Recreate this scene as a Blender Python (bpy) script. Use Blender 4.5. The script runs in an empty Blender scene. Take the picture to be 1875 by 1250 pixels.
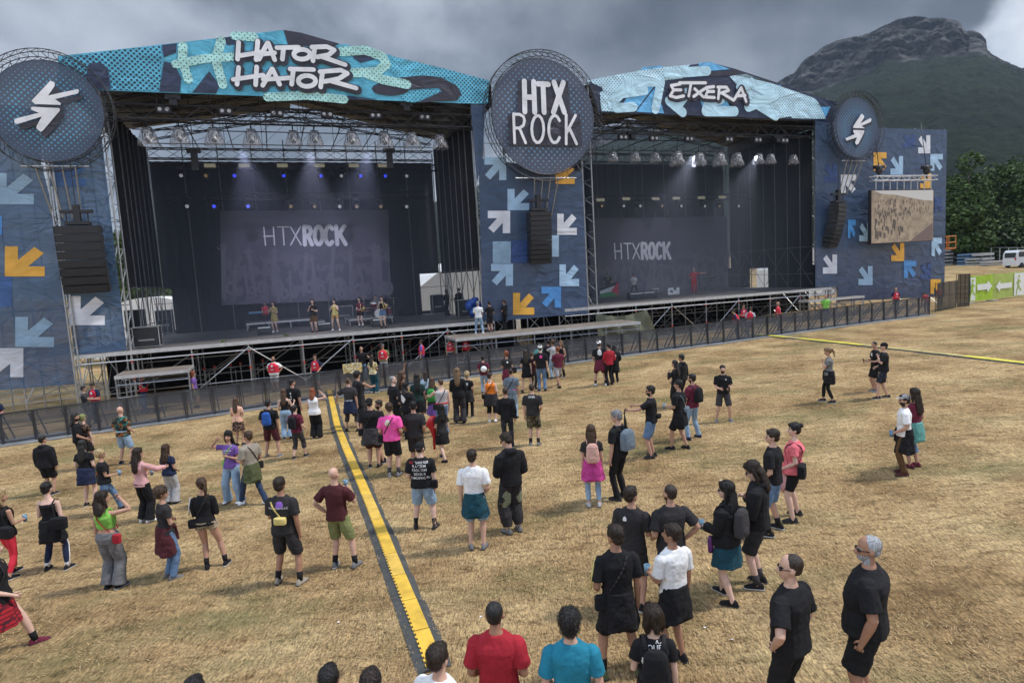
import bpy, bmesh, math, random
import numpy as np
from mathutils import Vector, Matrix, Euler, noise
from mathutils.bvhtree import BVHTree
R = math.radians
rng = random.Random(7)
SC = bpy.context.scene
COL = SC.collection

# ---------------------------------------------------------------- camera
FPX, CAMH = 1150.0, 4.85
TH, RO = math.atan(125 / 1150), R(3.32)
FW = Vector((0, math.cos(TH), -math.sin(TH)))
U0 = Vector((0, math.sin(TH), math.cos(TH)))
RT = math.cos(RO) * Vector((1, 0, 0)) - math.sin(RO) * U0
UP = math.sin(RO) * Vector((1, 0, 0)) + math.cos(RO) * U0
CP = Vector((0, 0, CAMH))
cd = bpy.data.cameras.new('camera')
cam = bpy.data.objects.new('camera', cd)
COL.objects.link(cam)
cd.sensor_width = 36; cd.lens = FPX / 1875 * 36
cd.clip_start = 0.1; cd.clip_end = 9000
cam.matrix_world = Matrix(((RT.x, UP.x, -FW.x, CP.x), (RT.y, UP.y, -FW.y, CP.y), (RT.z, UP.z, -FW.z, CP.z), (0, 0, 0, 1)))
SC.camera = cam

# ---------------------------------------------------------------- light
SUN_EL, SUN_AZ = 55, 86           # azimuth east of north (north = +Y)
w = bpy.data.worlds.new('World'); SC.world = w; w.use_nodes = True
nt = w.node_tree; N = nt.nodes; L = nt.links; N.clear()
out = N.new('ShaderNodeOutputWorld'); bg = N.new('ShaderNodeBackground'); bg2 = N.new('ShaderNodeBackground')
sky = N.new('ShaderNodeTexSky'); sky.sky_type = 'NISHITA'; sky.sun_disc = False
sky.sun_elevation = R(SUN_EL); sky.sun_rotation = R(SUN_AZ); sky.dust_density = 1.0
L.new(sky.outputs[0], bg.inputs[0]); bg.inputs[1].default_value = 0.09
tc = N.new('ShaderNodeTexCoord'); sep = N.new('ShaderNodeSeparateXYZ'); L.new(tc.outputs['Generated'], sep.inputs[0])
def mth(op, a, b=None, c=None, clamp=False, tree=None):
    n = (tree or nt).nodes.new('ShaderNodeMath'); n.operation = op; n.use_clamp = clamp
    for i, x in enumerate((a, b, c)):
        if x is None: continue
        if isinstance(x, (int, float)): n.inputs[i].default_value = x
        else: (tree or nt).links.new(x, n.inputs[i])
    return n.outputs[0]
# flat cloud deck: project the direction onto a plane overhead
zz = mth('ADD', mth('MAXIMUM', sep.outputs[2], 0.0), 0.16)
px = mth('DIVIDE', sep.outputs[0], zz); py = mth('DIVIDE', sep.outputs[1], zz)
cmb = N.new('ShaderNodeCombineXYZ'); L.new(px, cmb.inputs[0]); L.new(py, cmb.inputs[1])
n1 = N.new('ShaderNodeTexNoise'); n1.inputs['Scale'].default_value = 0.95; n1.inputs['Detail'].default_value = 5; n1.inputs['Roughness'].default_value = 0.5; n1.inputs['Distortion'].default_value = .35
mp = N.new('ShaderNodeMapping'); mp.inputs['Location'].default_value = (3.1, 1.25, 0); L.new(cmb.outputs[0], mp.inputs[0]); L.new(mp.outputs[0], n1.inputs[0])
n2 = N.new('ShaderNodeTexNoise'); n2.inputs['Scale'].default_value = 6.5; n2.inputs['Detail'].default_value = 8; n2.inputs['Roughness'].default_value = .55
L.new(tc.outputs['Generated'], n2.inputs[0])
v = mth('ADD', mth('MULTIPLY', n1.outputs[0], 0.62), mth('MULTIPLY', n2.outputs[0], 0.38))
cr = N.new('ShaderNodeValToRGB'); L.new(v, cr.inputs[0])
e = cr.color_ramp.elements
e[0].position = 0.42; e[0].color = (.155, .18, .215, 1)
e[1].position = 0.60; e[1].color = (.50, .55, .62, 1)
x = e.new(0.48); x.color = (.27, .305, .36, 1)
x = e.new(0.54); x.color = (.40, .44, .50, 1)
# west is paler, the bank behind the mountain's left flank is dark; overhead is bright
azd = mth('DIVIDE', sep.outputs[0], mth('MAXIMUM', sep.outputs[1], .05))
dk = N.new('ShaderNodeMapRange'); dk.interpolation_type = 'SMOOTHSTEP'; dk.inputs[1].default_value = -.16; dk.inputs[2].default_value = .20; dk.inputs[3].default_value = .98; dk.inputs[4].default_value = .50; L.new(azd, dk.inputs[0])
zb = N.new('ShaderNodeMapRange'); zb.inputs[1].default_value = .36; zb.inputs[2].default_value = .8; zb.inputs[3].default_value = 1.0; zb.inputs[4].default_value = 3.2; L.new(sep.outputs[2], zb.inputs[0])
bk = N.new('ShaderNodeMapRange'); bk.inputs[1].default_value = .3; bk.inputs[2].default_value = -.5; bk.inputs[3].default_value = 1.0; bk.inputs[4].default_value = 2.2; L.new(sep.outputs[1], bk.inputs[0])
L.new(cr.outputs[0], bg2.inputs[0])
L.new(mth('MULTIPLY', mth('MULTIPLY', dk.outputs[0], zb.outputs[0]), bk.outputs[0]), bg2.inputs[1])
# the opening on the right: white cumulus edge and blue above it
bg3 = N.new('ShaderNodeBackground'); cr3 = N.new('ShaderNodeValToRGB'); L.new(n2.outputs[0], cr3.inputs[0])
cr3.color_ramp.elements[0].position = .35; cr3.color_ramp.elements[0].color = (.42, .48, .56, 1); cr3.color_ramp.elements[1].position = .56; cr3.color_ramp.elements[1].color = (.78, .82, .87, 1)
L.new(cr3.outputs[0], bg3.inputs[0]); bg3.inputs[1].default_value = 1.0
hole = N.new('ShaderNodeMapRange'); hole.interpolation_type = 'SMOOTHSTEP'
L.new(mth('ADD', azd, mth('MULTIPLY', mth('SUBTRACT', v, .5), .45)), hole.inputs[0]); hole.inputs[1].default_value = .70; hole.inputs[2].default_value = .76
blue = N.new('ShaderNodeMapRange'); blue.interpolation_type = 'SMOOTHSTEP'; blue.inputs[1].default_value = .312; blue.inputs[2].default_value = .335
L.new(mth('ADD', sep.outputs[2], mth('MULTIPLY', mth('SUBTRACT', n2.outputs[0], .5), .16)), blue.inputs[0])
bg4 = N.new('ShaderNodeBackground'); bg4.inputs[0].default_value = (.10, .22, .50, 1); bg4.inputs[1].default_value = 1
mb_ = N.new('ShaderNodeMixShader'); L.new(blue.outputs[0], mb_.inputs[0]); L.new(bg3.outputs[0], mb_.inputs[1]); L.new(bg4.outputs[0], mb_.inputs[2])
mh = N.new('ShaderNodeMixShader'); L.new(hole.outputs[0], mh.inputs[0]); L.new(bg2.outputs[0], mh.inputs[1]); L.new(mb_.outputs[0], mh.inputs[2])
add = N.new('ShaderNodeMixShader'); add.inputs[0].default_value = .93
L.new(bg.outputs[0], add.inputs[1]); L.new(mh.outputs[0], add.inputs[2]); L.new(add.outputs[0], out.inputs[0])
sl = bpy.data.lights.new('sun', 'SUN'); sl.energy = 3.2; sl.angle = R(7); sl.color = (1, .95, .88)
so = bpy.data.objects.new('sun', sl); COL.objects.link(so)
sd = Vector((math.sin(R(SUN_AZ)) * math.cos(R(SUN_EL)), math.cos(R(SUN_AZ)) * math.cos(R(SUN_EL)), math.sin(R(SUN_EL))))
so.rotation_euler = sd.to_track_quat('Z', 'Y').to_euler(); so.location = (20, -20, 60)
vs = SC.view_settings; vs.view_transform = 'Standard'; vs.look = 'None'; vs.exposure = 0.2; vs.gamma = 1

# ---------------------------------------------------------------- where things stand (surveyed from the photograph)
AL = R(20.3)
DS = Vector((math.cos(AL), math.sin(AL), 0)); DN = Vector((-math.sin(AL), math.cos(AL), 0))
def ray(u, v):
    u = float(u); v = float(v)
    return FW + (u - 937.5) / FPX * RT - (v - 625) / FPX * UP
OO = Vector((-11.766, 30.907, 0))
def gz(x, y):
    a = .66 * math.tanh(x * .03 / .66)
    t = min(y, 190) - 60
    return a + .04 * (math.sqrt(t * t + 100) / 2 + t / 2) - .0
def gpt(u, v):
    r = ray(u, v); k = CAMH / -r.z
    for _ in range(25):
        p = CP + r * k; k = (CAMH - gz(p.x, p.y)) / -r.z
    p = CP + r * k; p.z = gz(p.x, p.y); return p
def FS(u, v, t=0.0):
    r = ray(u, v); k = ((OO + DN * t - CP).dot(DN)) / r.dot(DN); p = CP + r * k
    return ((p - OO).dot(DS), p.z)
def FSz(u, v, z):           # where the ray meets height z, in facade coordinates
    r = ray(u, v); p = CP + r * ((z - CAMH) / r.z); q = p - OO
    return q.dot(DS), q.dot(DN)
def W(s, t, z): return OO + DS * s + DN * t + Vector((0, 0, z))
def zproj(x, y, v):         # height of the point above (x, y) seen at row v
    lo, hi = -2, 12
    for _ in range(40):
        m = (lo + hi) / 2; q = Vector((x, y, m)) - CP; vv = 625 - FPX * q.dot(UP) / q.dot(FW)
        if vv > v: lo = m
        else: hi = m
    return lo

# ---------------------------------------------------------------- materials
MATS = {}
def mat(name, col, rough=.7, metal=0.0, var=.12, vs=3.0, bump=0.0, bs=40.0, spec=.5, alpha=1.0, sheen=0.0, bdist=.02, obj=False):
    if name in MATS: return MATS[name]
    m = bpy.data.materials.new(name); m.use_nodes = True; t = m.node_tree; b = t.nodes['Principled BSDF']
    b.inputs['Roughness'].default_value = rough; b.inputs['Metallic'].default_value = metal
    b.inputs['Specular IOR Level'].default_value = spec
    if sheen: b.inputs['Sheen Weight'].default_value = sheen
    g = t.nodes.new('ShaderNodeTexCoord') if obj else t.nodes.new('ShaderNodeNewGeometry'); src = g.outputs['Object'] if obj else g.outputs['Position']
    if var:
        n = t.nodes.new('ShaderNodeTexNoise'); n.inputs['Scale'].default_value = vs; n.inputs['Detail'].default_value = 6; n.inputs['Roughness'].default_value = .65
        t.links.new(src, n.inputs[0])
        r = t.nodes.new('ShaderNodeMapRange'); r.inputs[1].default_value = .3; r.inputs[2].default_value = .7; r.inputs[3].default_value = 1 - var; r.inputs[4].default_value = 1 + var
        t.links.new(n.outputs[0], r.inputs[0])
        mx = t.nodes.new('ShaderNodeVectorMath'); mx.operation = 'SCALE'; mx.inputs[0].default_value = col[:3]; t.links.new(r.outputs[0], mx.inputs['Scale'])
        t.links.new(mx.outputs[0], b.inputs['Base Color'])
    else: b.inputs['Base Color'].default_value = (*col[:3], 1)
    if bump:
        n = t.nodes.new('ShaderNodeTexNoise'); n.inputs['Scale'].default_value = bs; n.inputs['Detail'].default_value = 5; t.links.new(src, n.inputs[0])
        bp = t.nodes.new('ShaderNodeBump'); bp.inputs['Strength'].default_value = bump; bp.inputs['Distance'].default_value = bdist
        t.links.new(n.outputs[0], bp.inputs['Height']); t.links.new(bp.outputs[0], b.inputs['Normal'])
    if alpha < 1: b.inputs['Alpha'].default_value = alpha
    MATS[name] = m; return m

def vinyl(name, col, dots=None, alpha=1.0, freq=3.2, rad=.33, bump=.55, rough=.42, grad=None):
    """printed banner cloth: creased, optionally with a halftone of a second colour; sheer weave when alpha < 1"""
    if name in MATS: return MATS[name]
    m = bpy.data.materials.new(name); m.use_nodes = True; t = m.node_tree; b = t.nodes['Principled BSDF']
    b.inputs['Roughness'].default_value = rough
    g = t.nodes.new('ShaderNodeNewGeometry')
    mp = t.nodes.new('ShaderNodeMapping'); mp.inputs['Rotation'].default_value = (0, 0, -AL); t.links.new(g.outputs['Position'], mp.inputs[0])
    n = t.nodes.new('ShaderNodeTexNoise'); n.inputs['Scale'].default_value = .55; n.inputs['Detail'].default_value = 5; n.inputs['Distortion'].default_value = 1.6; n.inputs['Roughness'].default_value = .5
    mp2 = t.nodes.new('ShaderNodeMapping'); mp2.inputs['Scale'].default_value = (1, 1, 1.7); mp2.inputs['Rotation'].default_value = (0, R(30), 0); t.links.new(mp.outputs[0], mp2.inputs[0]); t.links.new(mp2.outputs[0], n.inputs[0])
    bp = t.nodes.new('ShaderNodeBump'); bp.inputs['Strength'].default_value = bump; bp.inputs['Distance'].default_value = .28
    t.links.new(n.outputs[0], bp.inputs['Height']); t.links.new(bp.outputs[0], b.inputs['Normal'])
    r = t.nodes.new('ShaderNodeMapRange'); r.inputs[1].default_value = .3; r.inputs[2].default_value = .7; r.inputs[3].default_value = .85; r.inputs[4].default_value = 1.15
    n3 = t.nodes.new('ShaderNodeTexNoise'); n3.inputs['Scale'].default_value = 1.3; n3.inputs['Detail'].default_value = 7; t.links.new(mp.outputs[0], n3.inputs[0]); t.links.new(n3.outputs[0], r.inputs[0])
    colr = None
    if dots:
        rot = t.nodes.new('ShaderNodeMapping'); rot.inputs['Rotation'].default_value = (0, R(45), 0); rot.inputs['Scale'].default_value = (freq, freq, freq); t.links.new(mp.outputs[0], rot.inputs[0])
        fr = t.nodes.new('ShaderNodeVectorMath'); fr.operation = 'FRACTION'; t.links.new(rot.outputs[0], fr.inputs[0])
        sp = t.nodes.new('ShaderNodeSeparateXYZ'); t.links.new(fr.outputs[0], sp.inputs[0])
        dx = mth('SUBTRACT', sp.outputs[0], .5, tree=t); dz = mth('SUBTRACT', sp.outputs[2], .5, tree=t)
        dd = mth('SQRT', mth('ADD', mth('MULTIPLY', dx, dx, tree=t), mth('MULTIPLY', dz, dz, tree=t), tree=t), tree=t)
        rr = rad
        if grad:        # (s_from, s_to, r_from, r_to) along the facade, metres from the mapped origin
            sp2 = t.nodes.new('ShaderNodeSeparateXYZ'); t.links.new(mp.outputs[0], sp2.inputs[0])
            gr = t.nodes.new('ShaderNodeMapRange'); t.links.new(sp2.outputs[0], gr.inputs[0])
            o = OO.x * math.cos(AL) + OO.y * math.sin(AL)
            gr.inputs[1].default_value = o + grad[0]; gr.inputs[2].default_value = o + grad[1]; gr.inputs[3].default_value = grad[2]; gr.inputs[4].default_value = grad[3]; rr = gr.outputs[0]
        k = mth('LESS_THAN', dd, rr, tree=t)
        mix = t.nodes.new('ShaderNodeMix'); mix.data_type = 'RGBA'; mix.inputs[6].default_value = (*col, 1); mix.inputs[7].default_value = (*dots, 1); t.links.new(k, mix.inputs[0]); colr = mix.outputs[2]
    sc = t.nodes.new('ShaderNodeVectorMath'); sc.operation = 'SCALE'
    if colr is not None: t.links.new(colr, sc.inputs[0])
    else: sc.inputs[0].default_value = col
    t.links.new(r.outputs[0], sc.inputs['Scale']); t.links.new(sc.outputs[0], b.inputs['Base Color'])
    if alpha < 1: b.inputs['Alpha'].default_value = alpha
    MATS[name] = m; return m

# ---------------------------------------------------------------- mesh building
class MB:
    def __init__(s, off=(0, 0, 0)): s.v = []; s.f = []; s.off = Vector(off); s.mi = []; s.cur = 0
    def add(s, vs, fs):
        b = len(s.v); s.v += [tuple(Vector(p) - s.off) for p in vs]; s.f += [tuple(b + i for i in f) for f in fs]; s.mi += [s.cur] * len(fs)
    def box(s, a, b):
        x0, y0, z0 = a; x1, y1, z1 = b
        s.add([(x0, y0, z0), (x1, y0, z0), (x1, y1, z0), (x0, y1, z0), (x0, y0, z1), (x1, y0, z1), (x1, y1, z1), (x0, y1, z1)],
              [(0, 3, 2, 1), (4, 5, 6, 7), (0, 1, 5, 4), (1, 2, 6, 5), (2, 3, 7, 6), (3, 0, 4, 7)])
    def obox(s, c, X, Y, Z):      # oriented box: centre and three half-axis vectors
        c, X, Y, Z = map(Vector, (c, X, Y, Z))
        s.add([c - X - Y - Z, c + X - Y - Z, c + X + Y - Z, c - X + Y - Z, c - X - Y + Z, c + X - Y + Z, c + X + Y + Z, c - X + Y + Z],
              [(0, 3, 2, 1), (4, 5, 6, 7), (0, 1, 5, 4), (1, 2, 6, 5), (2, 3, 7, 6), (3, 0, 4, 7)])
    def tube(s, p, q, r, n=5, r2=None):
        p, q = Vector(p), Vector(q); d = q - p
        if d.length < 1e-6: return
        d.normalize(); a = d.orthogonal().normalized(); b = d.cross(a); r2 = r if r2 is None else r2
        vs = []
        for c, rr in ((p, r), (q, r2)):
            for i in range(n):
                t = 2 * math.pi * i / n; vs.append(c + (a * math.cos(t) + b * math.sin(t)) * rr)
        s.add(vs, [(i, (i + 1) % n, n + (i + 1) % n, n + i) for i in range(n)] + [tuple(range(n - 1, -1, -1)), tuple(range(n, 2 * n))])
    def path(s, pts, r, n=6):
        for a, b in zip(pts, pts[1:]): s.tube(a, b, r, n)
    def loft(s, rings, cap=True):     # rings: lists of equal length
        n = len(rings[0]); vs = [p for r in rings for p in r]; fs = []
        for k in range(len(rings) - 1):
            for i in range(n): fs.append((k * n + i, k * n + (i + 1) % n, (k + 1) * n + (i + 1) % n, (k + 1) * n + i))
        if cap: fs.append(tuple(range(n - 1, -1, -1))); fs.append(tuple((len(rings) - 1) * n + i for i in range(n)))
        s.add(vs, fs)
    def limb(s, pts, rad, n=12, up=None):  # tapered tube through pts; rad = r or (ra, rb)
        P = [Vector(p) for p in pts]; rings = []
        for i, p in enumerate(P):
            d = (P[min(i + 1, len(P) - 1)] - P[max(i - 1, 0)]).normalized()
            a = Vector((1, 0, 0)) - d * d.x
            if a.length < .2: a = Vector((0, 1, 0)) - d * d.y
            a.normalize(); b = d.cross(a); r = rad[i]; ra, rb = r if isinstance(r, tuple) else (r, r)
            rings.append([p + a * math.cos(2 * math.pi * k / n) * ra + b * math.sin(2 * math.pi * k / n) * rb for k in range(n)])
        s.loft(rings)
    def ell(s, c, r, n=14, m=9, M=None):
        c = Vector(c); vs = []; fs = []
        for j in range(1, m):
            for i in range(n):
                a, b = math.pi * j / m, 2 * math.pi * i / n
                q = Vector((r[0] * math.sin(a) * math.cos(b), r[1] * math.sin(a) * math.sin(b), r[2] * math.cos(a)))
                vs.append(c + (M @ q if M else q))
        t, bb = len(vs), len(vs) + 1; q = Vector((0, 0, r[2])); q = M @ q if M else q; vs += [c + q, c - q]
        for j in range(m - 2):
            for i in range(n): fs.append((j * n + i, (j + 1) * n + i, (j + 1) * n + (i + 1) % n, j * n + (i + 1) % n))
        for i in range(n): fs.append((t, i, (i + 1) % n)); fs.append((bb, (m - 2) * n + (i + 1) % n, (m - 2) * n + i))
        s.add(vs, fs)
    def poly(s, pts, depth=0.0, ax=(0, 1, 0)):
        P = [Vector(p) for p in pts]; n = len(P)
        if not depth: s.add(P, [tuple(range(n))]); return
        D = Vector(ax) * depth
        s.add(P + [p + D for p in P], [tuple(range(n)), tuple(range(2 * n - 1, n - 1, -1))] + [(i, n + i, n + (i + 1) % n, (i + 1) % n) for i in range(n)])
    def truss(s, p, q, w=.4, h=.4, step=.6, r=.022, upv=(0, 0, 1)):
        p, q = Vector(p), Vector(q); d = (q - p); Ln = d.length; d.normalize(); U = Vector(upv); S = d.cross(U).normalized(); U = S.cross(d)
        cs = [S * a * w / 2 + U * b * h / 2 for a, b in ((-1, -1), (1, -1), (1, 1), (-1, 1))]
        for c in cs: s.tube(p + c, q + c, r * 1.4, 5)
        k = max(1, round(Ln / step)); st = Ln / k
        for i in range(k):
            for a in range(4):
                b = (a + 1) % 4; f = (i + a) % 2
                s.tube(p + d * st * i + cs[a if f else b], p + d * st * (i + 1) + cs[b if f else a], r * .75, 4)
    def build(s, name, m, parent=None, smooth=False, loc=None, rz=0.0):
        me = bpy.data.meshes.new(name); me.from_pydata([tuple(x) for x in s.v], [], s.f); me.update()
        for mm in (m if isinstance(m, (list, tuple)) else [m]): me.materials.append(mm)
        if any(s.mi): me.polygons.foreach_set('material_index', s.mi)
        if smooth: me.polygons.foreach_set('use_smooth', [True] * len(me.polygons))
        o = bpy.data.objects.new(name, me); COL.objects.link(o)
        if parent: o.parent = parent
        if loc is not None: o.location = loc
        o.rotation_euler.z = rz
        return o
def tag(o, label=None, cat=None, group=None, kind=None):
    if label: o['label'] = label
    if cat: o['category'] = cat
    if group: o['group'] = group
    if kind: o['kind'] = kind
    return o
def empty(name, label, cat, loc=(0, 0, 0), rz=0.0, group=None):
    o = bpy.data.objects.new(name, None); COL.objects.link(o); o.location = loc; o.rotation_euler.z = rz; o.empty_display_size = .2
    return tag(o, label, cat, group)
def fthing(name, label, cat, s, t, z, group=None): return empty(name, label, cat, W(s, t, z), AL, group)
def copy_tree(o, parent=None):
    c = o.copy(); COL.objects.link(c)
    if parent: c.parent = parent
    for ch in list(o.children): copy_tree(ch, c)
    return c
ORD = 'first second third fourth fifth sixth seventh eighth ninth tenth eleventh twelfth thirteenth fourteenth fifteenth sixteenth seventeenth eighteenth nineteenth twentieth'.split()
def nth(i):      # 0-based
    if i < 20: return ORD[i]
    t, u = divmod(i + 1, 10); tens = {2: 'twent', 3: 'thirt', 4: 'fort', 5: 'fift', 6: 'sixt'}[t]
    return tens + 'ieth' if u == 0 else tens + 'y-' + ORD[u - 1]
# ================================================================ SETTING
def grid_mesh(name, xs, ys, fz, m, kind='structure', mask=None):
    nx, ny = len(xs), len(ys)
    V = [(x, y, fz(x, y)) for y in ys for x in xs]
    F = [(j * nx + i, j * nx + i + 1, (j + 1) * nx + i + 1, (j + 1) * nx + i) for j in range(ny - 1) for i in range(nx - 1)]
    me = bpy.data.meshes.new(name); me.from_pydata(V, [], F); me.materials.append(m); me.polygons.foreach_set('use_smooth', [True] * len(F))
    o = bpy.data.objects.new(name, me); COL.objects.link(o); o['kind'] = kind; return o
def straw_ground():
    m = bpy.data.materials.new('dry_field'); m.use_nodes = True; t = m.node_tree; b = t.nodes['Principled BSDF']; b.inputs['Roughness'].default_value = .95; b.inputs['Specular IOR Level'].default_value = .15
    g = t.nodes.new('ShaderNodeNewGeometry'); P = g.outputs['Position']
    def nz(sc, det=6, ro=.6, rot=None, scv=None, dist=0):
        n = t.nodes.new('ShaderNodeTexNoise'); n.inputs['Scale'].default_value = sc; n.inputs['Detail'].default_value = det; n.inputs['Roughness'].default_value = ro; n.inputs['Distortion'].default_value = dist
        if scv:
            mp = t.nodes.new('ShaderNodeMapping'); mp.inputs['Rotation'].default_value = (0, 0, R(rot)); mp.inputs['Scale'].default_value = scv; t.links.new(P, mp.inputs[0]); t.links.new(mp.outputs[0], n.inputs[0])
        else: t.links.new(P, n.inputs[0])
        return n.outputs[0]
    def ramp(f, stops):
        r = t.nodes.new('ShaderNodeValToRGB'); t.links.new(f, r.inputs[0]); e = r.color_ramp.elements
        e[0].position, e[0].color = stops[0][0], (*stops[0][1], 1); e[1].position, e[1].color = stops[-1][0], (*stops[-1][1], 1)
        for p, c in stops[1:-1]: x = e.new(p); x.color = (*c, 1)
        return r.outputs[0]
    def mix(f, a, b_, ty='MIX'):
        x = t.nodes.new('ShaderNodeMix'); x.data_type = 'RGBA'; x.blend_type = ty
        if isinstance(f, float): x.inputs[0].default_value = f
        else: t.links.new(f, x.inputs[0])
        for i, c in ((6, a), (7, b_)):
            if isinstance(c, tuple): x.inputs[i].default_value = (*c, 1)
            else: t.links.new(c, x.inputs[i])
        return x.outputs[2]
    straw = ramp(nz(.45, 8, .62), [(.34, (.235, .155, .075)), (.48, (.385, .27, .14)), (.66, (.54, .41, .225))])
    fine = ramp(nz(55, 4, .7, 25, (1, .25, 1), .6), [(.36, (.42, .40, .38)), (.5, (.98, .98, .98)), (.66, (1.45, 1.42, 1.35))])
    fine2 = ramp(nz(30, 4, .7, -50, (1, .22, 1), .6), [(.36, (.52, .5, .47)), (.5, (1, 1, 1)), (.66, (1.3, 1.28, 1.22))])
    clump = ramp(nz(4.5, 5, .7, 12, (.55, 1.5, 1), .4), [(.36, (.52, .48, .44)), (.45, (.92, .90, .88)), (.7, (1.14, 1.13, 1.1))])
    c = mix(1.0, straw, fine, 'MULTIPLY'); c = mix(1.0, c, fine2, 'MULTIPLY'); c = mix(1.0, c, clump, 'MULTIPLY')
    gr = ramp(nz(.33, 6, .68, 10, (.6, 1.3, 1)), [(.50, (0, 0, 0)), (.64, (.62, .62, .62))])
    c = mix(gr, c, mix(1.0, (.115, .125, .05), fine, 'MULTIPLY'))
    so_ = ramp(nz(1.1, 6, .7, -20, (.5, 1.6, 1)), [(.55, (0, 0, 0)), (.68, (.6, .6, .6))])
    c = mix(so_, c, mix(1.0, (.13, .085, .045), fine, 'MULTIPLY'))
    # the field beyond the fence is mown and greener
    sp = t.nodes.new('ShaderNodeSeparateXYZ'); t.links.new(P, sp.inputs[0])
    far = t.nodes.new('ShaderNodeMapRange'); far.inputs[1].default_value = 75; far.inputs[2].default_value = 115; far.inputs[3].default_value = 0; far.inputs[4].default_value = .6; t.links.new(sp.outputs[1], far.inputs[0])
    c = mix(far.outputs[0], c, (.16, .13, .07))
    t.links.new(c, b.inputs['Base Color'])
    bp = t.nodes.new('ShaderNodeBump'); bp.inputs['Strength'].default_value = .8; bp.inputs['Distance'].default_value = .06
    t.links.new(mth('ADD', nz(14, 6, .75), mth('MULTIPLY', nz(3, 4, .6), .8, tree=t), tree=t), bp.inputs['Height']); t.links.new(bp.outputs[0], b.inputs['Normal'])
    return m
def spread(a, b, n, p=1.0): return [a + (b - a) * (i / (n - 1)) ** p for i in range(n)]
GM = straw_ground()
def gz_b(x, y): return gz(x, y) + (.02 * noise.noise(Vector((x * .9, y * .9, 0))) + .012 * noise.noise(Vector((x * 3, y * 3, 5))) if y < 70 else .6 * noise.noise(Vector((x * .02, y * .02, 2))) * min(1, (y - 70) / 60))
ground = grid_mesh('ground', spread(-900, -60, 14, .6) + spread(-59, 70, 240) + spread(74, 1600, 30, 1.6), spread(-60, 1, 12) + spread(1.5, 60, 200) + spread(62, 2400, 60, 2.2), gz_b, GM)

# straw lying on the field: far too many to count
def straw_litter():
    rs = np.random.RandomState(3); V = []; F = []; n = 0
    N_ = 150000
    # denser near the camera so that the picture stays even
    dd = 4.2 * (34 / 4.2) ** rs.rand(N_)
    az = R(-46) + rs.rand(N_) * R(92)
    x = dd * np.sin(az) * 1.15; y = dd * np.cos(az)
    a = rs.rand(N_) * np.pi * 2; ln = (.012 + .034 * rs.rand(N_)) * (1 + dd * .05); wd = .0018 * (1 + dd * .14); pz = rs.rand(N_) * .55
    ok = (y < 22.0 + (x + 19.35) * .374); x, y, a, ln, wd, pz = [q[ok] for q in (x, y, a, ln, wd, pz)]
    keep = np.array([noise.noise(Vector((float(p) * .8, float(q) * .8, 3))) + noise.noise(Vector((float(p) * 4, float(q) * 4, 1))) * .5 > -.22 for p, q in zip(x, y)])
    x, y, a, ln, wd, pz = [q[keep] for q in (x, y, a, ln, wd, pz)]
    z0 = .66 * np.tanh(x * .03 / .66) + .04 * (np.sqrt((y - 60) ** 2 + 100) / 2 + (y - 60) / 2) + .006
    dx, dy = np.cos(a) * ln, np.sin(a) * ln; ex, ey = -np.sin(a) * wd, np.cos(a) * wd
    rise = ln * pz
    A = np.stack([x - ex, y - ey, z0], 1); B = np.stack([x + ex, y + ey, z0], 1); C_ = np.stack([x + dx + ex * .4, y + dy + ey * .4, z0 + rise], 1); D = np.stack([x + dx - ex * .4, y + dy - ey * .4, z0 + rise + .002], 1)
    V = np.stack([A, B, C_, D], 1).reshape(-1, 3); k = len(x); F = np.arange(k * 4, dtype=np.int32)
    me = bpy.data.meshes.new('straw_litter'); me.vertices.add(k * 4); me.vertices.foreach_set('co', V.ravel()); me.loops.add(k * 4); me.loops.foreach_set('vertex_index', F)
    me.polygons.add(k); me.polygons.foreach_set('loop_start', np.arange(k, dtype=np.int32) * 4); me.polygons.foreach_set('loop_total', np.full(k, 4, np.int32)); me.update()
    ca = me.color_attributes.new('c', 'FLOAT_COLOR', 'POINT'); sh = .5 + .62 * rs.rand(k); hue = rs.rand(k)
    col = np.stack([.52 * sh, (.395 - .07 * hue) * sh, (.215 - .07 * hue) * sh, np.ones(k)], 1); ca.data.foreach_set('color', np.repeat(col, 4, 0).ravel())
    m = bpy.data.materials.new('straw'); m.use_nodes = True; t = m.node_tree; b = t.nodes['Principled BSDF']; b.inputs['Roughness'].default_value = .85
    at = t.nodes.new('ShaderNodeAttribute'); at.attribute_name = 'c'; t.links.new(at.outputs['Color'], b.inputs['Base Color'])
    me.materials.append(m); o = bpy.data.objects.new('straw_litter', me); COL.objects.link(o)
    tag(o, 'short dry straw and dead grass stalks lying all over the field', 'straw', kind='stuff')
straw_litter()

# ---- mountain: a ridge with a cliff band above a forested slope
def interp(u, T):
    if u <= T[0][0]: return T[0][1]
    for (a, b), (c, d_) in zip(T, T[1:]):
        if u <= c: return b + (d_ - b) * (u - a) / (c - a)
    return T[-1][1]
SIL = [(300, 440), (700, 400), (860, 350), (1000, 270), (1080, 236), (1200, 222), (1300, 205), (1360, 178), (1405, 160), (1430, 146), (1455, 132), (1470, 112), (1490, 97), (1510, 82), (1530, 75), (1560, 67), (1590, 60), (1612, 51), (1635, 38), (1660, 33), (1690, 32), (1705, 36), (1722, 35), (1745, 37), (1755, 44), (1758, 55), (1764, 59), (1772, 57), (1790, 61), (1800, 72), (1803, 92), (1812, 102), (1830, 112), (1852, 122), (1880, 130), (1950, 150), (2100, 210), (2400, 300)]
SIL = sorted(SIL)
FOOT = [(300, 445), (1000, 285), (1300, 228), (1400, 196), (1440, 178), (1500, 168), (1560, 146), (1620, 118), (1680, 108), (1740, 106), (1790, 100), (1812, 106), (1880, 134), (1950, 155), (2100, 215), (2400, 305)]
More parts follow.
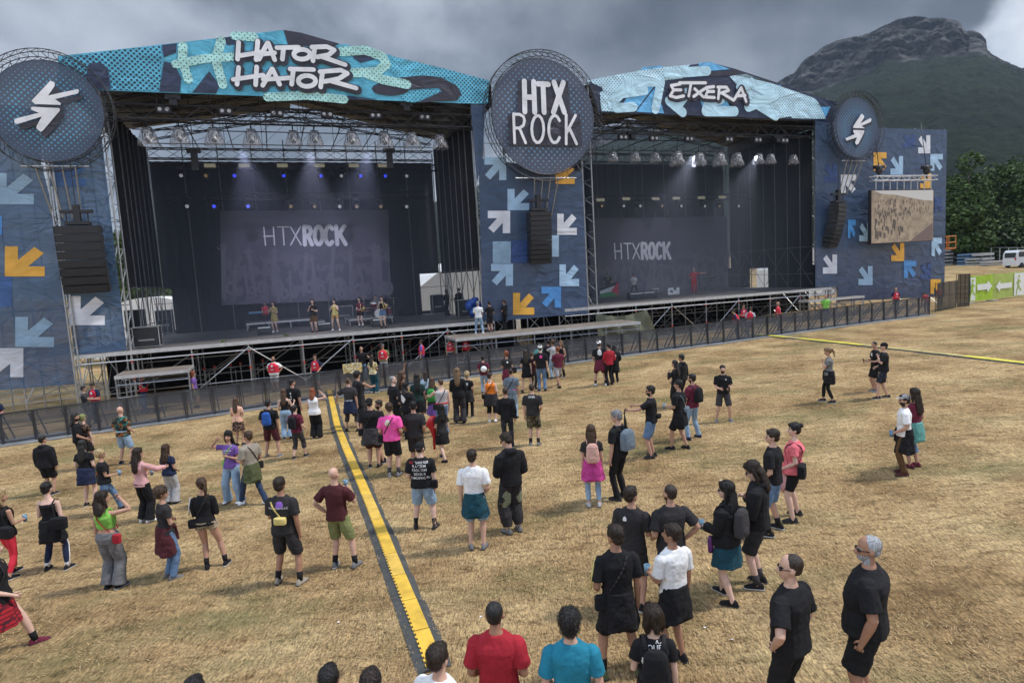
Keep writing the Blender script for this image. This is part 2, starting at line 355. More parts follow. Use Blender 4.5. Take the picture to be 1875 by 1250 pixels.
def mountain():
    us = [float(q) for q in np.concatenate([np.linspace(300, 1380, 130), np.linspace(1384, 1900, 400), np.linspace(1908, 2400, 70)])]; nF, nC, nB = 170, 60, 12
    V = []; rk = []
    for u in us:
        r = ray(u, 300); hd = Vector((r.x, r.y, 0)).normalized()
        def at(v, rg):
            rr = ray(u, v); k = rg / math.hypot(rr.x, rr.y); return CP + rr * k
        jag = 2.4 * noise.noise(Vector((u * .06, 1.7, 0))) + 3.0 * abs(noise.noise(Vector((u * .16, 7, 0)))) + 1.2 * noise.noise(Vector((u * .5, 9, 0)))
        vt = interp(u, SIL) + (jag if u > 1400 and u < 1900 else jag * .4); vf = max(interp(u, FOOT) + 5 * noise.noise(Vector((u * .03, 3, 1))), vt + 1)
        top, foot = at(vt, 1480), at(vf, 1380)
        base_r, base_z = 215, gz(0, 180) + 1
        for i in range(nF):
            f = i / nF; rg = base_r + (1380 - base_r) * f ** 1.0
            z = base_z + (foot.z - base_z) * (f ** 1.35)
            z += (14 * noise.noise(Vector((hd.x * 9 + f * 3, f * 5, 0))) + 7 * noise.noise(Vector((u * .02, f * 14, 4)))) * min(1, f * 4) * (1 - f) ** .3
            q = hd * rg; q.z = z
            q.z += (9 * noise.noise(q * .018) + 4.5 * noise.noise(q * .055) + 3.4 * noise.noise(q * .13)) * min(1, f * 3 + .3)
            V.append(q); rk.append(0.0)
        for i in range(nC):
            f = i / (nC - 1); z = foot.z + (top.z - foot.z) * f
            # stepped strata: ledges and walls
            st = f + .045 * math.sin(f * 22 + u * .012); rg = 1380 + 100 * st
            q = hd * rg; q.z = z
            a = noise.noise(Vector((q.x * .02, q.y * .02, q.z * .008))) * 45 + noise.noise(Vector((q.x * .06, q.y * .06, q.z * .02))) * 26 + noise.noise(Vector((q.x * .018 + q.z * .01, 0, q.z * .10))) * 20 + noise.noise(Vector((q.x * .15, q.y * .15, q.z * .07))) * 8
            a *= min(1, f * 6) * min(1, (1 - f) * 8) * (1 if u < 1770 else .25)
            q += hd * a; V.append(q); rk.append(1.0)
        for i in range(nB):
            f = (i + 1) / nB; q = hd * (1480 + 500 * f); q.z = top.z * (1 - .6 * f * f) - 6 * f; V.append(q); rk.append(0.3)
    nr = nF + nC + nB; n = len(us)
    F = [(i * nr + j, (i + 1) * nr + j, (i + 1) * nr + j + 1, i * nr + j + 1) for i in range(n - 1) for j in range(nr - 1)]
    me = bpy.data.meshes.new('mountain'); me.from_pydata([tuple(p) for p in V], [], F); me.polygons.foreach_set('use_smooth', [True] * len(F))
    a = me.attributes.new('rock', 'FLOAT', 'POINT'); a.data.foreach_set('value', rk)
    m = bpy.data.materials.new('mountain_rock_and_forest'); m.use_nodes = True; t = m.node_tree; b = t.nodes['Principled BSDF']; b.inputs['Roughness'].default_value = .95; b.inputs['Specular IOR Level'].default_value = .1
    g = t.nodes.new('ShaderNodeNewGeometry')
    def nz(sc, det=6, ro=.6, scv=None):
        x = t.nodes.new('ShaderNodeTexNoise'); x.inputs['Scale'].default_value = sc; x.inputs['Detail'].default_value = det; x.inputs['Roughness'].default_value = ro
        if scv: mp = t.nodes.new('ShaderNodeMapping'); mp.inputs['Scale'].default_value = scv; t.links.new(g.outputs['Position'], mp.inputs[0]); t.links.new(mp.outputs[0], x.inputs[0])
        else: t.links.new(g.outputs['Position'], x.inputs[0])
        return x.outputs[0]
    def ramp(f, st):
        r = t.nodes.new('ShaderNodeValToRGB'); t.links.new(f, r.inputs[0]); e = r.color_ramp.elements
        e[0].position, e[0].color = st[0][0], (*st[0][1], 1); e[1].position, e[1].color = st[-1][0], (*st[-1][1], 1)
        for p, c in st[1:-1]: y = e.new(p); y.color = (*c, 1)
        return r.outputs[0]
    rock = ramp(nz(.03, 9, .7, (1, 1, 4)), [(.36, (.022, .023, .024)), (.5, (.085, .082, .079)), (.66, (.19, .178, .162))])  # rock and forest colours kept dark to stand for cloud shadow on the mountain
    vo = t.nodes.new('ShaderNodeTexVoronoi'); vo.inputs['Scale'].default_value = .11; t.links.new(g.outputs['Position'], vo.inputs[0])
    forest = ramp(nz(.02, 8, .7), [(.36, (.007, .013, .007)), (.52, (.013, .023, .011)), (.7, (.026, .038, .018))])
    at = t.nodes.new('ShaderNodeAttribute'); at.attribute_name = 'rock'
    sp = t.nodes.new('ShaderNodeSeparateXYZ'); t.links.new(g.outputs['Normal'], sp.inputs[0])
    # ledges hold grass; bare scree shows in the woods here and there
    f1 = mth('ADD', at.outputs['Fac'], mth('MULTIPLY', mth('SUBTRACT', nz(.018, 7, .65), .5, tree=t), 1.3, tree=t), tree=t)
    f2 = mth('SUBTRACT', f1, mth('MULTIPLY', mth('MAXIMUM', mth('SUBTRACT', sp.outputs[2], .72, tree=t), 0.0, tree=t), 2.2, tree=t), tree=t)
    k = ramp(f2, [(.42, (0, 0, 0)), (.56, (1, 1, 1))])
    mx = t.nodes.new('ShaderNodeMix'); mx.data_type = 'RGBA'; t.links.new(k, mx.inputs[0]); t.links.new(forest, mx.inputs[6]); t.links.new(rock, mx.inputs[7]); t.links.new(mx.outputs[2], b.inputs['Base Color'])
    bp = t.nodes.new('ShaderNodeBump'); bp.inputs['Strength'].default_value = 1; bp.inputs['Distance'].default_value = 12
    t.links.new(mth('ADD', mth('MULTIPLY', vo.outputs['Distance'], -.12, tree=t), nz(.07, 7, .7), tree=t), bp.inputs['Height']); t.links.new(bp.outputs[0], b.inputs['Normal'])
    me.materials.append(m); o = bpy.data.objects.new('mountain', me); COL.objects.link(o); o['kind'] = 'structure'
mountain()

# ---- trees
LEAF = []
for i, c in enumerate([(.045, .078, .022), (.065, .11, .03), (.034, .058, .02), (.085, .13, .038)]):
    LEAF.append(mat('leaves_%s' % ['mid', 'fresh', 'deep', 'light'][i], c, rough=.7, var=.45, vs=.5, spec=.2))
BARK = mat('bark', (.07, .055, .04), rough=.95, var=.3, vs=6)
def tree(x, y, h, cr, li, label, seed, n=5200, leaf=.34, group='trees behind the field'):
    rs = random.Random(seed); z0 = gz(x, y) - .3
    root = empty('broadleaf_tree', label, 'tree', (x, y, z0), 0, group)
    tb = MB(); tb.limb([(0, 0, 0), (.1, 0, h * .25), (0, .15, h * .55), (.1, 0, h * .85)], [h * .028, h * .022, h * .014, h * .004], 9)
    blobs = []
    for k in range(rs.randint(11, 15)):
        a = rs.random() * 6.28; q = rs.random(); zz_ = h * (.30 + .62 * q); rr = cr * (1 - abs(q - .4) ** 1.5 * 1.1) * (.25 + .6 * rs.random())
        c = Vector((math.cos(a) * rr, math.sin(a) * rr, zz_)); s_ = cr * (.30 + .24 * rs.random()) * (1.0 - .35 * q)
        blobs.append((c, s_)); tb.limb([(0, 0, zz_ * .55), c * .55 + Vector((0, 0, zz_ * .28)), c], [h * .01, h * .006, h * .002], 5)
    blobs.append((Vector((0, 0, h * .9)), cr * .3)); blobs.append((Vector((0, 0, h * .6)), cr * .55))
    tb.build('trunk', BARK, root, True)
    V = []; F = []; tot = sum(s_ ** 2 for _, s_ in blobs); mi = []
    for c, s_ in blobs:
        for k in range(int(n * s_ ** 2 / tot)):
            d_ = Vector((rs.gauss(0, 1), rs.gauss(0, 1), rs.gauss(0, 1))).normalized() * s_ * (.55 + .5 * rs.random() ** .7); d_.z *= .8
            p = c + d_; a = Vector((rs.gauss(0, 1), rs.gauss(0, 1), rs.gauss(0, .6))).normalized() * leaf * (.6 + .7 * rs.random()); b_ = a.orthogonal().normalized() * a.length * .7
            b_.rotate(Matrix.Rotation(rs.random() * 6.28, 3, a)); i0 = len(V)
            V += [p - a - b_ * .4, p + a * .1 - b_, p + a, p + b_ * .8]; F.append((i0, i0 + 1, i0 + 2, i0 + 3)); mi.append(0 if rs.random() < .7 else 1)
    me = bpy.data.meshes.new('crown'); me.from_pydata([tuple(p) for p in V], [], F); me.materials.append(LEAF[li]); me.materials.append(LEAF[(li + 1) % 4]); me.polygons.foreach_set('material_index', mi)
    o = bpy.data.objects.new('crown', me); COL.objects.link(o); o.parent = root
    return root
def at_range(u, rg):
    r = ray(u, 450); k = rg / math.hypot(r.x, r.y); p = CP + r * k; return p.x, p.y
TR = [(1772, 138, 19, 7.0, 1, 'tall bright green tree rising just right of the screen banner'), (1722, 150, 14, 6.5, 2, 'dark tree half hidden by the right edge of the screen banner'),
      (1820, 150, 17, 7.5, 0, 'mid green broad tree behind the pallet stacks'), (1868, 158, 19, 8.0, 1, 'broad sunlit tree at the right edge of the photo behind the van'),
      (1748, 122, 9.5, 5.0, 0, 'low bushy tree beside the foot of the screen banner'), (1800, 132, 9, 5.5, 2, 'dark low tree right behind the blue crate'),
      (1845, 134, 8.5, 5.0, 2, 'dark low tree behind the long wire fence'), (1900, 145, 15, 7, 0, 'tree cut by the right edge of the photo'),
      (1690, 160, 15, 7, 1, 'tree mostly hidden behind the screen banner'), (1640, 165, 13, 7, 0, 'tree wholly behind the screen wall')]
for i, (u, rg, h, cr_, li, lab) in enumerate(TR[:9]):
    x_, y_ = at_range(u, rg); tree(x_, y_, h, cr_, li, lab, 20 + i)
for i, (u, rg, h, lab) in enumerate([(250, 74, 12, 'leafy tree seen through the left wing of the left stage beside the drape'), (290, 84, 13, 'leafy tree seen through the left wing above the white tent roof'), (215, 80, 12, 'tree behind the left stage seen through scaffold near the blue banner')]):
    x_, y_ = at_range(u, rg); tree(x_, y_, h, 6, 1, lab, 60 + i, 4200, .2, 'trees behind the left stage')
def bush_wall():          # undergrowth under the far trees
    rs = random.Random(5); V = []; F = []
    for k in range(26000):
        u = 1690 + rs.random() * 260; rg = 128 + rs.random() * 40; x_, y_ = at_range(u, rg); z = gz(x_, y_) + rs.random() ** 1.4 * (4.0 + 2.6 * noise.noise(Vector((u * .03, 0, 0)))) ; p = Vector((x_, y_, z))
        a = Vector((rs.gauss(0, 1), rs.gauss(0, 1), rs.gauss(0, 1))).normalized() * .34; b_ = a.orthogonal() * .8; i0 = len(V)
        V += [p - a, p - b_, p + a, p + b_]; F.append((i0, i0 + 1, i0 + 2, i0 + 3))
    me = bpy.data.meshes.new('undergrowth'); me.from_pydata([tuple(p) for p in V], [], F); me.materials.append(LEAF[2]); o = bpy.data.objects.new('undergrowth', me); COL.objects.link(o)
    tag(o, 'dense dark undergrowth below the trees behind the wire fence', 'undergrowth', kind='stuff')
bush_wall()
# ================================================================ STAGES
STEEL = mat('galvanised_steel', (.42, .43, .44), rough=.42, metal=.75, var=.2, vs=5)
ALU = mat('aluminium_edge', (.62, .62, .62), rough=.4, metal=.5, var=.15, vs=4)
BLKM = mat('black_metal', (.022, .022, .025), rough=.5, var=.2, vs=6)
DRAPE = mat('black_drape', (.011, .012, .015), rough=.95, var=.3, vs=1.5, bump=.6, bs=3, bdist=.1)
DECKM = mat('stage_deck', (.11, .10, .095), rough=.8, var=.35, vs=1.2)
REDP = mat('red_coupler', (.55, .06, .03), rough=.5)
PVC = mat('roof_skin', (.035, .035, .038), rough=.6, var=.2)
NAVY = vinyl('navy_print', (.030, .042, .085)); CYAN = vinyl('cyan_print', (.11, .46, .64)); CYDOT = vinyl('cyan_dotted_print', (.11, .47, .64), dots=(.022, .05, .10), freq=6.2, grad=(-8, -1, .40, .30))
CYDOT2 = vinyl('cyan_dotted_print_right', (.13, .52, .70), dots=(.022, .05, .10), freq=6.6, grad=(5, 12, .14, .36)); MINT = vinyl('mint_print', (.42, .74, .70), dots=(.03, .06, .09), freq=6.0, rad=.17)
PALE = vinyl('pale_blue_print', (.52, .78, .90)); PALED = vinyl('pale_dotted_print', (.55, .80, .92), dots=(.03, .06, .11), freq=6.8, rad=.22); WHITEP = vinyl('white_print', (.80, .80, .83), bump=.12); SKYB = vinyl('sky_blue_print', (.15, .48, .82))
CHAR = vinyl('charcoal_print', (.040, .038, .055))
MESHB = vinyl('navy_mesh_banner', (.052, .105, .195), alpha=.91); MESHP = vinyl('navy_banner', (.052, .086, .158), alpha=.97, bump=.42, rough=.40)
A_W = vinyl('white_arrow_print', (.74, .76, .82), bump=.3); A_L = vinyl('pale_arrow_print', (.38, .56, .74), bump=.3); A_Y = vinyl('yellow_arrow_print', (.80, .42, .06), bump=.3); A_B = vinyl('blue_arrow_print', (.08, .28, .62), bump=.3); A_D = vinyl('dim_blue_arrow_print', (.035, .075, .22))
A_LM = vinyl('pale_arrow_mesh_print', (.33, .50, .66), alpha=.85); A_WM = vinyl('white_arrow_mesh_print', (.70, .72, .78), alpha=.92); A_BM = vinyl('blue_arrow_mesh_print', (.05, .13, .34), alpha=.85)
DECK1, DECK2, ROOFB = 2.3, 2.6, 13.85
LAY = [0]
def P3(pts, t=0.0):       # photo measurements -> points on the facade plane
    return [(lambda q: (q[0], t, q[1]))(FS(u, v, t)) for u, v in pts]
def strokes(mb, lines, wpx, t, closed=False, step=.004, k=0):
    """brush strokes: each polyline becomes a strip of quads with rounded ends, every stroke a few mm prouder"""
    for ln in lines:
        pts = P3(ln, t); k += 1; tt = t - step * k
        Wm = wpx * (FS(ln[0][0] + 1, ln[0][1], t)[0] - FS(ln[0][0], ln[0][1], t)[0])
        h = Wm / 2; P = [Vector((p[0], 0, p[2])) for p in pts]
        for i in range(len(P) - 1):
            d = P[i + 1] - P[i]
            if d.length < 1e-5: continue
            d.normalize(); n_ = Vector((-d.z, 0, d.x)) * h; a, b = P[i], P[i + 1]; o = -step * .15 * i
            mb.add([(q.x, tt + o, q.z) for q in (a + n_, a - n_, b - n_, b + n_)], [(0, 1, 2, 3)])
        for i, p in enumerate(P):
            mb.add([(p.x + math.cos(a) * h, tt - step * .08 - step * .01 * i, p.z + math.sin(a) * h) for a in [j * math.pi / 5 for j in range(10)]], [tuple(range(9, -1, -1))])
    return k
def arc(cx, cy, rx, ry, a0=0, a1=360, n=14): return [(cx + rx * math.cos(R(a0 + (a1 - a0) * i / n)), cy - ry * math.sin(R(a0 + (a1 - a0) * i / n))) for i in range(n + 1)]

def ring_truss(mb, c, r0, w_, h_, n=40, rr=.03):
    """circular lattice truss in the (s, z) plane around c=(s,t,z)"""
    def pt(i, a, b): th = 2 * math.pi * i / n; q = r0 + (w_ if a else 0); return (c[0] + q * math.cos(th), c[1] + (h_ if b else 0), c[2] + q * math.sin(th))
    for i in range(n):
        for a, b in ((0, 0), (1, 0), (1, 1), (0, 1)): mb.tube(pt(i, a, b), pt(i + 1, a, b), rr, 5)
        mb.tube(pt(i, 0, 0), pt(i + 1, 1, 0), rr * .6, 4); mb.tube(pt(i, 1, 0), pt(i, 0, 0), rr * .6, 4); mb.tube(pt(i, 0, 1), pt(i + 1, 1, 1), rr * .6, 4)
        mb.tube(pt(i, 1, 0), pt(i + 1, 1, 1), rr * .6, 4); mb.tube(pt(i, 0, 0), pt(i + 1, 0, 1), rr * .6, 4)
def disc_mat(name, c3, r0, navy, dot, freq):
    m = bpy.data.materials.new(name); m.use_nodes = True; t = m.node_tree; b = t.nodes['Principled BSDF']; b.inputs['Roughness'].default_value = .38
    g = t.nodes.new('ShaderNodeTexCoord'); sp = t.nodes.new('ShaderNodeSeparateXYZ'); t.links.new(g.outputs['Object'], sp.inputs[0])
    rot = t.nodes.new('ShaderNodeMapping'); rot.inputs['Rotation'].default_value = (0, R(45), 0); rot.inputs['Scale'].default_value = (freq,) * 3; t.links.new(g.outputs['Object'], rot.inputs[0])
    fr = t.nodes.new('ShaderNodeVectorMath'); fr.operation = 'FRACTION'; t.links.new(rot.outputs[0], fr.inputs[0]); s2 = t.nodes.new('ShaderNodeSeparateXYZ'); t.links.new(fr.outputs[0], s2.inputs[0])
    M_ = lambda *a: mth(*a, tree=t)
    def ln(a, b_): return M_('SQRT', M_('ADD', M_('MULTIPLY', a, a), M_('MULTIPLY', b_, b_)))
    dd = ln(M_('SUBTRACT', s2.outputs[0], .5), M_('SUBTRACT', s2.outputs[2], .5)); rad = ln(sp.outputs[0], sp.outputs[2])
    band = M_('MULTIPLY', M_('SUBTRACT', r0, M_('ABSOLUTE', M_('SUBTRACT', rad, r0))), .30 / r0)
    k = M_('LESS_THAN', dd, M_('MULTIPLY', band, 1.0)); k2 = M_('LESS_THAN', M_('ABSOLUTE', M_('SUBTRACT', rad, r0 * 1.02)), r0 * .80); k = M_('MULTIPLY', k, k2)
    mx = t.nodes.new('ShaderNodeMix'); mx.data_type = 'RGBA'; mx.inputs[6].default_value = (*navy, 1); mx.inputs[7].default_value = (*dot, 1); t.links.new(k, mx.inputs[0]); t.links.new(mx.outputs[2], b.inputs['Base Color'])
    n = t.nodes.new('ShaderNodeTexNoise'); n.inputs['Scale'].default_value = .9; n.inputs['Detail'].default_value = 4; t.links.new(g.outputs['Object'], n.inputs[0]); bp = t.nodes.new('ShaderNodeBump'); bp.inputs['Strength'].default_value = .25; bp.inputs['Distance'].default_value = .12; t.links.new(n.outputs[0], bp.inputs['Height']); t.links.new(bp.outputs[0], b.inputs['Normal'])
    b.inputs['Alpha'].default_value = .95
    return m
def disc_sign(label, cpx, rin, t, navy, dot, freq, dr):
    s_, z_ = FS(*cpx, t); root = fthing('round_sign', label, 'sign', s_, t, z_ - rin - .4)
    off = (s_, t, z_ - rin - .4)
    mb = MB((s_, t, z_)); mb.add([(s_ + math.cos(a) * rin, t + .12, z_ + math.sin(a) * rin) for a in [2 * math.pi * i / 72 for i in range(72)]], [tuple(range(71, -1, -1))])
    mb.v.append((0, .12, 0))
    o = mb.build('printed_disc', disc_mat('disc_print', None, dr, navy, dot, freq), root); o.location = (0, 0, rin + .4)
    mb = MB(off); ring_truss(mb, (s_, t - .1, z_), rin + .06, .34, .40, 52 if rin > 2.5 else 40, .019)
    for a in range(0, 360, 30): mb.tube((s_ + math.cos(R(a)) * rin * .99, t + .2, z_ + math.sin(R(a)) * rin * .99), (s_ + math.cos(R(a)) * (rin + .1), t + .2, z_ + math.sin(R(a)) * (rin + .1)), .02)
    mb.build('ring_truss', BLKM, root)
    mb = MB(off)       # struts back down to the tower
    for ds in (-.9, -.3, .3, .9):
        mb.tube((s_ + ds * .8, t + .2, z_ - rin - .2), (s_ + ds * .5, t + 1.3, z_ - rin - 3.0), .035); 
    mb.tube((s_ - rin * .6, t + .22, z_ - rin - .2), (s_ + rin * .6, t + .22, z_ - rin - .2), .035); mb.build('bracket', STEEL, root)
    for q in (-1, 0, 1): mb = MB(off); mb.tube((s_ + q * rin * .8, t + .25, z_ - .1), (s_ + q * rin * .5, 1.2, z_ - .3), .04); mb.build('bracket_arm', STEEL, root)
    return root, off
WH = WHITEP
# --- centre disc HTX ROCK
root, off = disc_sign('largest round sign with the white words HTX ROCK on the tower between both stages', (998, 213), 3.04, -1.0, (.085, .095, .135), (.16, .30, .44), 4.2, 1.9)
tb = -1.0
mb = MB(off); k = strokes(mb, [[(960, 149), (961, 205)], [(977, 150), (979, 206)], [(961, 178), (978, 179)]], 9, tb)
k = strokes(mb, [[(985, 154), (1004, 155)], [(994, 154), (996, 206)]], 9, tb, k=k)
k = strokes(mb, [[(1014, 151), (1033, 206)], [(1031, 152), (1013, 206)]], 9, tb, k=k)
k = strokes(mb, [[(940, 209), (942, 262)], [(940, 210), (951, 210), (958, 214), (960, 221), (958, 230), (951, 235), (941, 235)], [(951, 236), (962, 262)]], 5, tb, k=k)
k = strokes(mb, [arc(984, 237, 11, 25)], 5, tb, k=k)
k = strokes(mb, [arc(1015, 237, 11, 25, 38, 322)], 5, tb, k=k)
k = strokes(mb, [[(1036, 211), (1036, 264)], [(1053, 212), (1037, 243)], [(1042, 236), (1055, 264)]], 5, tb, k=k)
mb.build('lettering', WH, root)
mb = MB(off)
for y in (P3([(948, 147), (1040, 149), (1044, 208), (1062, 210), (1066, 268), (932, 266), (930, 208), (948, 207)], tb + .02),): mb.poly(y)
mb.build('lettering_shadow', CHAR, root)
# --- left disc
root, off = disc_sign('round sign with two white arrows on the left tower, cut by the left edge', (85, 202), 2.05, -1.0, (.055, .075, .125), (.09, .32, .48), 6.0, 1.15)
def zz1(pts): return [(x / 2.977, y / 2.977) for x, y in pts]
def zz4(pts): return [(1300 + x / 2.603, y / 2.603) for x, y in pts]
a1 = zz1([(275, 440), (298, 452), (298, 470), (262, 522), (425, 486), (431, 498), (426, 510), (300, 541), (333, 565), (330, 573), (190, 568), (172, 550)])
a2 = zz1([(168, 588), (176, 583), (322, 590), (328, 602), (235, 712), (222, 720), (200, 702), (198, 690), (228, 636), (95, 677), (80, 672), (78, 654), (90, 646), (212, 616), (172, 600)])
mb = MB(off); mb.poly([(x, tb - .004, z) for x, _, z in P3(a1, tb)]); mb.poly([(x, tb - .004, z) for x, _, z in P3(a2, tb)]); mb.build('arrow', WH, root)
mb = MB(off)
for pl in (a1, a2): mb.poly([(x + .12, tb + .02 + .01 * (pl is a2), z - .22) for x, _, z in P3(pl, tb)])
mb.build('arrow_shadow', CHAR, root)
# --- right disc
root, off = disc_sign('smallest round sign with two white arrows at the right end of the right stage roof', (1570.5, 233), 1.95, -1.0, (.065, .09, .15), (.09, .30, .48), 6.0, 1.05)
a1 = zz4([(722, 542), (734, 552), (734, 562), (716, 590), (764, 563), (770, 570), (766, 582), (722, 601), (738, 612), (682, 611), (684, 600)])
a2 = zz4([(683, 620), (735, 622), (734, 634), (707, 686), (697, 691), (691, 680), (700, 655), (652, 671), (645, 660), (690, 640), (683, 630)])
mb = MB(off); mb.poly([(x, tb - .004, z) for x, _, z in P3(a1, tb)]); mb.poly([(x, tb - .004, z) for x, _, z in P3(a2, tb)]); mb.build('arrow', WH, root)
mb = MB(off)
for pl in (a1, a2): mb.poly([(x + .1, tb + .02 + .01 * (pl is a2), z - .14) for x, _, z in P3(pl, tb)])
mb.build('arrow_shadow', CHAR, root)

# ---------------------------------------------------------------- the two stages
def stage(label, s0, s1, deck, apex_s, nleg, dt, fascia):
    root = fthing('festival_stage', label, 'stage', s0, 0, 0); off = (s0, 0, 0); D = 10.6; B = ROOFB; AZ = 17.0
    # roof skin: gable from front to back
    mb = MB(off); e0, e1 = s0 - 1.3, s1 + .9
    for (a, za), (b, zb_) in (((e0, 15.1), (apex_s, AZ)), ((apex_s, AZ), (e1, 15.1))):
        mb.add([(a, .15, za - .06), (b, .15, zb_ - .06), (b, D + .6, zb_ - .75), (a, D + .6, za - .45)], [(0, 1, 2, 3)])
    mb.add([(e0, .15, 15.04), (e0, .15, 13.9), (e0, D + .6, 13.4), (e0, D + .6, 14.6)], [(0, 1, 2, 3)]); mb.add([(e1, .15, 15.04), (e1, .15, 13.9), (e1, D + .6, 13.4), (e1, D + .6, 14.6)], [(0, 1, 2, 3)])
    mb.build('roof', PVC, root)
    # roof trusses
    mb = MB(off)
    mb.truss((s0 - .2, .6, 13.1), (s1 + .2, .6, 13.1), .6, .62, .85, .032); mb.truss((s0, D, 13.2), (s1, D, 13.2), .5, .6, .9, .026)
    for t in (.45, 3.5, 7.0, D):
        mb.truss((s0, t, 14.2), (apex_s, t, AZ - .55 - .06 * t), .4, .5, .9, .022); mb.truss((apex_s, t, AZ - .55 - .06 * t), (s1, t, 14.2), .4, .5, .9, .022)
        mb.tube((s0, t, 13.8), (s1, t, 13.8), .03)
        n = 8
        for i in range(1, n): x = s0 + (s1 - s0) * i / n; zt = (14.2 + (AZ - .8 - 14.2) * (x - s0) / (apex_s - s0)) if x < apex_s else (14.2 + (AZ - .8 - 14.2) * (s1 - x) / (s1 - apex_s)); mb.tube((x, t, 13.3 if t in (.45, D) else 13.8), (x, t, zt), .02, 4); mb.tube((x, t, 13.8), (x + (s1 - s0) / n * .9, t, zt - .2), .014, 4)
    for i in range(9): x = s0 + (s1 - s0) * (i + .5) / 9; mb.tube((x, .3, 13.45), (x, D, 13.45), .03); mb.tube((x, .3, 13.45), (x + 1.1, 3.5, 14.3), .018, 4); mb.tube((x + 1, 3.5, 13.8), (x, 7, 14.6), .018, 4)
    mb.build('roof_truss', BLKM, root)
    # corner towers and inner uprights
    for s_ in (s0, s1):
        mb = MB(off)
        for t in (.1, 1.2):
            mb.tube((s_, t, -.6), (s_, t, 15.2), .045, 6)
            mb.tube((s_ + (.9 if s_ == s0 else -.9) * 0, t, -.6), (s_, t, 14.5), .03, 6)
        for z in np.arange(.5, 14, .5).tolist(): mb.tube((s_, .1, z), (s_, 1.2, z + (.5 if int(z * 2) % 2 else 0)), .018, 4)
        mb.build('corner_tower', STEEL, root)
    mb = MB(off)
    for side, s_ in ((-1, s0), (1, s1)):
        for i, t in enumerate((2.4, 3.6, 4.8, 6.0, 7.4, 8.8, 10.2)):
            mb.tube((s_ - side * .12, t, deck - .1), (s_ - side * .12, t, 13.3), .026 if i % 2 else .034, 6)
        for z in (deck + 1, deck + 2.9): mb.tube((s_ - side * .2, 1.2, z), (s_ - side * .2, 10.2, z), .024, 4)
        for t in (1.2, 3.6, 6.0, 7.4): mb.tube((s_ - side * .2, t, deck + .2), (s_ - side * .2, t + 2.2, deck + 2.9), .022, 4); mb.tube((s_ - side * .15, t, deck + 2.9), (s_ - side * .15, t + 2.2, deck + .2), .018, 4)
    for i in range(1, 9):
        x = s0 + (s1 - s0) * i / 9; mb.tube((x, D - .15, deck), (x, D - .15, 13.9 + .2), .035, 5)
    for z in (deck + 1.9, deck + 4): mb.tube((s0 - .6, D + .5, z), (s1 + .6, D + .5, z), .03, 4)
    mb.build('upright_frame', mat('dull_steel', (.20, .20, .205), rough=.6, metal=.5, var=.3, vs=3), root)
    # drapes: pleated
    def pleat(p, q, z0, z1, m, nm, amp=.12, st=.22):
        p, q = Vector(p), Vector(q); d = q - p; n = int(d.length / st); d /= n; nr = Vector((-d.y, d.x, 0)).normalized(); vs = []
        for i in range(n + 1):
            c = p + d * i + nr * amp * (math.sin(i * 2.4) + .4 * math.sin(i * .9))
            for z in (z0, (z0 + z1) / 2, z1): vs.append((c.x, c.y, z))
        b = MB(off); b.add(vs, [(3 * i + j, 3 * i + 3 + j, 3 * i + 4 + j, 3 * i + 1 + j) for i in range(n) for j in range(2)]); return b.build(nm, m, root, True)
    pleat((s0 + .0, 1.4, 0), (s0 + .0, D - .5, 0), 5.2, 13.5, DRAPE, 'side_drape'); pleat((s1 - .0, 1.4, 0), (s1 - .0, D - .5, 0), 5.1 if s0 < 0 else 4.1, 13.5, DRAPE, 'side_drape')
    if s0 > 0: pleat((s1 - .1, .9, 0), (s1 - .1, 5.6, 0), deck, 4.2, DRAPE, 'side_drape'); pleat((s1 - .1, 7.6, 0), (s1 - .1, D - .5, 0), deck, 4.2, DRAPE, 'side_drape')
    pleat((s0 + .1, D, 0), (s1 - .1, D, 0), 5.15, 12.75, DRAPE, 'back_drape', .1); pleat((s0 + .5, D, 0), (s1 - 1.5, D, 0), deck, 5.15, DRAPE, 'back_drape', .1)
    pleat((s0 - 2.2, 5.2, 0), (s1 + 3.5, 5.2, 0), -.6, deck - .15, DRAPE, 'under_stage_dark_sheet', .08)  # black sheet added to darken the space below the deck, standing in for shade
    pleat((s0 - .4, D + 1.2, 0), (s1 + .4, D + 1.2, 0), -.5, deck + .2, DRAPE, 'back_drape', .1)  # extra black sheet at the rear, added so the understage reads dark
    # deck
    mb = MB(off); mb.box((s0 - 2.2, .02, deck - .08), (s1 + .2, D + 1.0, deck)); mb.build('deck', DECKM, root)
    mb = MB(off); mb.box((s0 - 2.2, -.05, deck - .16), (s1 + .2, .02, deck + .01)); mb.tube((s0 - 2.2, -.02, deck - .42), (s1 + .2, -.02, deck - .42), .028)
    mb.build('deck_edge', ALU, root)
    mb = MB(off); mr = MB(off); n = nleg
